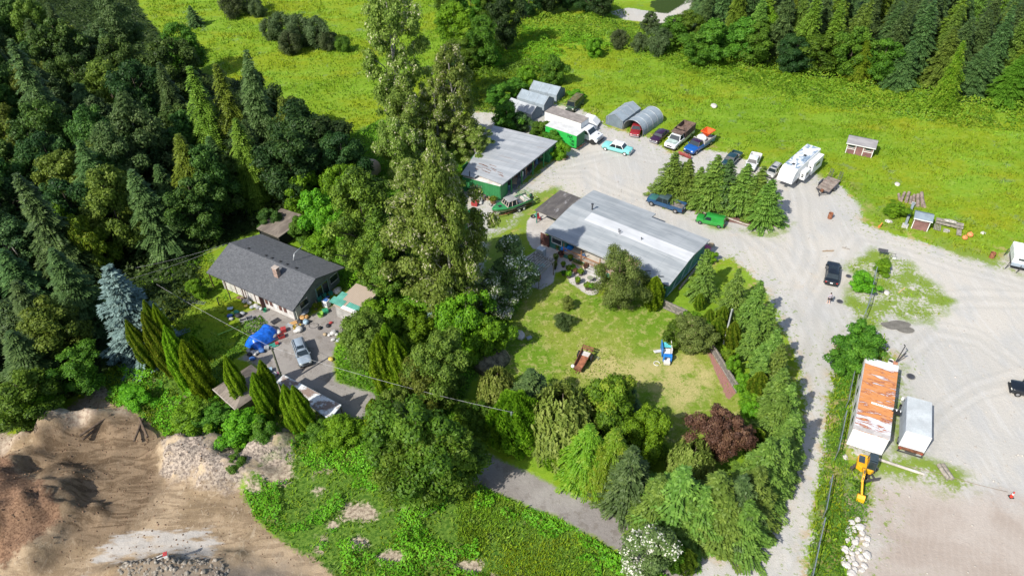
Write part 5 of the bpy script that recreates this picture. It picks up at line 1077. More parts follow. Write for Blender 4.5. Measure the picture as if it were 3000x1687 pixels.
for s in (-1, 1):
    m.tube([(-1.7, s * .98, 1.4), (-1.9, s * .95, 2.1), (-3.1, s * .9, 2.1), (-3.35, s * .9, 1.4)], .035, 5); m.tube([(-1.9, s * .95, 1.75), (-3.2, s * .9, 1.75)], .03, 5)
m.tube([(-3.1, -.9, 2.1), (-3.1, .9, 2.1)], .035, 5); m.tube([(-1.9, -.95, 2.1), (-1.9, .95, 2.1)], .035, 5); m.build('rail', BG, o)
m = MB(); m.box((-3.7, 0, 1.35), (.4, .35, .55)); m.bar((-3.7, 0, 1.2), (-3.85, 0, .6), .14); m.box((-3.65, .5, 1.25), (.3, .25, .4)); m.build('outboard_motor', BLK, o, bevel=.05)
m = MB()
for s in (-1, 1): m.bar((-3.2, s * .9, .5), (1.6, s * .9, .5), .09); m.bar((1.6, s * .9, .5), (4.3, 0, .45), .09)
for x in (-3, -1.5, 0, 1.5): m.bar((x, -.9, .52), (x, .9, .52), .08)
m.bar((2.8, 0, .5), (2.9, 0, 1.3), .09); m.bar((4.0, 0, 0), (4.0, 0, .5), .06); m.build('boat_trailer_frame', RUST, o)
for x in (-1.6, -.75):
    for y in (-1.05, 1.05): wheel(o, x, y, .33, .2, rim=WHT)
for y in (-1.05, 1.05): m = MB(); m.box((-1.17, y, .72), (1.7, .26, .04)); m.build('mudguard', CHR, o)

# excavator
o = thing('excavator', 'yellow mini excavator with dark cab roof behind the trailer office', 'excavator', (*pt('y', 660, 600, .7), 0), R(-116), s=.92)
YL = M('machine_yellow', (.80, .40, .012), .42, 0, .1, spec=.5, dirt=(.55, .26, .02)); DG = M('cab_dark', (.045, .065, .08), .35)
tr_ = R(-32)   # tracks turned against the house
m = MB()
for s in (-1, 1):
    c_, s_ = math.cos(tr_), math.sin(tr_)
    for k in range(22):
        t_ = k / 22 * 2 * math.pi; lx = 1.05 * np.clip(1.5 * math.cos(t_), -1, 1); lz = .30 + .25 * math.sin(t_); m.box((lx * c_ - s * .78 * -s_ * -1, lx * s_ + s * .78 * c_, lz), (.16, .36, .09), rz=tr_, ry=0)
    m.box((-s * .78 * s_, s * .78 * c_, .30), (2.1, .26, .34), rz=tr_)
m.build('track', M('track_rubber', (.07, .065, .06), .9), o)
bl = MB(); bl.box((1.55 * math.cos(R(35)), 1.55 * math.sin(R(35)), .35), (.12, 1.9, .45), rz=R(35)); bl.bar((.5, .1, .4), (1.4, .7, .4), .12); bl.bar((.2, .6, .4), (1.1, 1.15, .4), .12); bl.build('dozer_blade', STEEL, o)
m = MB(); m.prism([(-1.15, -.7), (-.75, -.92), (.55, -.92), (.85, -.4), (.85, .62), (.5, .9), (-.75, .9), (-1.15, .6)], .62, 1.30, axis='z'); m.build('house', YL, o, bevel=.06)
m = MB(); m.box((-.32, -.52, 1.36), (.95, .62, .10)); m.build('engine_cover', DG, o, bevel=.03)
m = MB(); m.add([(-.75, .05, 1.3), (.7, .05, 1.3), (.7, .9, 1.3), (-.75, .9, 1.3), (-.65, .1, 2.35), (.5, .1, 2.35), (.5, .86, 2.35), (-.65, .86, 2.35)], [(0, 1, 5, 4), (1, 2, 6, 5), (2, 3, 7, 6), (3, 0, 4, 7), (4, 5, 6, 7)]); m.build('cab_glass', GLASS, o)
m = MB(); m.box((-.2, .48, 2.40), (1.05, .86, .09)); m.build('cab_roof', DG, o, bevel=.05)
m = MB()
for (x, y, x2, y2) in ((-.75, .05, -.65, .1), (.7, .05, .5, .1), (.7, .9, .5, .86), (-.75, .9, -.65, .86)): m.bar((x, y, 1.3), (x2, y2, 2.36), .07)
m.bar((-.65, .1, 2.36), (.5, .1, 2.36), .06); m.bar((-.65, .86, 2.36), (.5, .86, 2.36), .06); m.bar((.5, .1, 2.36), (.5, .86, 2.36), .06); m.bar((-.65, .1, 2.36), (-.65, .86, 2.36), .06); m.build('cab_frame', DG, o)
m = MB(); P_ = [(.7, -.25, 1.1), (1.6, -.28, 1.95), (2.5, -.3, 2.15), (3.05, -.3, 1.6)]
for p, q, wv in ((P_[0], P_[1], .26), (P_[1], P_[2], .24), (P_[2], P_[3], .22)): m.bar(p, q, wv, wv * 1.15)
m.build('boom', YL, o, bevel=.02)
m = MB(); m.bar((2.95, -.3, 1.75), (4.2, -.05, .95), .18, .22); m.build('arm', YL, o, bevel=.02)
m = MB(); m.prism([(4.05, .45), (4.05, .95), (4.3, 1.1), (4.65, .85), (4.7, .35), (4.35, .2)], -.45, .35); m.build('bucket', YL, o, bevel=.03)
m = MB(); m.cyl((1.0, -.28, 1.15), (2.1, -.29, 1.85), .06, n=8); m.cyl((2.0, -.3, 2.4), (3.0, -.3, 1.95), .05, n=8); m.build('hydraulic_ram', STEEL, o)

# pickup camper on jacks at the right edge
o = thing('truck_camper', 'white pickup camper on legs cut off by the right edge', 'camper', (*pt('B', 1600, 880, 2.3), 0), R(-26))
CW = M('camper_body', (.70, .73, .72), .45); m = MB(); m.box((2.2, 1.9, 1.75), (4.4, 3.6, 1.1)); m.build('body', CW, o, bevel=.05)
m = MB(); m.box((2.2, 1.95, 2.34), (4.3, 3.5, .08)); m.build('roof', WHT, o)
m = MB(); m.box((2.2, 0.0, 1.2), (4.4, .3, .35)); m.build('rear_skirt', P_SILV, o)
m = MB(); m.box((2.4, .085, 2.02), (3.6, .03, .28)); m.build('window', GLASS, o)
m = MB(); m.box((2.2, 1.9, .85), (4.0, 3.2, .7)); m.build('underbody', BLK, o)
for p in ((-.1, .2), (-.1, 3.4), (1.2, -.2), (3.0, -.2)): m = MB(); m.bar((p[0], p[1], 1.3), (p[0] - .25, p[1] - .1, 0), .07); m.build('leg', STEEL, o)

# old spreader wagon on the lawn
(cx, cy), rz, Lp = spot('L', (470, 290), (270, 680), .8, .6)
o = thing('farm_wagon', 'rusty old spreader wagon with white and brown bed on the lawn', 'farm wagon', (cx, cy, 0), rz)
m = MB()
for s in (-1, 1): m.add([(-1.5, s * .62, 1.0), (1.4, s * .52, .95), (1.4, s * .42, .5), (-1.5, s * .5, .5)], [(0, 1, 2, 3)]); m.bar((-1.55, s * .64, 1.02), (1.45, s * .54, .97), .08)
m.build('side_board', RUST, o)
m = MB(); m.box((.3, 0, .50), (2.2, .95, .06)); m.build('bed_floor', M('rust_red', (.36, .14, .075), .9, var=.3, scale=2), o)
m = MB(); m.box((-1.1, 0, .52), (.75, .98, .07)); m.build('bed_panel', M('worn_white', (.62, .60, .56), .7), o)
m = MB(); m.cyl((-1.6, -.75, .9), (-1.6, .75, .9), .12, n=8); m.cyl((-1.75, -.7, 1.15), (-1.75, .7, 1.15), .10, n=8); m.bar((1.4, 0, .5), (2.2, 0, .45), .10); m.box((1.55, 0, .55), (.45, .9, .3)); m.build('beater', RUST, o)
for s in (-1, 1): wheel(o, -.85, s * .82, .45, .22, rim=RUST)
car_done = True
# ------------------------------------------------------------------ buildings
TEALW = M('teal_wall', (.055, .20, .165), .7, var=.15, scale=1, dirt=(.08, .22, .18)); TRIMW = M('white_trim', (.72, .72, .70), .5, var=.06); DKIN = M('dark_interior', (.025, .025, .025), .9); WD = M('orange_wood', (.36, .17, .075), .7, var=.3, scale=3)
def streak_roof(name, base, alt, lines=(1, .08, 1), sc=1.2, seam=None, dirt=None, amt=.5):
    t = NT(name); o = t.obj(); f = t.noise(o, sc, 5, .65, .2, lines); c = t.mix(t.step(f, .40, .62), base, alt)
    g = t.noise(o, .35, 4, .6); c = t.mix(t.math('MULTIPLY', t.step(g, .45, .65), .35), c, tuple(x * .8 for x in base))
    if dirt: c = t.mix(t.math('MULTIPLY', t.step(t.noise(o, 1.4, 5, .7, .4, lines), .60, .66), amt), c, dirt)
    if seam:
        x = t.n('ShaderNodeSeparateXYZ', {0: o}).outputs['X' if seam > 0 else 'Y']
        s = t.math('PINGPONG', x, abs(seam) / 2); c = t.mix(t.math('MULTIPLY', t.step(s, .03, .0), .45), c, tuple(v * .55 for v in base))
    return t.surf(c, .6, .1, None, .3)
# the long teal building
a0 = pt('b', 245, 460, 2.6); rz = R(-38.5); o = thing('long_building', 'long single storey teal building with pale grey roof beside the lawn', 'building', (a0[0], a0[1], 0), rz); LB = o
Lb = 19.6; dR = 11.4; dL = 12.7; xj = 10.6
prof = [(0, 2.55), (4.9, 3.2), (6.9, 3.36), (dR, 2.95)]
def roof_seg(m, x0, x1, pr, th=.14, skew=0.0):
    for (y0, z0), (y1, z1) in zip(pr[:-1], pr[1:]):
        m.add([(x0 + skew * y0, y0, z0), (x1, y0, z0), (x1, y1, z1), (x0 + skew * y1, y1, z1), (x0 + skew * y0, y0, z0 - th), (x1, y0, z0 - th), (x1, y1, z1 - th), (x0 + skew * y1, y1, z1 - th)], [(0, 1, 2, 3), (7, 6, 5, 4), (0, 4, 5, 1), (3, 2, 6, 7), (0, 3, 7, 4), (1, 5, 6, 2)])
G1 = streak_roof('membrane_grey', (.30, .325, .34), (.395, .415, .425), (.10, 1, 1), 1.0, 2.4, (.22, .245, .26), .7); G2 = streak_roof('membrane_white', (.50, .515, .53), (.58, .59, .60), (.10, 1, 1), 1.0, None, (.60, .61, .62), .3)
m = MB(); roof_seg(m, 0, Lb, prof[:2]); roof_seg(m, 0, xj, [prof[2], (dL, 2.85)]); roof_seg(m, xj, Lb, prof[2:]); m.build('roof', G1, o)
m = MB(); roof_seg(m, 3.4, Lb, [(4.9, 3.203), (6.9, 3.363)]); m.build('roof_strip', G2, o)
m = MB(); roof_seg(m, 0, 3.4, [(4.9, 3.2), (6.9, 3.36)]); m.build('roof_left', G1, o)
m = MB(); m.box((Lb / 2, -.03, 2.45), (Lb, .06, .16)); m.box((Lb + .03, 2.45, 2.82), (.05, 4.9, .14), rx=math.atan(.65 / 4.9)); m.box((Lb + .03, 9.2, 3.07), (.05, 4.5, .14), rx=-math.atan(.41 / 4.5)); m.build('fascia', M('fascia_grey', (.34, .35, .35), .6), o)
m = MB(); w0, w1 = .45, Lb - .35
m.prism([(.35 + 0, 0), (dR - .4, 0), (dR - .4, 2.78), (6.9, 3.18), (4.9, 3.02), (.35, 2.42)], w1 - .15, w1, axis='x'); m.box(((w0 + w1) / 2, 2.0 + .08, 1.2), (w1 - w0, .14, 2.4)); m.box((1.9, .42, 1.2), (3.0, .14, 2.4)); m.box((3.4, 1.2, 1.2), (.14, 1.6, 2.4)); m.box(((w0 + w1) / 2, dR - .5, 1.35), (w1 - w0, .14, 2.7)); m.box((w0 + .07, 6, 1.25), (.14, 11, 2.5)); m.build('wall', TEALW, o)
wf = MB(); 
for (x, z, sx, sz) in ((1.9, 1.95, 1.7, .1), (1.9, 1.05, 1.7, .1), (1.08, 1.5, .1, .95), (2.72, 1.5, .1, .95)): wf.box((x, .33, z), (sx, .08, sz))
wf = wf.build('window_frame', TRIMW, o); m = MB(); m.box((1.9, .34, 1.5), (1.6, .03, .85)); m.build('pane', GLASS, wf)
for x in (5.2, 8.2, 11.2, 14.6): m = MB(); m.box((x, 1.99, 1.5), (1.5, .05, 1.1)); m.build('window', GLASS, o)
m = MB(); m.box((9.5, .75, .62), (12.0, 2.3, .12)); m.build('deck', M('deck_pale', (.50, .46, .41), .8, var=.15), o)
m = MB(); m.box((7.4, -.44, .30), (7.6, .08, .60)); m.build('deck_skirt', TEALW, o)
m = MB(); m.bar((3.6, -.42, 1.55), (15.4, -.42, 1.55), .09); m.bar((3.6, -.42, .8), (15.4, -.42, .8), .06)
for k in range(60): x = 3.6 + k * .2; m.bar((x, -.42, .7), (x, -.42, 1.53), .035)
m.build('railing', WD, o)
m = MB()
for x in (3.6, 6.5, 9.5, 12.5, 15.4): m.bar((x, -.42, .0), (x, -.42, 2.4), .11)
m.build('veranda_post', WD, o)
m = MB()
for (p, q) in (((.9, .3), (2.6, 2.7)), ((3.2, .2), (4.8, 2.9)), ((5.4, .2), (6.8, 3.0))): m.bar((Lb - .30, p[0] + 1, p[1]), (Lb - .30, q[0] + 1, q[1]), .09)
m.box((Lb - .30, 5.5, .25), (.08, 9.8, .18)); m.build('end_wall_pipes', M('pale_teal', (.34, .48, .46), .5), o)
for (x, y, hh, r) in ((3.0, 7.6, 1.0, .11), (8.9, 5.2, .5, .05), (9.2, 5.0, .5, .05), (12.3, 5.5, .35, .05)): m = MB(); m.cyl((x, y, 3.15), (x, y, 3.2 + hh), r); m.cyl((x, y, 3.2 + hh), (x, y, 3.3 + hh), r * 1.8); m.build('vent_pipe', STEEL, o)
m = MB(); m.tube([(15.5, .3, 2.72), (16.0, .45, 2.9), (16.4, .9, 2.78)], .05, 5); m.tube([(17.5, .5, 2.75), (17.9, .4, 2.95), (18.3, .9, 2.8)], .05, 5); m.build('gutter_hose', BLK, o)
# dark roofed open annex
a, rz, L = frame('b', (180, 295), (325, 380), 2.4); o = thing('open_annex', 'open sided annex with dark patched roof at the left end of the long building', 'carport', (a[0], a[1], 0), R(-38.5))
DR = streak_roof('tar_roof', (.10, .09, .085), (.17, .155, .14), (1, .3, 1), .8, None, (.30, .29, .29), .8); m = MB(); m.box((2.2, 3.1, 2.38), (4.6, 6.6, .12)); m.build('roof', DR, o)
for p in ((.1, .1), (4.0, .1), (.1, 6.2), (.1, 3.1)): m = MB(); m.bar((p[0], p[1], 0), (p[0], p[1], 2.34), .13); m.build('post', TEALW, o)
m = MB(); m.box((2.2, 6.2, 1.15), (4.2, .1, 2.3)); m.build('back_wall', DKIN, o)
# workshop between two containers
a = pt('a', 140, 810, 2.9); WS = o = thing('workshop', 'open workshop with grey sheet roof spanning two green containers', 'workshop', (a[0], a[1], 0), R(-27.7))
def gcol(n, c): 
    t = NT(n); ob = t.obj(); return t.surf(t.mix(t.step(t.noise(ob, .8, 4), .4, .7), c, tuple(x * .8 for x in c)), .55, .1)
GC = M('container_green', (.045, .24, .085), .55, .1, .14, .8, dirt=(.04, .19, .07))
RFW = streak_roof('sheet_roof', (.34, .36, .38), (.44, .455, .47), (.10, 1.0, 1), 1.1, 1.2, (.28, .23, .20), .45)
b_ = (pt('a', 440, 888, 2.9) - a); loc = lambda c, x, y, z: (lambda d: (d[0] * math.cos(R(27.7)) - d[1] * math.sin(R(27.7)) * 1, d[0] * math.sin(R(27.7)) + d[1] * math.cos(R(27.7))))(pt(c, x, y, z) - a)
c0 = (.0, 1.5); c1 = loc('a', 440, 884, 3.0); c2 = loc('a', 860, 548, 3.1); c3 = (-3.0, 16.2)
m = MB(); m.prism([(-.2, .0), (2.1, .05), (2.3, 1.0), (c1[0], c1[1] + .2), c2, c3], 2.92, 3.02, axis='z'); m.build('roof', RFW, o)
m = MB(); ey = .15; d = np.array(c2) - np.array(c1); d /= np.hypot(*d)
m.bar((c1[0] - .05, c1[1] + .25, 2.83), (c2[0] - .05, c2[1] - .1, 2.83), .10, .16); m.build('fascia', M('dark_fascia', (.13, .14, .15), .6), o)
def container(p, x0, y0, L, Wd, H, skew=0.0):
    m = MB(); n = int(L / .28)
    for side, sy in ((y0, -1), (y0 + Wd, 1)):
        for k in range(n):
            xa, xb = x0 + L * k / n, x0 + L * (k + 1) / n; q = (xb - xa) / 4; off = .045 * sy
            for (u0, o0, u1, o1) in ((xa, 0, xa + q, 0), (xa + q, 0, xa + 2 * q, -off), (xa + 2 * q, -off, xa + 3 * q, -off), (xa + 3 * q, -off, xb, 0)): m.quad((u0, side + o0, .12), (u1, side + o1, .12), (u1, side + o1, H - .08), (u0, side + o0, H - .08))
    for sx in (x0, x0 + L): m.box((sx, y0 + Wd / 2, H / 2), (.08, Wd, H))
    for z in (.08, H - .06):
        for yv in (y0, y0 + Wd): m.box((x0 + L / 2, yv, z), (L, .09, .12))
    c = m.build('container', GC, p)
    m = MB(); m.box((x0 + L / 2, y0 + Wd / 2, H - .01), (L - .06, Wd - .06, .04)); m.build('container_roof', M('container_roof_white', (.62, .60, .57), .6, dirt=(.50, .34, .27)), c); return c
container(o, 0.0, 0.05, 6.6, 2.44, 2.6); container(o, 1.2, 13.6, 7.4, 2.44, 2.6)
m = MB()
for t_ in (.18, .36, .56, .76): p = np.array(c1) * (1 - t_) + np.array(c2) * t_; m = MB(); m.bar((p[0] - .25, p[1], 0), (p[0] - .25, p[1], 2.9), .16); m.build('post', GC, o)
m = MB(); m.box((3.0, 8.0, .05), (8.6, 11.0, .06)); m.build('floor_slab', M('slab_grey', (.25, .26, .26), .9, var=.3, dirt=(.12, .12, .12)), o)
m = MB(); m.box((-1.4, 8.0, 1.4), (.1, 11.0, 2.8)); m.build('back_wall', GC, o)
m = MB(); m.box((.9, .75, 3.06), (.12, 1.5, .04), rz=.5); m.build('roof_flap', BLK, o)
for k in range(16):
    m = MB(); m.box((2.5 + random.uniform(-1.6, 3.2), 2.2 + random.uniform(0, 2.6), 3.03), (random.uniform(.3, 1.3), random.uniform(.05, .14), .012), rz=random.uniform(-.4, .1)); m.build('rust_scrape', RUST, o)
# stored things under the roof
sg = random.Random(9)
for k in range(9):
    t_ = .12 + k * .095; p = np.array(c1) * (1 - t_) + np.array(c2) * t_; X, Y = p[0] - sg.uniform(1.0, 2.2), p[1]; c_, s_ = math.cos(R(-27.7)), math.sin(R(-27.7)); wx, wy = a[0] + X * c_ - Y * s_, a[1] + X * s_ + Y * c_
    col = [WD, M('store_blue', (.10, .20, .30), .6), M('store_tan', (.42, .33, .22), .7), RUST, WHT, STEEL][k % 6]; nm = ['crate', 'drum', 'workbench'][k % 3]
    q = thing(nm, ['wooden crate standing under the workshop roof', 'drum standing under the workshop roof', 'cluttered bench under the workshop roof'][k % 3], nm.replace('_', ' '), (wx, wy, .08), sg.uniform(0, 3), 'things stored under the workshop roof')
    m = MB()
    if k % 3 == 0: m.box((0, 0, .45), (.9, .9, .9)); m.build('box', col, q, bevel=.03); m = MB(); m.box((0, 0, .92), (.95, .2, .05)); m.build('slat', WOODG, q)
    elif k % 3 == 1: m.cyl((0, 0, 0), (0, 0, .9), .3, n=16); m.build('barrel', col, q); m = MB(); m.cyl((0, 0, .9), (0, 0, .93), .28, n=16); m.build('lid', STEEL, q)
    else: m.box((0, 0, .85), (1.8, .7, .08)); m.build('bench_top', col, q); m = MB(); [m.bar((x, y, 0), (x, y, .82), .08) for x in (-.8, .8) for y in (-.3, .3)]; m.build('leg_frame', STEEL, q)
for k in range(7):
    t_ = .5 + k * .012; p = np.array(c1) * (1 - t_) + np.array(c2) * t_; c_, s_ = math.cos(R(-27.7)), math.sin(R(-27.7)); X, Y = p[0] - .9 - k * .12, p[1] + k * .25; wx, wy = a[0] + X * c_ - Y * s_, a[1] + X * s_ + Y * c_
    m = MB(); m.bar((0, 0, .05), (sg.uniform(-.6, .2), sg.uniform(.1, .6), 2.5), .14, .04); q = m.build('plank', WD if k % 2 else WOODG); q.location = (wx, wy, .08); tag(q, 'board leaning upright under the workshop roof', 'plank', 'boards leaning in the workshop')

# grey canvas shelters
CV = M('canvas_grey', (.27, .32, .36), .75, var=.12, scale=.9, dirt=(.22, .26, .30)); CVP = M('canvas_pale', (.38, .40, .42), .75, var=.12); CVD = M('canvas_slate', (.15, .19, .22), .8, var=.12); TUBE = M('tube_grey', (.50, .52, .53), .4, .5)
def gable_tent(label, c, A, B, zr, W, eave, ridge, mroof, mend, grp=None, door=False, flip=False):
    """A: back end of the ridge, B: the near end of the ridge as seen"""
    a, rz, L = frame(c, A, B, ridge); o = thing('canvas_shelter', label, 'shelter', (a[0], a[1], 0), rz, grp); h = W / 2
    m = MB(); pr = [(-h, .02), (-h, eave), (0, ridge), (h, eave), (h, .02)]
    for (p, q) in zip(pr[:-1], pr[1:]):
        nseg = max(4, int(L / .7))
        for k in range(nseg):
            x0, x1 = L * k / nseg, L * (k + 1) / nseg; xm = (x0 + x1) / 2; sg_ = .05
            ny, nz = (q[1] - p[1]), -(q[0] - p[0]); ln = math.hypot(ny, nz); ny, nz = -ny / ln * sg_ * -1, -nz / ln * sg_ * -1
            mid = lambda P_: (xm, P_[0] + ny * (1 if P_ in (p, q) else 0) * 0, P_[1])
            m.quad((x0, *p), (x1, *p), (x1, *q), (x0, *q))
    m.build('cover', mroof, o)
    for xe in (L - .02, .02): m = MB(); m.add([(xe, y, z) for y, z in pr], [(0, 1, 2, 3, 4)]); m.build('end_panel', mend, o)
    m = MB()
    for x in (0.01, L * .33, L * .66, L + .01):
        for (p, q) in zip(pr[:-1], pr[1:]): m.bar((x, p[0] * 1.01, p[1] + .02), (x, q[0] * 1.01, q[1] + .02), .05)
    m.build('frame', TUBE if mroof is not CVP else CVP, o)
    if door: m = MB(); m.bar((L + .01, -h * .72, .05), (L + .01, -h * .72, eave + .2), .03); m.bar((L + .01, h * .72, .05), (L + .01, h * .72, eave + .2), .03); m.build('zip_seam', CVP, o)
    return o
gable_tent('grey shelter nearest the green truck body, of three in a row', 'n', (600, 868), (825, 945), 2.6, 3.2, 1.5, 2.5, CVP, CVD)
gable_tent('middle grey shelter of three in a row behind the box truck', 'n', (695, 790), (935, 858), 2.6, 3.4, 1.6, 2.6, CV, CVD)
gable_tent('farthest grey shelter of three in a row, nearest the old green van', 'n', (800, 715), (1040, 772), 2.6, 3.4, 1.6, 2.6, CV, CVD)
gable_tent('grey gabled shelter with closed front beside the round shelter', 'n', (1680, 900), (1520, 1015), 2.6, 3.4, 1.6, 2.5, CV, CVD, door=True)
a, rz, L = frame('n', (1870, 950), (1690, 1072), 2.5); o = thing('round_shelter', 'round topped grey canvas shelter with open front over a red vintage car', 'shelter', (a[0], a[1], 0), rz)
m = MB(); n = 14; Rr = 2.0
arc = [(-Rr * 1.0, .02)] + [(-Rr * math.cos(math.pi * k / n) * (1 if True else 0), .75 + (2.5 - .75) * math.sin(math.pi * k / n)) for k in range(n + 1)] + [(Rr, .02)]
for (p, q) in zip(arc[:-1], arc[1:]):
    for k in range(6): m.quad((L * k / 6, *p), (L * (k + 1) / 6, *p), (L * (k + 1) / 6, *q), (L * k / 6, *q))
m.build('cover', CV, o)
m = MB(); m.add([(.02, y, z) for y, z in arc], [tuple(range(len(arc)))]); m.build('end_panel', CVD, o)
for k in range(5): m = MB(); m.tube([(L * k / 4 + (.02 if k else -.02), y * 1.012, z + .02) for y, z in arc], .035, 5); m.build('hoop', TUBE, o)

# the dark roofed house
a = pt('h', 180, 640, 2.5); rz = R(-31.5); HS = o = thing('house', 'bungalow with dark charcoal shingle roof and brick chimney among clutter', 'house', (a[0], a[1], 0), rz)
t = NT('shingles'); ob = t.obj(); br = t.n('ShaderNodeTexBrick', {'Vector': ob, 'Scale': 1.0, 'Color1': (.085, .09, .10, 1), 'Color2': (.13, .136, .148, 1), 'Mortar': (.03, .033, .04, 1), 'Mortar Size': .012, 'Brick Width': .5, 'Row Height': .22})
cc = t.mix(t.step(t.noise(ob, 3.5, 4, .7), .35, .7), (.075, .080, .088), (.15, .155, .165)); cc = t.mix(.45, cc, br.outputs['Color']); cc = t.mix(t.math('MULTIPLY', t.step(t.noise(ob, 1.3, 3, .6), .70, .74), .6), cc, (.22, .17, .15)); SH = t.surf(cc, .9)
Lh, dh, rg_y, ez, rz_ = 15.0, 9.9, 4.7, 2.5, 4.35; xr0, xr1 = -.1, 15.4
m = MB(); th = .15
for (y0, z0, y1, z1) in ((0, ez, rg_y, rz_), (rg_y, rz_, dh, ez)):
    m.add([(xr0, y0, z0), (xr1, y0, z0), (xr1, y1, z1), (xr0, y1, z1), (xr0, y0, z0 - th), (xr1, y0, z0 - th), (xr1, y1, z1 - th), (xr0, y1, z1 - th)], [(0, 1, 2, 3), (7, 6, 5, 4), (0, 4, 5, 1), (3, 2, 6, 7), (0, 3, 7, 4), (1, 5, 6, 2)])
rf = m.build('roof', SH, o)
m = MB(); m.box((10.1, 3.2, 4.35), (.75, .55, 1.5)); ch = m.build('chimney', M('pink_brick', (.38, .27, .22), .9, var=.3, scale=5), rf); m = MB(); m.box((10.1, 3.2, 5.14), (.85, .65, .09)); m.build('chimney_cap', M('cap_concrete', (.42, .36, .31), .8), ch)
for k, x in enumerate((3.0, 6.2, 7.3, 8.8, 10.0, 11.6)): m = MB(); m.box((x, rg_y + .5, rz_ - .12), (.28, .28, .10), rx=-.35); m.build('roof_vent', BLK, rf)
m = MB(); m.tube([(9.6, 6.6, 3.7), (9.4, 7.2, 4.4), (9.3, 8.9, 4.5)], .06, 6); m.build('antenna_mast', TUBE, rf)
LTW = M('siding_pale', (.58, .56, .54), .7, var=.15, scale=1.5, dirt=(.34, .31, .30)); GRW = M('siding_grey', (.17, .19, .185), .8, var=.2); BRP = M('brown_panel', (.13, .065, .055), .7)
m = MB(); m.box((8.2, .75, 1.18), (12.6, .14, 2.36)); m.box((1.85, 4.7, 1.2), (.14, 8.2, 2.4)); m.box((8.2, 9.2, 1.18), (12.6, .14, 2.36)); m.build('wall', LTW, o)
m = MB(); m.prism([(.8, 0), (9.25, 0), (9.25, 2.45), (4.7, 4.15), (.8, 2.55)], 14.45, 14.6, axis='x'); m.build('gable_wall', GRW, o)
for k in range(5): m = MB(); m.box((9.8 + k * .82, .66, 1.35), (.5, .05, 1.3)); m.build('window', BRP if k != 2 else TRIMW, o)
for k in range(6): m = MB(); m.box((3.2 + k * .9, .66, 1.2), (.1, .06, 2.2)); m.build('stud', BRP if k % 2 else TRIMW, o)
m = MB(); m.box((9.2, .45, 1.1), (.12, .55, 2.2)); m.build('door', BRP, o)
dr = MB(); dr.box((14.63, 6.0, 1.15), (.05, 2.4, 2.1)); dr = dr.build('glass_door', M('door_teal_frame', (.22, .35, .33), .5), o)
for y in (5.45, 6.55): m = MB(); m.box((14.67, y, 1.15), (.03, .95, 1.9)); m.build('pane', GLASS, dr)
for y in (2.6, 8.3): m = MB(); m.box((14.63, y, 1.5), (.05, 1.3, 1.0)); wn_ = m.build('window', GLASS, o); m = MB(); m.box((14.65, y, 2.03), (.06, 1.4, .07)); m.box((14.65, y, .97), (.06, 1.4, .07)); m.build('window_frame', TRIMW, wn_)
m = MB(); m.box((14.72, 1.35, 1.0), (.12, .85, 1.9)); m.build('old_door_panel', M('panel_greenish', (.40, .43, .38), .7), o)
m = MB(); m.box((.6, 2.9, 1.15), (.1, 1.6, 2.2)); m.build('side_screen', TRIMW, o); m = MB(); m.box((1.2, 2.2, .7), (1.6, .08, 1.4)); m.build('side_panel', LTW, o)
for x in (.15, 3.0, 6.2): m = MB(); m.bar((x, .15, 0), (x, .15, 2.4), .1); m.build('porch_post', BRP, o)
# lean-to with corrugated roof
a, rz, L = frame('z', (1880, 300), (2240, 452), 2.1); o = thing('lean_to_shed', 'grey lean-to shed with corrugated beige roof and teal patches by the driveway', 'shed', (a[0], a[1], 0), rz)
ctr = NT('corrugated_beige'); ob = ctr.obj(); xx = ctr.n('ShaderNodeSeparateXYZ', {0: ob}).outputs['X']; wv = ctr.math('PINGPONG', xx, .11); CBE = ctr.surf(ctr.mix(ctr.step(wv, .02, .09), (.22, .17, .13), (.48, .40, .32)), .6)
Ls = L; m = MB(); m.add([(0, 0, 2.1), (Ls, 0, 2.05), (Ls + .3, 4.6, 2.5), (0.2, 4.4, 2.55), (0, 0, 2.02), (Ls, 0, 1.97), (Ls + .3, 4.6, 2.42), (.2, 4.4, 2.47)], [(0, 1, 2, 3), (7, 6, 5, 4), (0, 4, 5, 1), (3, 2, 6, 7), (0, 3, 7, 4), (1, 5, 6, 2)]); m.build('roof', CBE, o)
m = MB(); zt_ = lambda y: 2.12 + y * .1
for (x0, x1, y0, y1) in ((-.9, 1.2, .2, 1.3), (-.5, .5, 1.3, 2.4), (1.6, Ls, .55, 1.35)): m.quad((x0, y0, zt_(y0)), (x1, y0, zt_(y0)), (x1, y1, zt_(y1)), (x0, y1, zt_(y1)))
m.build('teal_sheet', M('sheet_teal', (.10, .33, .26), .6), o)
m = MB(); m.quad((1.2, 0, zt_(0)), (Ls, 0, zt_(0)), (Ls, .55, zt_(.55)), (1.2, .55, zt_(.55))); m.build('white_sheet', TRIMW, o)
m = MB(); m.box((Ls / 2, .25, 1.0), (Ls - .2, .1, 2.0)); m.box((Ls - .2, 2.3, 1.0), (.1, 4.2, 2.0)); m.box((.1, 2.3, 1.0), (.1, 4.2, 2.0)); m.build('wall', M('shed_grey', (.40, .39, .37), .8, var=.2), o)
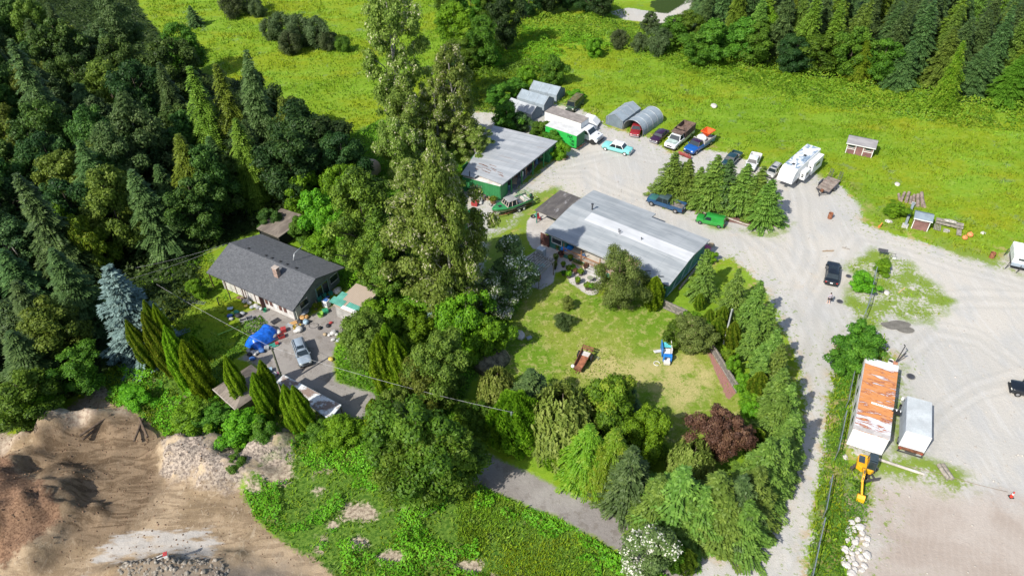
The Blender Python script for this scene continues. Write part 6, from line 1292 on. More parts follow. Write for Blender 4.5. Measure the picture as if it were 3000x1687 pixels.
# brown shed roof behind the house
a, rz, L = frame('h', (650, 215), (850, 300), 2.3); o = thing('brown_shed', 'weathered brown roofed shed behind the dark roofed house', 'shed', (a[0], a[1], 0), rz)
BR = streak_roof('brown_roof', (.15, .125, .105), (.235, .20, .165), (1, .3, 1), 1.6, None, (.34, .28, .23), .5)
m = MB(); m.add([(-.1, 0, 2.1), (L, 0, 2.1), (L + .4, 5.6, 2.5), (-.3, 5.2, 2.5), (-.1, 0, 2.0), (L, 0, 2.0), (L + .4, 5.6, 2.4), (-.3, 5.2, 2.4)], [(0, 1, 2, 3), (7, 6, 5, 4), (0, 4, 5, 1), (3, 2, 6, 7), (0, 3, 7, 4), (1, 5, 6, 2)]); m.build('roof', BR, o)
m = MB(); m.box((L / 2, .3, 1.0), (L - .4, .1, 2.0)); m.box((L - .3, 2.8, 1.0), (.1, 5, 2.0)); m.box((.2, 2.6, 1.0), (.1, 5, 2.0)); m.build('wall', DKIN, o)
# flat carport
P4 = [pt('i', x, y, 2.3) for x, y in ((680, 700), (740, 635), (1285, 920), (1180, 1055))]; o = thing('carport', 'flat roofed carport with flaking pale roof beneath the row of cedars', 'carport', (P4[0][0], P4[0][1], 0), 0)
L4 = [p - P4[0] for p in P4]; PW = streak_roof('flaking_roof', (.58, .60, .61), (.68, .69, .69), (1, 1, 1), .5, None, (.20, .135, .11), .9)
t = NT('flaking'); ob = t.obj(); f = t.step(t.noise(ob, .45, 6, .7), .46, .54); PW = t.surf(t.mix(f, (.64, .66, .67), t.mix(t.noise(ob, 3, 4), (.16, .11, .09), (.33, .25, .21))), .8)
m = MB(); m.prism([tuple(p) for p in L4], 2.2, 2.3, axis='z'); m.build('roof', PW, o)
m = MB()
for p, q in zip(L4, L4[1:] + L4[:1]): m.bar((p[0], p[1], 2.2), (q[0], q[1], 2.2), .10, .16)
m.build('fascia', M('fascia_blue_grey', (.38, .46, .50), .6), o)
for q in L4: m = MB(); m.bar((q[0] * .97 + .1, q[1] * .97, 0), (q[0] * .97 + .1, q[1] * .97, 2.2), .12); m.build('post', WOODG, o)
# brown roofed shed by the cedars
a, rz, L = frame('i', (75, 770), (235, 915), 2.0); o = thing('cedar_shed', 'brown shingled hip roofed shed half hidden by the leftmost front cedar', 'shed', (a[0], a[1], 0), rz)
L = max(L, 3.2) * 1.35; dpt = 5.0
m = MB(); m.add([(0, 0, 2.0), (L, 0, 2.0), (L, dpt, 2.0), (0, dpt, 2.0), (L * .35, dpt * .5, 3.0), (L * .65, dpt * .5, 3.0)], [(0, 1, 5, 4), (1, 2, 5), (2, 3, 4, 5), (3, 0, 4), (3, 2, 1, 0)]); m.build('roof', BR, o)
m = MB(); m.box((L / 2, dpt / 2, 1.0), (L - .5, dpt - .5, 2.0)); m.build('wall', M('shed_brown', (.20, .15, .12), .9, var=.3), o)
m = MB(); m.box((L / 2, -.03, 1.95), (L, .06, .16)); m.build('fascia', M('fascia_pale', (.46, .41, .37), .7), o)
# garden sheds in the meadow
def garden_shed(label, c, A, B, zr, dp, wallh, ridge, ndoor, roofm, side):
    a, rz, L = frame(c, A, B, zr); o = thing('garden_shed', label, 'shed', (a[0], a[1], 0), rz); W_ = M('shed_brick_brown', (.20, .10, .095), .8, var=.15)
    m = MB(); y1 = dp
    if ridge: m.add([(-.15, -.25, wallh), (L + .15, -.25, wallh), (L + .15, dp * .5, ridge), (-.15, dp * .5, ridge), (L + .15, dp + .25, wallh), (-.15, dp + .25, wallh)], [(0, 1, 2, 3), (3, 2, 4, 5), (0, 3, 5), (1, 4, 2)])
    m.build('roof', roofm, o)
    m = MB(); m.box((L / 2, dp / 2, wallh / 2), (L - .2, dp - .2, wallh)); m.build('wall', W_, o)
    m = MB(); m.box((L / 2, -.27, wallh - .04), (L + .3, .05, .12)); m.build('fascia', TRIMW, o)
    m = MB()
    for x in side: m.box((x * L, .075, wallh / 2), (.11, .05, wallh))
    for (x0, x1) in (() if ndoor == 1 else ((side[0], side[1]), (side[2], side[3]))): m.box(((x0 + x1) / 2 * L, .072, wallh * .48), ((x1 - x0) * L, .04, .10))
    m.build('trim', TRIMW, o)
    if ndoor == 2:
        for k in (0, 2): m = MB(); m.box(((side[k] + side[k + 1]) / 2 * L, .07, wallh * .76), ((side[k + 1] - side[k]) * L * .62, .05, wallh * .22)); wq = m.build('window', GLASS, o); m = MB(); m.box(((side[k] + side[k + 1]) / 2 * L, .065, wallh * .63), ((side[k + 1] - side[k]) * L * .75, .07, .06)); m.build('window_sill', TRIMW, wq)
    else: m = MB(); m.box((L * .52, .05, wallh * .85), (L * .36, .08, .10)); m.build('name_board', TRIMW, o)
    m = MB(); m.box((L * .5, .07, wallh * .45), (L * (.22 if ndoor == 2 else .8), .03, wallh * .9)); m.build('door', M('door_brown', (.23, .12, .11), .8), o); return o
garden_shed('red brown garden shed with two windows alone in the meadow', 'e', (268, 220), (528, 272), 1.95, 2.7, 1.95, 2.65, 2, streak_roof('shed_grey_roof', (.24, .23, .235), (.31, .30, .30), (.2, 1, 1), 2, None), (.03, .34, .62, .97))
garden_shed('small red brown shed with slate blue roof between the concrete post and timber ruins', 'e', (905, 925), (1062, 960), 2.0, 1.8, 2.0, 2.5, 1, M('slate_blue_roof', (.20, .25, .29), .7, var=.12), (.03, .97))
# trailer office with the rusty roof
g0_ = pt('l', 266, 646); o = thing('trailer_office', 'long white trailer office with rust streaked roof beside the wire fence', 'trailer', (g0_[0], g0_[1], 0), R(-27.0))
t = NT('rusty_roof'); ob = t.obj(); st = t.noise(ob, 1.15, 9, .74, .5, (.32, 1.7, 1)); s2 = t.noise(ob, .35, 3, .5); f = t.math('MULTIPLY_ADD', s2, .45, st)
yy_ = t.n('ShaderNodeSeparateXYZ', {0: ob}).outputs['Y']; f = t.math('ADD', f, t.math('MULTIPLY', t.step(yy_, .8, 4.5), .10)); f = t.math('SUBTRACT', f, t.math('MULTIPLY', t.step(yy_, 9.9, 10.6), .4))
c = t.mix(t.step(f, .69, .75), (.60, .63, .66), (.30, .085, .035)); c = t.mix(t.step(f, .745, .81), c, (.56, .24, .085)); c = t.mix(t.math('MULTIPLY', t.step(t.noise(ob, 3, 4, .7, 0, (.3, 1.5, 1)), .56, .64), .35), c, (.50, .42, .38)); RSR = t.surf(c, .7)
W6, L6, H6 = 3.45, 11.2, 2.95
m = MB(); m.box((W6 / 2, L6 / 2, .35 + (H6 - .35) / 2), (W6, L6, H6 - .35)); m.build('body', WHT, o, bevel=.03)
m = MB(); m.box((W6 / 2, L6 / 2, H6 + .02), (W6 + .08, L6 + .06, .07)); m.build('roof', RSR, o)
m = MB(); m.box((.02, L6 / 2, H6 + .03), (.12, L6 + .06, .10)); m.box((W6 / 2, .25, H6 + .062), (W6, .55, .02)); m.build('gutter', M('gutter_beige', (.46, .43, .41), .6), o)
for y in (2.2, 4.3, 6.8, 9.4): m = MB(); m.box((-.012, y, 1.75), (.03, .95, .75)); m.build('window', GLASS, o)
m = MB(); m.box((W6 / 2, L6 / 2, .2), (W6 - .5, L6 - .5, .3)); m.build('undercarriage', BLK, o)
sgn = pt('l', 520, 402, 3.15)
q = thing('name_board', 'long white board with small dark letters lying across the rust roofed trailer office', 'sign', (sgn[0], sgn[1], H6 + .13), R(-27)); m = MB(); m.box((0, 0, 0), (2.9, .24, .05)); m.build('board', WHT, q)
m = MB()
for k in range(14): 
    if k in (1, 10, 12): continue
    m.box((-1.25 + k * .19, 0, .03), (.10 if k % 3 else .06, .11 if k % 2 else .08, .012))
m.build('lettering', BLK, q)
# timber ruin frames by the small shed
a, rz, L = frame('e', (1105, 960), (1365, 1020), .9); o = thing('timber_ruin', 'grey timber frame filled with debris right of the small red brown shed', 'ruin', (a[0], a[1], 0), rz)
m = MB(); m.box((L / 2, .35, .55), (L, .25, .25)); m.box((L / 2, 1.0, .7), (L, .5, .2)); m.build('beam', WOODG, o)
for (x, w_) in ((.35, .8), (L - .4, .5)): m = MB(); [m.bar((x - w_ / 2 + k * w_ / 4, .2, .3), (x - w_ / 2 + k * w_ / 4, -1.3, .3), .12, .08) for k in range(5)]; m.build('slat_panel', WOODG, o)
m = MB(); m.box((L * .45, -.7, .15), (.8, .6, .3)); m.ball((L * .5, .9, .9), (1.0, .4, .2)); m.build('debris', M('debris_pale', (.40, .38, .33), .9, var=.4, scale=4), o)
# ------------------------------------------------------------------ fences, poles, wires
GALV = M('galvanised', (.36, .41, .44), .4, .6, .12); POLEW = M('pole_wood', (.16, .165, .12), .9, var=.3, scale=3); BRD = M('fence_board', (.20, .185, .175), .9, var=.3, scale=3)
def wire_fence(label, c, pts, h):
    P = [pt(c, x, y) for x, y in pts]; o = thing('wire_fence', label, 'fence', (P[0][0], P[0][1], 0)); Q_ = [p - P[0] for p in P]
    m = MB(); pm = 0
    for p, q in zip(Q_[:-1], Q_[1:]):
        L = float(np.hypot(*(q - p))); n = max(2, int(L / .16)); d = (q - p) / n
        for k in range(n):
            a = p + d * k; b = p + d * min(n, k + 8)
            for (u, v) in ((a, b), (b, a)):
                e0, e1 = (u, .05), (v, .05 + min(h - .1, .16 * 8)); m.add([(e0[0][0], e0[0][1], e0[1]), (e0[0][0] + d[0] * .18, e0[0][1] + d[1] * .18, e0[1]), (e1[0][0] + d[0] * .18, e1[0][1] + d[1] * .18, e1[1]), (e1[0][0], e1[0][1], e1[1])], [(0, 1, 2, 3)])
    m.build('wire_mesh', GALV, o)
    m = MB()
    for p, q in zip(Q_[:-1], Q_[1:]): m.bar((*p, h), (*q, h), .075)
    m.build('top_rail', GALV, o)
    for p, q in zip(Q_[:-1], Q_[1:]):
        L = float(np.hypot(*(q - p))); n = max(1, round(L / 3))
        for k in range(n + 1):
            x = p + (q - p) * k / n; m = MB(); m.cyl((*x, 0), (*x, h + .06), .035, n=6); m.build('post', GALV, o)
wire_fence('wire fence panel ending in the bush near the black sedan', 'k', [(622, 330), (590, 470), (560, 620), (512, 742)], 1.7)
wire_fence('wire fence beside the trailer office, upper stretch', 'l', [(305, 230), (287, 310), (266, 415)], 1.5)
wire_fence('wire fence beside the trailer office, lower stretch', 'l', [(250, 490), (226, 610), (198, 735)], 1.7)
wire_fence('wire fence through the tall grass above the white rocks', 'l', [(166, 880), (145, 990), (126, 1090)], 1.5)
wire_fence('wire fence at the bottom edge beside the gravel road', 'l', [(118, 1145), (85, 1290), (52, 1449), (40, 1500)], 1.6)
def board_fence(label, c, A, B, h, brace=True):
    a = pt(c, *A); b = pt(c, *B); L = float(np.hypot(*(b - a))); o = thing('board_fence', label, 'fence', (a[0], a[1], 0), math.atan2(*(b - a)[::-1])); m = MB(); n = int(L / .17)
    for k in range(n): m.box(((k + .5) * L / n, 0, h / 2 + random.uniform(-.05, .05)), (.145, .03, h), ry=random.uniform(-.01, .01))
    m.build('boards', BRD, o)
    for k in range(int(L / 2.4) + 1): m = MB(); m.box((min(L, k * 2.4), .07, h / 2), (.1, .1, h)); m.build('post', BRD, o)
    m = MB(); m.bar((0, -.04, h * .85), (L, -.04, h * .85), .06, .08); m.bar((0, -.04, h * .2), (L, -.04, h * .2), .06, .08)
    if brace: m.bar((.1, -.05, h * .85), (L * .55, -.05, h * .2), .05, .08); m.bar((L * .55, -.05, h * .2), (L, -.05, h * .8), .05, .08)
    m.build('rail', WOODG, o)
board_fence('short weathered board fence running from the teal building into the shrubs', 'm', (1348, 235), (1500, 305), 1.5)
board_fence('long weathered board fence along the brick chip path', 'm', (1655, 505), (1835, 800), 1.5, False)
board_fence('plank fence hidden behind the hedge by the lane', 'm', (105, 905), (320, 985), 1.2, False)
def pole(label, c, base, top, r=.13, arm=False, light=None):
    b = pt(c, *base); h = hgt(c, base, top); o = thing('utility_pole', label, 'pole', (b[0], b[1], 0)); m = MB(); m.cyl((0, 0, 0), (0, 0, h), r * 1.15, r * .8, n=10); m.build('shaft', POLEW if light is None else light, o)
    m = MB(); m.box((.12, 0, h - .25), (.18, .12, .3)); m.build('bracket', STEEL, o)
    if arm: m = MB(); m.bar((-.5, 0, h - .15), (.5, 0, h - .15), .08); m.build('cross_arm', GALV, o)
    return Vector((b[0], b[1], h))
t1 = pole('dark wooden utility pole at the edge of the house driveway', 'i', (745, 730), (625, 375))
t2 = pole('grey utility pole standing in the hedge by the lane', 'm', (345, 1200), (335, 925), .11, light=M('pole_grey_green', (.17, .22, .19), .7))
t3 = pole('pale grey utility pole rising from the spruce hedge', 'b', (1600, 1310), (1655, 1045), .11, light=M('pole_pale', (.38, .40, .38), .7))
def cable(label, a, b, sag=.5, r=.013):
    m = MB(); a = Vector(a); b = Vector(b); m.tube([a.lerp(b, t) - Vector((0, 0, sag * 4 * t * (1 - t))) for t in np.linspace(0, 1, 14)], r, 4); q = m.build('overhead_cable', M('cable_grey', (.42, .42, .42), .5)); tag(q, label, 'cable')
P3 = lambda c, x, y, z: (*pt(c, x, y, z), z)
cable('overhead cable from the driveway pole across to the lane pole', t1, t2, .6, .016)
cable('overhead cable running from the side lawn to the driveway pole', P3('r', 1020, 740, 5.5), t1, .3, .015)
cable('thin cable from the wood to the left end of the house roof', P3('r', 880, 635, 5.0), P3('h', 385, 360, 4.2), .3)
cable('second thin cable from the side yard to the house roof', P3('r', 800, 720, 5.0), P3('h', 350, 385, 4.0), .3)
cable('overhead cable from the lane pole into the weeping tree', t2, P3('m', 560, 870, 5.4), .2)

# ------------------------------------------------------------------ small things
def solo(name, label, cat, mb, mat, loc, rz=0, grp=None, **k):
    o = mb.build(name, mat, **k); o.location = loc; o.rotation_euler = (0, 0, rz); tag(o, label, cat, grp); return o
def at(c, x, y, z=0): p = pt(c, x, y, z); return (p[0], p[1], hz(*p))
def barrel(label, c, x, y, mat, grp=None, r=.30, h=.88, name='burn_barrel', cat='barrel'):
    o = thing(name, label, cat, at(c, x, y), 0, grp); m = MB(); n = 18
    m.cyl((0, 0, 0), (0, 0, h), r, n=n, cap=False); m.cyl((0, 0, 0), (0, 0, h - .02), r * .93, n=n, cap=False)
    for z in (0.02, h * .34, h * .67, h): m.cyl((0, 0, z - .02), (0, 0, z + .02), r * 1.04, n=n, cap=False)
    m.build('shell', mat, o); m = MB(); m.cyl((0, 0, h * .55), (0, 0, h * .57), r * .92, n=n); m.build('ash', BLK, o); return o
RB = M('barrel_rust', (.30, .12, .065), .8, var=.35, scale=4, dirt=(.14, .06, .04))
barrel('rusty burn barrel on open gravel below the flatbed trailer', 'c', 1548, 1092, RB, r=.33)
barrel('rusty burn barrel near the truck camper', 'e', 1622, 1305, RB, r=.33)
barrel('rusty drum under the big bush of the yard fence', 'k', 770, 1075, WHT, r=.3, h=.3, name='white_tub', cat='tub')
# cone
o = thing('traffic_cone', 'red and white traffic cone on the dirt lot near the right edge', 'cone', at('l', 1290, 960)); m = MB(); m.box((0, 0, .03), (.42, .42, .05)); m.build('base', BLK, o); m = MB(); m.cyl((0, 0, .05), (0, 0, .85), .16, .04, n=14); cn = m.build('cone', M('cone_red', (.62, .05, .03), .5), o); m = MB(); m.cyl((0, 0, .45), (0, 0, .62), .108, .082, n=14); m.build('reflective_band', WHT, cn)
m = MB(); m.tube([(0, 0, .04), (-2.5, .9, .04), (-5.5, 2.2, .04), (-8.6, 3.4, .04)], .03, 4); solo('barrier_rope', 'rope on the ground from the log block to the traffic cone', 'rope', m, M('rope', (.28, .22, .17), .9), at('l', 1270, 930))
o = thing('log_block', 'weathered grey log block on the dry grass beside the white box truck', 'log', at('l', 882, 812), R(95)); m = MB(); m.cyl((-.9, -.2, .22), (.9, -.2, .22), .22, n=9); m.build('log', WOODG, o); m = MB(); m.cyl((-.85, .22, .25), (.9, .22, .22), .24, n=9); m.build('log', WOODG, o)
m = MB(); m.cyl((-2.3, 0, .14), (2.3, 0, .14), .15, n=9); solo('driftwood_pole', 'pale bare log lying behind the excavator', 'log', m, M('pale_log', (.46, .42, .38), .9, var=.2), at('l', 600, 775), R(-27))
# manholes and damp patches
for (x, y, s, lab) in ((947, 1198, .5, 'dark round manhole cover between the trailer office and the open lot'), (328, 545, .42, 'grey round manhole cover beside the pedestrian'), (405, 325, .38, 'small dark manhole cover beside the black sedan')):
    o = thing('manhole_cover', lab, 'manhole cover', at('k', x, y), 0); m = MB(); m.cyl((0, 0, .0), (0, 0, .035), s, n=24); m.build('frame', M('cast_iron', (.17, .165, .155), .7), o); m = MB(); m.cyl((0, 0, .035), (0, 0, .045), s * .8, n=24); m.build('lid', STEEL, o)
for (x, y, a_, b_, r_) in ((770, 760, 1.15, .62, -.25), (850, 745, 1.3, .62, -.15), (885, 788, 1.2, .68, -.35)):
    m = MB(); m.add([(a_ * math.cos(t) * (1 + .06 * math.sin(3 * t)), b_ * math.sin(t) * (1 + .06 * math.cos(4 * t)), .02) for t in np.linspace(0, 6.283, 28)[:-1]], [tuple(range(27))]); p = at('k', x, y); solo('damp_patch', 'dark oval damp patch on the open gravel', 'damp patch', m, M('damp_gravel', (.16, .15, .13), .9), (p[0], p[1], hz(p[0], p[1]) + .10 + .004 * (x % 3)), r_, 'three damp patches on the gravel')
# white rocks
rg_ = random.Random(4); RK = M('pale_rock', (.55, .52, .48), .85, var=.2, scale=3, bump=.3)
rp = poly('l', [(290, 1090), (330, 1085), (360, 1140), (405, 1150), (400, 1250), (405, 1330), (375, 1420), (300, 1449), (250, 1370), (248, 1310), (280, 1250), (272, 1160)]); x0, y0 = rp.min(0); x1, y1 = rp.max(0); placed = []
while len(placed) < 84:
    x, y, r = rg_.uniform(x0, x1), rg_.uniform(y0, y1), rg_.uniform(.20, .52)
    if not inside(rp, np.array([x]), np.array([y]))[0] or any((x - a) ** 2 + (y - b) ** 2 < (.72 * (r + q)) ** 2 for a, b, q in placed):
        if rg_.random() < .0004: break
        continue
    placed.append((x, y, r)); m = MB(); m.smooth = False; rings = []
    for j in range(1, 5):
        t = math.pi * j / 5; rings.append([(r * math.sin(t) * math.cos(2 * math.pi * k / 7) * rg_.uniform(.8, 1.15), r * .8 * math.sin(t) * math.sin(2 * math.pi * k / 7) * rg_.uniform(.8, 1.15), -r * .6 * math.cos(t) * rg_.uniform(.85, 1.1)) for k in range(7)])
    m.loft(rings); q = solo('boulder', 'pale boulder in the rock pile beside the wire fence', 'rock', m, RK, (x, y, r * .28), rg_.uniform(0, 6), 'white rocks beside the fence')
for (c, x, y, s, lab) in (('l', 265, 715, .4, 'pale rock beside the excavator tracks'), ('m', 395, 418, .9, 'brown pointed rock slab at the upper left of the lawn'), ('q', 275, 905, .55, 'white rock on the lane verge, larger of two'), ('q', 345, 925, .35, 'white rock on the lane verge, smaller of two'),
      ('e', 735, 615, .6, 'pale rock in the meadow above the log pile'), ('e', 655, 965, .6, 'pale rock in the weeds left of the concrete post'), ('c', 455, 40, .9, 'bare pale stone patch in the meadow'), ('k', 735, 470, .55, 'pale stone in the weeds by the wire fence'), ('e', 1545, 1075, .5, 'pale rubble in the meadow near the truck camper')):
    m = MB(); m.ball((0, 0, s * .15), (s, s * .7, s * .35), 8, 5); solo('rock', lab, 'rock', m, RK, at(c, x, y), x * .1)
# log pile and concrete post, by the small shed
for k, (x, y, l_, w_) in enumerate(((785, 740, 2.6, .22), (828, 745, 2.9, .24), (858, 770, 1.9, .2), (888, 760, 2.2, .22), (925, 775, 3.2, .26), (965, 770, 3.8, .28), (750, 740, 1.6, .2), (982, 800, 2.2, .2))):
    m = MB(); m.cyl((0, -l_ / 2, w_), (0, l_ / 2, w_), w_, n=9); solo('log', 'grey brown log lying in the pile above the small red brown shed', 'log', m, M('log_bark', (.30, .23, .19), .9, var=.35, scale=3), at('e', x, y), R(-34 + k * 2.5), 'logs piled in the meadow')
a, rz, L = frame('e', (815, 990), (890, 790), .5); o = thing('concrete_post', 'long blue grey post lying in the weeds left of the small shed', 'post', (a[0], a[1], 0), rz); m = MB(); m.box((L / 2, 0, .5), (L, .34, .3)); m.build('post_shaft', M('blue_concrete', (.27, .32, .34), .7), o); m = MB(); m.box((.1, 0, .2), (.8, .8, .4)); m.box((L, 0, .45), (.7, .55, .15)); m.build('footing', M('footing', (.48, .47, .43), .9), o)
# orange pumpkins-like floats
for (c, x, y, r, lab) in (('e', 1368, 1130, .38, 'pale orange round float in the weeds, left of two'), ('e', 1415, 1105, .44, 'bright orange round float in the weeds, right of two')):
    m = MB(); m.ball((0, 0, r * .8), (r, r, r * .8), 12, 7); m.cyl((0, 0, r * 1.5), (0, .1, r * 1.9), .06, n=6); solo('float', lab, 'float', m, M('orange_float', (.75, .26, .10), .6, var=.3, scale=3), at(c, x, y))
m = MB(); m.box((0, 0, .2), (.3, .22, .4)); m.bar((.1, 0, .3), (.3, 0, .8), .1); solo('orange_tool', 'small orange machine at the edge of the meadow gravel', 'machine', m, M('orange_dull', (.62, .22, .06), .6), at('e', 565, 1020), .4)
# sign stand and its wires
o = thing('sign_stand', 'black tilted sign board on thin legs beside the weeds', 'sign', at('e', 590, 1290), R(-20)); m = MB(); m.box((-.1, 0, 1.0), (1.25, .45, .05), rx=.5); m.build('board', STEEL, o)
for x in (-.3, .2): m = MB(); m.bar((x, 0, 0), (x, 0, 1.0), .05); m.build('leg', STEEL, o)
o = thing('wire_stand', 'thin wire stand with a white disc beside the black sign board', 'stand', at('e', 700, 1330), R(-20)); m = MB()
for p, q in (((-1.0, 0, 0), (-.9, 0, 1.1)), ((-.9, 0, 1.1), (0, 0, 1.1)), ((0, 0, 0), (0, 0, 1.2)), ((-.5, 0, 1.1), (-.5, 0, .1))): m.bar(p, q, .035)
m.build('frame', STEEL, o); m = MB(); m.cyl((0, -.05, .3), (0, .05, .34), .24, n=12); m.build('disc', WHT, o)
# white box with red top, by the weeds
o = thing('utility_box', 'white cabinet with a red cap and plank beside the weeds near the sedan', 'cabinet', at('A', 1000, 740), R(-15)); m = MB(); m.box((0, 0, .45), (.8, .7, .9)); m.build('cabinet', WHT, o, bevel=.03); m = MB(); m.box((-.05, -.5, .25), (.35, .3, .4)); m.build('red_cap', M('cap_red', (.62, .10, .06), .6), o)
m = MB(); m.box((0, 0, .1), (.09, 2.0, .06)); solo('plank', 'pale plank standing on edge below the white cabinet', 'plank', m, WOODG, at('A', 1010, 930), R(-5))
m = MB(); m.box((0, 0, .09), (1.6, .13, .05)); solo('plank', 'yellow board lying in the weeds by the wire fence', 'plank', m, M('yellow_board', (.55, .42, .16), .7), at('k', 868, 450), R(38))
m = MB(); m.bar((0, 0, .1), (.9, -.5, .1), .08); m.bar((.2, -.3, .1), (.6, .1, .12), .06); solo('branch', 'broken dry branch on the gravel below the burn barrel', 'branch', m, WOODG, at('e', 215, 1210), 0)
m = MB(); m.bar((-.8, 0, .08), (.8, .1, .08), .12); m.bar((-.2, .2, .08), (.5, -.1, .08), .08); solo('branch', 'flattened brown debris on the gravel above the black sedan', 'branch', m, M('tan_debris', (.36, .27, .18), .9), at('e', 85, 1245), 0)
# gate frame behind the trailer office
o = thing('gate_post', 'black angled steel arm standing behind the rust roofed trailer office', 'gate arm', at('k', 808, 1085), 0); m = MB(); m.bar((0, 0, 0), (.5, .3, 2.6), .09); m.bar((.5, .3, 2.6), (.75, .9, 2.2), .09); m.bar((.1, 0, .2), (.85, .1, 1.6), .08); m.bar((.85, .1, 1.6), (.8, .4, 1.1), .08); m.build('arm', STEEL, o); m = MB(); m.box((0, 0, .12), (.45, .4, .24)); m.build('foot', M('foot_orange', (.55, .25, .15), .7), o)
m = MB(); m.box((0, 0, .35), (.9, .3, .35)); m.cyl((-.2, -.1, .55), (-.2, .1, .55), .16, n=10); m.cyl((.2, -.1, .55), (.2, .1, .55), .16, n=10); solo('floodlight', 'pair of small floodlights on the edge of the trailer office roof', 'lamp', m, BLK, (*pt('l', 580, 435, 2.9), 2.5), R(-24))
# round stone mound by the lawn
p = at('m', 205, 600); o = thing('thatched_mound', 'large grey thatched mound under the bright maple at the lawn edge', 'mound', p, R(48)); m = MB(); m.smooth = True
m.loft([[(x, r * math.cos(t), max(0, r * .92 * math.sin(t))) for t in np.linspace(0, math.pi, 12)] for x, r in ((-2.2, 1.1), (-1.6, 1.55), (0, 1.7), (1.4, 1.6), (1.9, 1.25))]); m.build('cover', M('thatch', (.16, .15, .10), .95, var=.5, scale=2, dirt=(.26, .24, .15), bump=.5), o)
m = MB(); m.tube([(1.92, 1.25 * math.cos(t), 1.15 * math.sin(t)) for t in np.linspace(0, math.pi, 12)], .07, 5); m.build('rim_hoop', M('straw_rim', (.38, .33, .2), .9), o)
m = MB(); m.ball((0, 0, 1.2), (1.5, 1.4, 1.6), 16, 10); solo('dome_tank', 'pinkish dome shaped tank half hidden by the cottonwoods', 'tank', m, M('dome_pink', (.60, .46, .37), .7, var=.12), at('s', 430, 250), 0)
m = MB(); m.box((0, 0, .5), (1.6, 1.2, 1.0)); solo('stone_block', 'pinkish block beside the dome shaped tank', 'block', m, M('dome_pink', (.6, .46, .37)), at('s', 370, 250), .3, bevel=.1)
# play set
a = at('L', 2280, 420); o = thing('play_set', 'blue and white plastic play set with slide on the lawn', 'play set', a, R(-5)); PB = M('plastic_blue', (.02, .20, .62), .4); PT = M('plastic_turquoise', (.12, .55, .62), .4); PWH = M('plastic_white', (.66, .64, .60), .5, var=.12)
m = MB(); m.box((0, .95, 1.0), (1.0, .85, .08)); m.build('top_deck', PT, o, bevel=.03)
for x in (-.55, .55): m = MB(); m.box((x, .6, .75), (.09, 1.7, 1.3)); m.build('side_wall', PB if x < 0 else PWH, o, bevel=.03)
m = MB(); m.prism([(-.75, 0), (.45, .75), (.5, .85), (-.8, .1)], -.42, .42, axis='x'); m.build('slide', PWH, o)
m = MB()
for s in (-1, 1): m.box((s * .42, -.8, .55), (.2, .5, 1.0))
m.box((0, -.8, 1.0), (1.05, .5, .2)); m.build('arch', PB, o, bevel=.08)
m = MB(); m.box((-.1, -1.35, .35), (.75, .5, .45)); m.build('bench', PWH, o, bevel=.08)
o = thing('play_slide', 'detached white plastic slide lying left of the play set', 'toy', at('L', 2100, 330), R(18)); m = MB(); m.box((0, 0, .25), (1.3, .42, .12), ry=.15); m.build('chute', PWH, o, bevel=.04); m = MB(); m.box((.3, 0, .12), (.1, .4, .24)); m.build('support', PWH, o)
m = MB(); m.tube([(.35 * math.cos(t), .35 * math.sin(t), .08) for t in np.linspace(0, 5.2, 12)], .05, 6); solo('garden_hose', 'white curl of hose on the grass beside the play set', 'hose', m, PWH, at('L', 2060, 590))
m = MB(); m.ball((0, 0, .22), (.24, .24, .22), 12, 7); solo('white_bucket', 'white round tub at the tail of the rusty spreader wagon', 'tub', m, WHT, at('L', 140, 670))
o = thing('sprinkler', 'tiny metal sprinkler standing on the lawn right of the spreader wagon', 'sprinkler', at('L', 715, 500)); m = MB(); m.cyl((0, 0, 0), (0, 0, .4), .05, n=8); m.build('stem', GALV, o); m = MB(); m.box((0, 0, .42), (.3, .06, .05)); m.build('head', GALV, o)
m = MB(); m.box((0, 0, .2), (.7, .5, .35)); solo('metal_scrap', 'crumpled grey metal box beside the brown rock slab on the lawn', 'scrap', m, GALV, at('m', 455, 440), .5, bevel=.08)
# pergola
a, rz, L = frame('u', (160, 545), (540, 700), 2.3); o = thing('pergola', 'grey timber pergola with open slats at the patio edge', 'pergola', (a[0], a[1], 0), rz); D_ = 3.6
m = MB(); m.bar((0, 0, 2.25), (L, 0, 2.25), .16, .16); m.bar((0, -D_, 2.25), (L, -D_, 2.25), .12, .16); m.bar((0, -D_ / 2, 2.2), (L, -D_ / 2, 2.2), .1, .12); m.build('beam', WOODG, o)
for k in range(10): m = MB(); m.bar((L * k / 9, .3, 2.38), (L * k / 9, -D_ - .3, 2.38), .13, .12); m.build('rafter', WOODG, o)
for x in (0, L):
    for y in (0, -D_): m = MB(); m.bar((x, y, 0), (x, y, 2.2), .12); m.build('post', WOODG, o)
o = thing('garden_table', 'round teal table under the pergola', 'table', at('u', 300, 870), 0); m = MB(); m.cyl((0, 0, .72), (0, 0, .76), .6, n=20); m.build('table_top', M('teal_top', (.25, .45, .42), .5), o); m = MB(); m.cyl((0, 0, 0), (0, 0, .72), .06); m.build('leg', STEEL, o)
m = MB(); m.box((0, 0, .5), (1.6, .5, 1.0)); solo('brick_barbecue', 'rust brown brick hearth below the pergola', 'hearth', m, M('hearth_brick', (.28, .12, .08), .9, var=.4, scale=5), at('u', 180, 1010), R(-38))
o = thing('storage_cabinet', 'tall white grey cabinet above the pergola', 'cabinet', at('u', 300, 640), R(-38)); m = MB(); m.box((0, 0, .9), (1.1, .9, 1.8)); m.build('body', M('cabinet_grey', (.44, .47, .49), .5), o, bevel=.03); m = MB(); m.box((0, -.46, .9), (.95, .03, 1.6)); m.build('door', M('cab_door', (.40, .43, .45), .5), o)
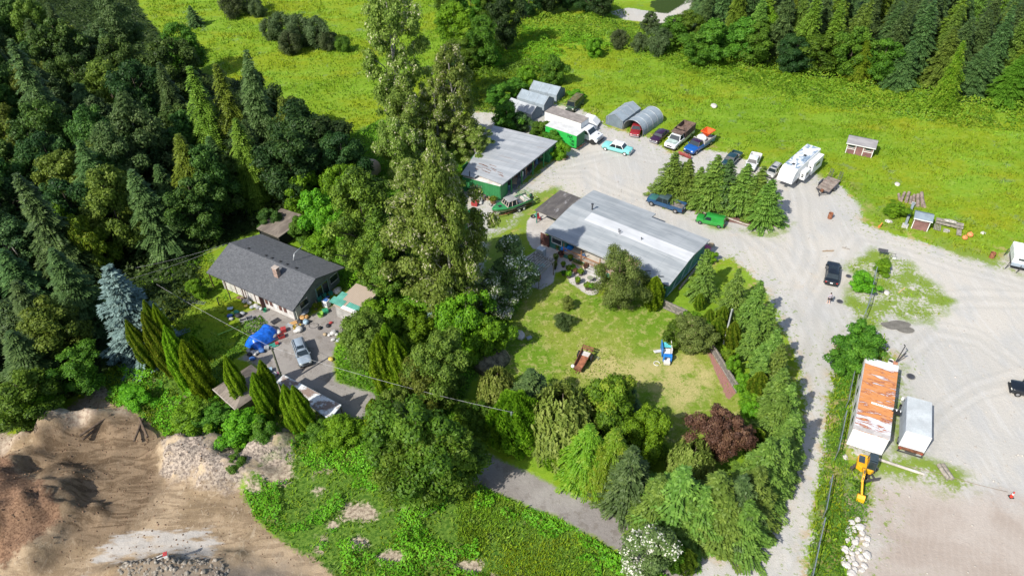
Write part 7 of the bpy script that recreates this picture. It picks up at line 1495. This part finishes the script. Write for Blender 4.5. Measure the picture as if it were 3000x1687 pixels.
m = MB(); m.box((0, 0, 1.0), (1.5, .08, 2.0)); solo('wooden_screen', 'dark brown wooden screen at the left end of the long building', 'screen', m, M('brown_screen', (.12, .055, .045), .8), at('u', 370, 390), R(-38))
# patio things
BT = M('tarp_blue', (.015, .22, .72), .45, var=.25, scale=3)
m = MB(); m.smooth = True; m.ball((0, 0, .55), (1.0, .75, .75), 14, 8); m.ball((-.5, -.3, .35), (.5, .45, .45), 10, 6); solo('covered_chair', 'bright blue plastic covered heap at the corner of the veranda', 'cover', m, BT, at('u', 800, 510), .3)
def pot(label, c, x, y, r=.3, plant='bright', grp=None, potm=None, ph=.8, seed=0):
    o = thing('planter', label, 'planter', at(c, x, y), 0, grp); m = MB(); m.cyl((0, 0, 0), (0, 0, r * 1.3), r * .75, r, n=14); m.build('pot', potm or M('pot_dark', (.10, .085, .08), .7), o)
    rg2 = np.random.default_rng(seed + 5); d = sph(260, rg2); P = d * np.array([r * 1.5, r * 1.5, ph / 2]) * rg2.uniform(.5, 1, (260, 1)) + np.array([0, 0, r * 1.3 + ph * .4])
    V, Fq, v = leaf_quads(P, d, .16, rg2); link('foliage', arrmesh('foliage', V, Fq, LM[plant], {'v': v}), o); return o
TER = M('terracotta', (.42, .19, .12), .8)
for i, (x, y, r, pl, pm_, ph, lab) in enumerate(((690, 600, .42, 'plum', TER, .3, 'wide brown tub planter below the blue covered heap'), (865, 680, .32, 'gold', None, .8, 'dark pot with yellow green plant right of the wide tub'), (580, 700, .3, 'willow', TER, 1.6, 'tall pampas like plant at the pergola corner'),
   (725, 800, .28, 'bright', None, .7, 'dark pot right of the pampas plant'), (560, 840, .3, 'olive', None, 1.5, 'bushy pot plant beside the pergola post'), (725, 960, .25, 'broad', None, .6, 'small dark pot in the shade of the patio'), (830, 890, .35, 'gold', None, .9, 'left pot of the plant cluster on the patio'), (900, 880, .35, 'broad', None, .9, 'second pot of the plant cluster on the patio'),
   (960, 930, .3, 'plum', None, .6, 'reddish pot plant in the plant cluster'), (1060, 960, .38, 'gold', None, .9, 'right pot of the plant cluster on the patio'), (830, 1010, .35, 'bright', None, .9, 'front pot of the plant cluster'), (1000, 1130, .32, 'gold', None, 1.3, 'tall yellow green shrub in a pot near the lawn'),
   (1160, 850, .3, 'plum', None, 1.0, 'pink flowering plant at the corner of the steps'), (1190, 1230, .42, 'gold', None, .8, 'left of two round bowls with bright fern'), (1270, 1240, .42, 'bright', None, .7, 'right of two round bowls with bright fern'), (620, 470, .3, 'haw', TER, .8, 'dry brown pot plant below the window'))):
    pot(lab, 'u', x, y, r * .9, pl, None, pm_, ph * .85, i)
o = thing('flower_bed', 'raised box of orange and green flowers in the middle of the patio', 'flower bed', at('u', 1040, 760), R(-36)); m = MB(); m.box((0, 0, .15), (2.2, .8, .3)); m.build('box', M('bed_wood', (.50, .40, .28), .8), o); rg2 = np.random.default_rng(3); P = rg2.uniform((-1, -.35, .3), (1, .35, .65), (500, 3)); V, Fq, v = leaf_quads(P, np.tile([0, 0, 1.], (500, 1)), .14, rg2); link('flowers', arrmesh('flowers', V, Fq, LM['haw'], {'v': v}), o)
def chair(label, c, x, y, mat, rz=0, grp=None, z=0):
    p = at(c, x, y, z); o = thing('garden_chair', label, 'chair', (p[0], p[1], z), rz, grp); m = MB(); m.box((0, 0, .42), (.5, .5, .06)); m.build('seat', mat, o); m = MB(); m.box((0, .25, .72), (.5, .06, .6), rx=-.15); m.build('backrest', mat, o)
    for sx in (-.22, .22):
        for sy in (-.22, .22): m = MB(); m.bar((sx, sy, 0), (sx, sy, .4), .05); m.build('leg', mat, o)
chair('blue plastic garden chair against the teal deck skirt', 'u', 1130, 690, M('chair_blue', (.08, .22, .52), .5), .6); chair('second blue plastic chair right of the first', 'u', 1170, 720, M('chair_blue', (.08, .22, .52)), .9)
o = thing('bistro_table', 'round mesh bistro table on the patio near the lawn', 'table', at('u', 1240, 1090), 0); m = MB(); m.cyl((0, 0, .7), (0, 0, .73), .42, n=20); m.build('table_top', M('mesh_olive', (.24, .26, .18), .6), o); m = MB(); m.cyl((0, 0, 0), (0, 0, .7), .05, n=8); m.build('leg', STEEL, o)
for k, (x, y, rz2) in enumerate(((1320, 810, -.65), (1415, 850, -.65), (1500, 880, -.65), (1450, 755, -.2))): m = MB(); m.box((0, 0, .02), (.95, .62, .03)); p = pt('u', x, y, .68); solo('door_mat', 'grey mat on the pale veranda steps', 'mat', m, M('mat_grey', (.24, .22, .20), .95), (p[0], p[1], .71), rz2, 'mats on the veranda')
o = thing('veranda_steps', 'wide pale wooden steps from the veranda to the patio', 'steps', at('u', 1320, 940), R(-38)); 
for k in range(3): m = MB(); m.box((0, .3 - k * .35, .5 - k * .2), (2.6, .36, .08)); m.build('tread', M('tread_grey', (.50, .49, .47), .8), o)
m = MB(); m.box((0, 1.6, .62), (3.4, 2.4, .08)); m.build('landing', M('deck_pale', (.5, .46, .41)), o)
m = MB(); m.tube([(x, math.sin(x * 3) * .15, .04) for x in np.linspace(0, 1.3, 10)], .05, 5); solo('stepping_chain', 'dark line of stones crossing the patio', 'stones', m, STEEL, at('u', 1290, 1060), .5)
# kerb stones of the island
kp = [pt('c', x, y) for x, y in ((60, 880), (200, 960), (300, 1010), (420, 1070), (560, 1085), (640, 1115), (720, 1145), (820, 1175), (920, 1190), (1000, 1170))]
for p, q in zip(kp[:-1], kp[1:]): m = MB(); L = float(np.hypot(*(q - p))); m.box((L / 2, 0, .06), (L - .05, .14, .14)); solo('kerb_stone', 'low pale kerb stone edging the spruce island', 'kerb', m, M('kerb', (.46, .42, .37), .9, var=.2), (p[0], p[1], hz(*p) + .05), math.atan2(*(q - p)[::-1]), 'kerb of the spruce island')
# retaining timbers by the long building
a, rz, L = frame('b', (1265, 890), (1465, 640), .2); o = thing('timber_edging', 'low grey timber wall along the right end of the long building', 'retaining wall', (a[0], a[1], 0), rz); m = MB(); m.box((L / 2, 0, .15), (L, .22, .3)); m.box((L / 2, .75, .12), (L, .22, .24)); m.build('timber', WOODG, o)

# ------------------------------------------------------------------ clutter around the house
COLS = dict(red=(.42, .05, .05), white=(.55, .54, .52), blue=(.05, .15, .42), yellow=(.60, .45, .10), orange=(.50, .29, .11), lime=(.26, .50, .07), green=(.03, .30, .15), black=(.03, .03, .035), grey=(.34, .36, .38), brown=(.22, .12, .07), tan=(.42, .32, .20), pink=(.50, .12, .25), teal=(.03, .26, .19), paleblue=(.35, .48, .58))
def CM(n): return M('clutter_' + n, COLS[n], .6, 0, .3, 3, dirt=tuple(c * .55 + .05 for c in COLS[n]))
def bin_(lab, c, x, y, col, s=.45, h=.7, rz=0, lid=None, lean=0):
    o = thing('bin', lab, 'bin', at(c, x, y), rz); o.rotation_euler[0] = lean; m = MB(); m.box((0, 0, h / 2), (s, s, h), taper=(1.12, 1.12)); m.build('tub', CM(col), o, bevel=.04); m = MB(); m.box((0, 0, h + .02), (s * 1.18, s * 1.18, .05)); m.build('lid', CM(lid or col), o, bevel=.02)
def bucket(lab, c, x, y, col, r=.25, h=.38):
    o = thing('bucket', lab, 'bucket', at(c, x, y)); m = MB(); m.cyl((0, 0, 0), (0, 0, h), r * .8, r, n=14, cap=False); m.cyl((0, 0, 0), (0, 0, h), r * .72, r * .93, n=14, cap=False); m.cyl((0, 0, 0), (0, 0, .02), r * .8, n=14); m.build('pail', CM(col), o); m = MB(); m.tube([(r * math.cos(t), .02, h + .12 * math.sin(t)) for t in np.linspace(0, math.pi, 8)], .012, 4); m.build('handle', STEEL, o)
def bag(lab, c, x, y, col, s=.45, seed=0):
    rg2 = random.Random(seed + int(x)); m = MB(); m.smooth = True; rings = []
    for j in range(1, 7):
        t = math.pi * j / 7; rings.append([(s * math.sin(t) * math.cos(2 * math.pi * k / 10) * rg2.uniform(.78, 1.15), s * .8 * math.sin(t) * math.sin(2 * math.pi * k / 10) * rg2.uniform(.78, 1.15), s * .45 - s * .5 * math.cos(t)) for k in range(10)])
    m.loft(rings); solo('bag', lab, 'bag', m, CM(col), at(c, x, y), rg2.uniform(0, 6))
def crate(lab, c, x, y, col, d=(.6, .4, .35), rz=0):
    o = thing('crate', lab, 'crate', at(c, x, y), rz); m = MB(); w_, l_, h_ = d
    for (cx_, cy_, sx, sy) in ((0, -l_ / 2, w_, .04), (0, l_ / 2, w_, .04), (-w_ / 2, 0, .04, l_), (w_ / 2, 0, .04, l_)): m.box((cx_, cy_, h_ / 2), (sx, sy, h_))
    m.build('side', CM(col), o); m = MB(); m.box((0, 0, h_ * .5), (w_ - .05, l_ - .05, .05)); m.build('contents', CM('black' if col != 'black' else 'grey'), o)
def board(lab, c, x, y, col, d=(1.2, .6, .05), rz=0, z=.05, ry=0): m = MB(); m.box((0, 0, 0), d, ry=ry); p = at(c, x, y); solo('board', lab, 'board', m, CM(col), (p[0], p[1], p[2] + z + abs(math.sin(ry)) * d[0] / 2), rz)
def tyre(lab, c, x, y, r=.33, z=0, grp=None): m = MB(); m.smooth = True; m.tube([(r * .75 * math.cos(t), r * .75 * math.sin(t), .12) for t in np.linspace(0, 6.283, 18)], .11, 8); p = at(c, x, y); solo('tyre', lab, 'tyre', m, RUB, (p[0], p[1], p[2] + z), 0, grp)
# the blue tarpaulin heap: a wrinkled sheet over a long load
a, rz, L = frame('z', (560, 960), (860, 680), .4); o = thing('tarpaulin_heap', 'long heap covered by a wrinkled bright blue tarpaulin on the driveway', 'tarpaulin', (a[0], a[1], 0), rz)
nu, nv = 46, 26; U, Vv = np.meshgrid(np.linspace(-.3, L + .3, nu), np.linspace(-1.35, 1.35, nv)); hh = 1.05 * np.clip(1 - np.abs(Vv / 1.35) ** 3, 0, 1) * np.clip(1 - np.abs((U - L / 2) / (L / 2 + .3)) ** 6, 0, 1) ** .8
hh = hh * (.75 + .5 * fbm(U * 1.0 + 40, Vv + 9, 1.3, 3, 3)) + (np.abs(fbm(U + Vv * .8 + 9, Vv * .5, .45, 2, 5) - .5) * .4) * np.clip(hh * 3, 0, 1)
me = arrmesh('sheet', np.stack([U.ravel(), Vv.ravel() + .15 * np.sin(U.ravel() * 2), hh.ravel() + .03], 1), np.stack([np.arange(nu * nv).reshape(nv, nu)[:-1, :-1], np.arange(nu * nv).reshape(nv, nu)[:-1, 1:], np.arange(nu * nv).reshape(nv, nu)[1:, 1:], np.arange(nu * nv).reshape(nv, nu)[1:, :-1]], -1).reshape(-1, 4), M('tarp', (.012, .13, .62), .32, 0, .3, 2.5, .6), smooth=True); link('sheet', me, o)
m = MB(); m.box((L * .2, .0, .4), (.5, .7, .8)); m.box((L * .7, 0, .4), (1, .8, .8)); m.build('load', CM('black'), o)
bin_('red lidded tub above the red crates beside the tarpaulin', 'z', 1075, 730, 'red', .55, .5, .4); bag('white crumpled bag between tarpaulin and red tub', 'z', 990, 760, 'white', .5); crate('bright red crate at the right end of the tarpaulin', 'z', 1040, 830, 'red', (.75, .5, .45), .5)
bag('pale grey sack on the dark sheet by the tarpaulin', 'z', 910, 830, 'grey', .55); board('black sheet under the grey sack', 'z', 900, 870, 'black', (2.0, .9, .06), .75); bag('tan cloth bundle beside the grey sack', 'z', 855, 870, 'tan', .3)
bin_('small red box right of the utility pole top', 'z', 965, 945, 'red', .35, .3, .3); board('dark green panel under the small red box', 'z', 900, 965, 'teal', (1.2, .7, .1), .5); bag('blue tarpaulin scrap below the tarpaulin heap', 'z', 715, 1060, 'blue', .5); bin_('round grey tub below the tarpaulin heap', 'z', 800, 1020, 'grey', .5, .35, .2)
for k, (x, y, cl) in enumerate(((500, 1060, 'grey'), (560, 1040, 'black'), (600, 1110, 'white'), (520, 1120, 'black'), (640, 1080, 'grey'), (570, 1090, 'white'))): bag(['grey scrap heap at the lower end of the tarpaulin', 'black scrap behind the grey scrap heap', 'white scrap at the bottom of the scrap heap', 'black scrap left of the white scrap', 'grey scrap nearest the utility pole', 'pale scrap in the middle of the scrap heap'][k], 'z', x, y, cl, .38, k)
bag('blue and white bundle at the top of the brown shed', 'z', 560, 1190, 'blue', .4); bin_('blue white cooler beside the utility pole foot', 'i', 620, 600, 'paleblue', .45, .35, .3); bag('pink and white rubbish beside the utility pole foot', 'i', 665, 635, 'white', .4); bag('pink rag in the rubbish by the pole foot', 'i', 690, 625, 'pink', .25); bucket('orange bucket left of the pole foot rubbish', 'i', 640, 660, 'orange')
# centre of the driveway
bag('golden brown sack near the house corner', 'z', 1385, 520, 'orange', .5); bag('second golden sack against the house corner', 'z', 1450, 510, 'orange', .4, 3); board('orange mat on the concrete beside the sacks', 'z', 1230, 600, 'orange', (.9, .6, .04), .5); board('grey green panel on the concrete step', 'z', 1180, 640, 'grey', (1.1, .5, .06), -.5)
bucket('yellow bucket left of the white sacks', 'z', 1255, 680, 'yellow'); bucket('yellow bucket behind the white sacks', 'z', 1340, 655, 'yellow', .22); bag('large white sack in the middle of the driveway', 'z', 1330, 720, 'white', .62); bag('white sack left of the large white sack', 'z', 1280, 740, 'white', .4); bag('pale blue bundle above the white sacks', 'z', 1440, 590, 'paleblue', .5); bag('dark bundle left of the pale blue one', 'z', 1340, 580, 'black', .4); bag('black bag right of the pale blue bundle', 'z', 1500, 575, 'black', .25)
bucket('lime green bucket in front of the lean-to', 'z', 1680, 480, 'lime', .42, .5); bin_('green wheelbarrow tray right of the lime bucket', 'z', 1760, 420, 'green', .6, .4, .5); bag('black bag on the driveway below the lean-to', 'z', 1665, 690, 'black', .35); bag('red rag against the lean-to wall', 'z', 1845, 600, 'red', .28); bag('black heap beside the red rag', 'z', 1800, 650, 'black', .35)
for k, (x, y, cl, s) in enumerate(((1750, 790, 'tan', .3), (1820, 800, 'white', .28), (1890, 770, 'white', .5), (1940, 790, 'white', .3), (1885, 880, 'white', .35), (1980, 890, 'grey', .4), (1850, 1200, 'yellow', .4))): bag(['tan scrap at the right edge of the driveway', 'small white scrap right of the tan one', 'white plastic heap at the foot of the olive tree', 'small white bag at the right of the plastic heap', 'white bag below the plastic heap', 'grey bag under the olive tree', 'pale yellow bag at the lower right of the driveway'][k], 'z', x, y, cl, s, k)
m = MB(); m.tube([(.6 * math.cos(t) * (1 + .1 * math.sin(3 * t)), .45 * math.sin(t), .04) for t in np.linspace(0, 7, 24)], .025, 4); solo('hose_coil', 'loose coil of grey hose on the driveway', 'hose', m, STEEL, at('z', 1560, 640))
# right side of the house
bin_('green recycling bin by the glass doors', 'z', 1665, 225, 'teal', .55, .6, .4); bin_('second green bin behind the first', 'z', 1745, 160, 'teal', .45, .5, .2); bin_('green box nearest the lean-to', 'z', 1845, 125, 'teal', .5, .35, .4); bag('blue towel on the white washing machine', 'z', 1795, 180, 'blue', .3)
o = thing('washing_machine', 'white appliance with blue cloth left of the lean-to', 'appliance', at('z', 1780, 310), R(-28)); m = MB(); m.box((0, 0, .5), (.8, .75, 1.0)); m.build('cabinet', WHT, o, bevel=.04); m = MB(); m.box((0, -.38, .5), (.6, .03, .45)); m.build('front_panel', CM('grey'), o); m = MB(); m.box((0, 0, 1.03), (.62, .55, .06)); m.build('cloth', CM('blue'), o)
bag('magenta bundle in the shade of the gable', 'z', 1480, 320, 'pink', .4); o = thing('satellite_dish', 'old grey dish lying against the gable corner', 'dish', at('z', 1400, 440), .3); m = MB(); m.smooth = True; m.loft([[(r * math.cos(t), r * math.sin(t), z) for t in np.linspace(0, 6.283, 18)[:-1]] for r, z in ((.1, .2), (.45, .27), (.75, .42), (.8, .5))]); m.build('bowl', CM('grey'), o); m = MB(); m.bar((0, 0, .2), (.2, .1, .8), .05); m.build('feed_arm', STEEL, o)
bag('white bag on the old dish', 'z', 1430, 400, 'white', .2); bag('yellow ball beside the glass doors', 'z', 1755, 60, 'yellow', .45); pot('weedy yellow plant below the gable', 'z', 1600, 370, .25, 'gold', None, None, .8, 30); board('pale plank leaning between dish and bins', 'z', 1600, 270, 'tan', (1.6, .14, .05), -1.0, .05, .5)
bag('white heap of cloth under the feathery cedar', 'z', 1960, 90, 'white', .7, 2); board('pinkish panel beside the cloth heap', 'z', 1880, 90, 'tan', (1.0, .8, .05), .6)
# left side of the house
for k, (x, y, cl, s) in enumerate(((440, 250, 'white', .45), (400, 210, 'tan', .4), (480, 235, 'white', .35), (515, 280, 'white', .4), (560, 345, 'grey', .4), (620, 330, 'white', .45), (660, 350, 'grey', .35), (700, 370, 'white', .3), (340, 190, 'brown', .35))): bag(['white sheet heap on the house porch, first from the left', 'tan heap behind the white sheet heap', 'white bundle right of the sheet heap', 'white bundle by the porch studs', 'grey bundle in the middle of the porch', 'largest white bundle on the porch', 'grey bundle right of the largest one', 'white bundle nearest the brown door', 'brown heap at the left end of the porch'][k], 'z', x, y, cl, s, k + 9)
bag('bright yellow bag on the path before the porch', 'z', 455, 325, 'yellow', .3); bag('lime yellow bag right of the bright yellow one', 'z', 560, 350, 'lime', .28); bucket('green bucket before the brown door', 'z', 765, 400, 'green', .28)
for k, (x, y, cl, s) in enumerate(((190, 490, 'blue', .4), (240, 450, 'lime', .35), (300, 430, 'teal', .4), (160, 470, 'red', .2), (330, 490, 'black', .5), (400, 450, 'grey', .4), (210, 540, 'white', .35))): bag(['blue bag in the rubbish left of the path', 'lime ball in the rubbish left of the path', 'teal bag in the rubbish left of the path', 'red scrap at the left end of the rubbish', 'black sheet in the rubbish', 'grey bag at the right of the rubbish', 'white scrap at the bottom of the rubbish'][k], 'z', x, y, cl, s, k + 20)
crate('white box on the path near the hedge', 'z', 415, 560, 'white', (.8, .5, .3), .4); crate('grey box right of the white box', 'z', 520, 540, 'grey', (.8, .6, .4), .5); board('dark door mat at the house corner', 'z', 940, 565, 'black', (1.1, .8, .05), .8); board('pale blue board leaning left of the rubbish', 'z', 200, 380, 'paleblue', (.7, .5, .04), .2, .3)
for (x, y) in ((10, 300), (205, 215)): m = MB(); m.bar((0, 0, 0), (0, .1, 1.2), .1); solo('post', 'short dark post in the grass left of the porch', 'post', m, BLK, at('z', x, y), 0, 'short posts left of the porch')
m = MB()
for s in (-.2, .2): m.bar((-1.7, s, .1), (1.7, s, .1), .05)
for k in range(11): m.bar((-1.6 + k * .32, -.2, .1), (-1.6 + k * .32, .2, .1), .04)
solo('ladder', 'aluminium ladder lying on the side lawn', 'ladder', m, GALV, at('r', 1265, 860), R(-12))
board('bright yellow green plank lying on the shaded side lawn', 'z', 160, 730, 'lime', (2.6, .18, .05), R(33), .1)
# yard clutter left of the workshop
bin_('red box in the heap before the container', 't', 560, 730, 'red', .9, .6, -.3, 'red'); bag('white sheet heap behind the red box', 't', 660, 640, 'white', .8, 1); bag('second white heap beside the red box', 't', 700, 700, 'white', .5, 2)
for k, (x, y) in enumerate(((800, 600), (620, 480), (540, 500), (430, 400), (690, 510))): barrel('brown drum in the row along the container side', 't', x, y, M('drum_brown', (.13, .10, .085), .8, var=.4, scale=3), 'drums along the container', .34, .85, 'drum', 'drum')
for k, (x, y) in enumerate(((470, 880), (520, 850), (450, 910))): tyre('black tyre on the gravel left of the boat trailer', 't', x, y, .4, .0 + k * .02, 'tyres left of the boat')
bucket('green tub at the foot of the cottonwood', 't', 400, 985, 'green', .5, .5); bucket('cream pail at the container corner', 't', 905, 600, 'tan', .35, .5); bucket('white pail before the boat bow', 't', 965, 770, 'white', .22, .4)
m = MB(); m.bar((0, 0, 0), (.9, -2.4, .1), .12); m.bar((0, 0, 0), (-.7, -1.9, 1.2), .1); solo('timber_pole', 'yellowish pole leaning in the heap left of the red box', 'pole', m, M('bamboo', (.50, .42, .22), .7), at('t', 290, 320), 0)
m = MB(); m.bar((0, 0, .3), (2.6, -1.6, .6), .1); solo('metal_pipe', 'grey pipe lying across the heap before the drums', 'pipe', m, GALV, at('t', 430, 460), 0)
pot('weeds with yellow flowers at the container corner', 't', 1040, 690, .5, 'gold', None, CM('brown'), .6, 44)
for k, (c, x, y, cl, s) in enumerate((('s', 830, 400, 'lime', .9), ('s', 840, 430, 'lime', .6), ('a', 905, 690, 'tan', .5), ('a', 930, 675, 'brown', .4), ('b', 1470, 590, 'pink', .6), ('b', 1500, 570, 'tan', .5))):
    bag(['bright green sheet glimpsed among the cottonwoods, upper', 'bright green sheet glimpsed among the cottonwoods, lower', 'tan rubble bag at the workshop corner', 'brown rubble bag at the workshop corner', 'pink flowering tub at the end of the teal building', 'tan flower tub behind the pink one'][k], c, x, y, cl, s, k)
chair('red chair under the open annex', 'b', 200, 372, CM('red'), .5); bag('teal bag beside the annex post', 'b', 185, 345, 'teal', .4); tyre('tyre lying beside the annex post', 'b', 160, 350, .4)
# white toppled machine in the dirt pit
o = thing('machine_wreck', 'white machine part with red top half buried in the dirt pit', 'scrap', at('K', 1000, 1100), R(20), s=.5); m = MB(); m.box((.5, 0, .5), (.7, .8, 1.0)); m.build('housing', WHT, o, bevel=.05); m = MB(); m.box((.5, 0, 1.05), (.72, .82, .15)); m.build('red_top', CM('red'), o)
m = MB(); m.tube([(.2, -.3, .7), (-.9, -.3, .5), (-1.7, -.3, .2), (-1.9, -.3, -.1)], .09, 6); m.tube([(.2, .3, .7), (-.9, .3, .5), (-1.7, .3, .2)], .09, 6); m.bar((-.9, -.3, .5), (-.9, .3, .5), .08); m.build('arm_frame', PWH, o)
for (x, y, a_, l_, lab) in ((1023, 430, R(92), 3.0, 'left of two dark logs standing out of the pit edge'), (1060, 415, R(125), 3.2, 'right of two dark logs leaning at the pit edge'), (730, 420, R(50), 3.6, 'dark log lying on the soil ridge'), (700, 440, R(56), 2.6, 'second dark log lying on the soil ridge')):
    m = MB(); m.cyl((-l_ / 2, 0, .15), (l_ / 2, 0, .3), .13, n=8); solo('log', lab, 'log', m, M('dark_log', (.12, .085, .06), .9, var=.3, scale=4), at('j', x, y), a_)
m = MB(); m.box((0, 0, .12), (.8, .45, .1)); solo('white_scrap', 'white scrap sheet on the pale spoil slope', 'scrap', m, WHT, at('i', 560, 1315), .2)
# bare stems under the cottonwoods
m = MB(); 
for k in range(7): m.tube([(0, 0, 0), (.4 * math.cos(k), .4 * math.sin(k), 2.0), (1.1 * math.cos(k * 1.7), 1.1 * math.sin(k * 1.7), 3.6)], [.07, .045, .02], 5)
solo('dead_shrub', 'pale dead branches below the broad cottonwood', 'dead shrub', m, PALEBARK, at('s', 890, 1080))
m = MB()
for k in range(8): m.tube([(0, 0, 0), (.5 * math.cos(k), .5 * math.sin(k), 2.6), (1.6 * math.cos(k * 1.7), 1.6 * math.sin(k * 1.7), 4.6)], [.08, .05, .02], 5)
solo('dead_shrub', 'bare dead tree at the wood edge above the brown shed', 'dead shrub', m, PALEBARK, at('D', 735, 520))

# ------------------------------------------------------------------ the pedestrian
def skin(name, pts, edges, mat, parent, sub=2, root=0):
    me = bpy.data.meshes.new(name); me.from_pydata([p[:3] for p in pts], edges, []); me.materials.append(mat); o = link(name, me, parent)
    md = o.modifiers.new('skin', 'SKIN'); md.use_smooth_shade = True
    if not me.skin_vertices: bpy.context.view_layer.objects.active = o
    sv = me.skin_vertices[0].data
    for i, p in enumerate(pts): r = p[3]; sv[i].radius = (r, r) if not isinstance(r, tuple) else r; sv[i].use_root = (i == root)
    s_ = o.modifiers.new('sub', 'SUBSURF'); s_.levels = sub; s_.render_levels = sub; return o
SKN = M('skin', (.62, .40, .30), .55, var=.08); HOOD = M('hoodie', (.42, .38, .43), .9, var=.12); SHO = M('shorts', (.035, .035, .045), .85); HAIR = M('hair', (.035, .028, .025), .8); SHOE = M('shoe', (.62, .50, .46), .6)
o = thing('person', 'person in pale lilac hoodie and dark shorts walking on the gravel road with a bag', 'person', at('A', 235, 1345), R(-170)); o.rotation_euler[2] = R(10)
# faces +Y (away from the camera); one continuous figure
hp = [(0, 0, .95, .135), (0, .01, 1.12, .12), (0, .02, 1.32, .15), (0, .02, 1.45, .10), (0, .03, 1.52, .055), (0, .04, 1.60, .09), (0, .05, 1.68, .085),
      (-.10, 0, .90, .095), (-.11, .09, .50, .062), (-.11, .02, .09, .04), (-.11, .14, .05, .038), (.10, 0, .90, .095), (.11, .05, .50, .062), (.12, -.12, .10, .04), (.12, -.01, .04, .038),
      (-.19, .01, 1.42, .058), (-.26, -.02, 1.16, .044), (-.25, .10, .93, .034), (-.25, .14, .86, .03), (.19, .01, 1.42, .058), (.27, -.03, 1.16, .044), (.30, .06, .93, .034), (.30, .09, .86, .03)]
he = [(0, 1), (1, 2), (2, 3), (3, 4), (4, 5), (5, 6), (0, 7), (7, 8), (8, 9), (9, 10), (0, 11), (11, 12), (12, 13), (13, 14), (2, 15), (15, 16), (16, 17), (17, 18), (2, 19), (19, 20), (20, 21), (21, 22)]
n0 = len(hp)
for (w_, s_) in ((18, -1), (22, 1)):
    bx, by, bz, _ = hp[w_]
    for k in range(4):
        b0 = len(hp); ln = (.075, .085, .08, .06)[k]; yo = (k - 1.5) * .017
        hp += [(bx - s_ * .004, by + yo, bz - .035, .010), (bx - s_ * .008, by + yo + .008, bz - .035 - ln * .55, .009), (bx - s_ * .024, by + yo + .01, bz - .035 - ln, .008)]; he += [(w_, b0), (b0, b0 + 1), (b0 + 1, b0 + 2)]
    b0 = len(hp); hp += [(bx - s_ * .012, by + .04, bz - .005, .011), (bx - s_ * .03, by + .055, bz - .045, .009)]; he += [(w_, b0), (b0, b0 + 1)]
bd = skin('body', hp, he, SKN, o)
skin('hoodie', [(0, 0, .90, .165), (0, .01, 1.10, .165), (0, .02, 1.32, .185), (0, .01, 1.46, .11), (-.20, .01, 1.41, .085), (-.27, -.02, 1.16, .068), (-.255, .08, .97, .05), (.20, .01, 1.41, .085), (.28, -.03, 1.16, .068), (.30, .04, .97, .05), (0, -.05, 1.50, .09)], [(0, 1), (1, 2), (2, 3), (2, 4), (4, 5), (5, 6), (2, 7), (7, 8), (8, 9), (3, 10)], HOOD, o)
skin('shorts', [(0, 0, .93, .15), (-.10, .0, .86, .115), (-.12, .06, .56, .10), (.10, 0, .86, .115), (.12, .03, .56, .10)], [(0, 1), (1, 2), (0, 3), (3, 4)], SHO, o)
m = MB(); m.smooth = True; m.ball((0, .03, 1.69), (.10, .115, .10), 12, 8); m.build('hair', HAIR, o)
m = MB(); m.ball((0, .145, 1.62), (.012, .02, .018), 8, 5); m.build('nose', SKN, bd)
for s in (-1, 1): m = MB(); m.ball((s * .035, .125, 1.65), .012, 8, 5); m.build('eye', BLK, bd)
m = MB(); m.box((0, .132, 1.575), (.045, .01, .008)); m.build('mouth', M('lip', (.45, .2, .17), .5), bd)
for s, y in ((-1, .10), (1, -.05)): m = MB(); m.box((s * .115, y - .0, .045), (.10, .27, .09)); m.build('shoe', SHOE, o, bevel=.03)
q = thing('shoulder_bag', 'small black bag held at the right hip of the pedestrian', 'bag', (o.location.x + .30, o.location.y + .05, .70), R(10)); m = MB(); m.box((0, 0, 0), (.14, .34, .28)); m.build('pouch', BLK, q, bevel=.04); m = MB(); m.tube([(0, -.12, .13), (0, 0, .26), (0, .12, .13)], .012, 5); m.build('strap', BLK, q)
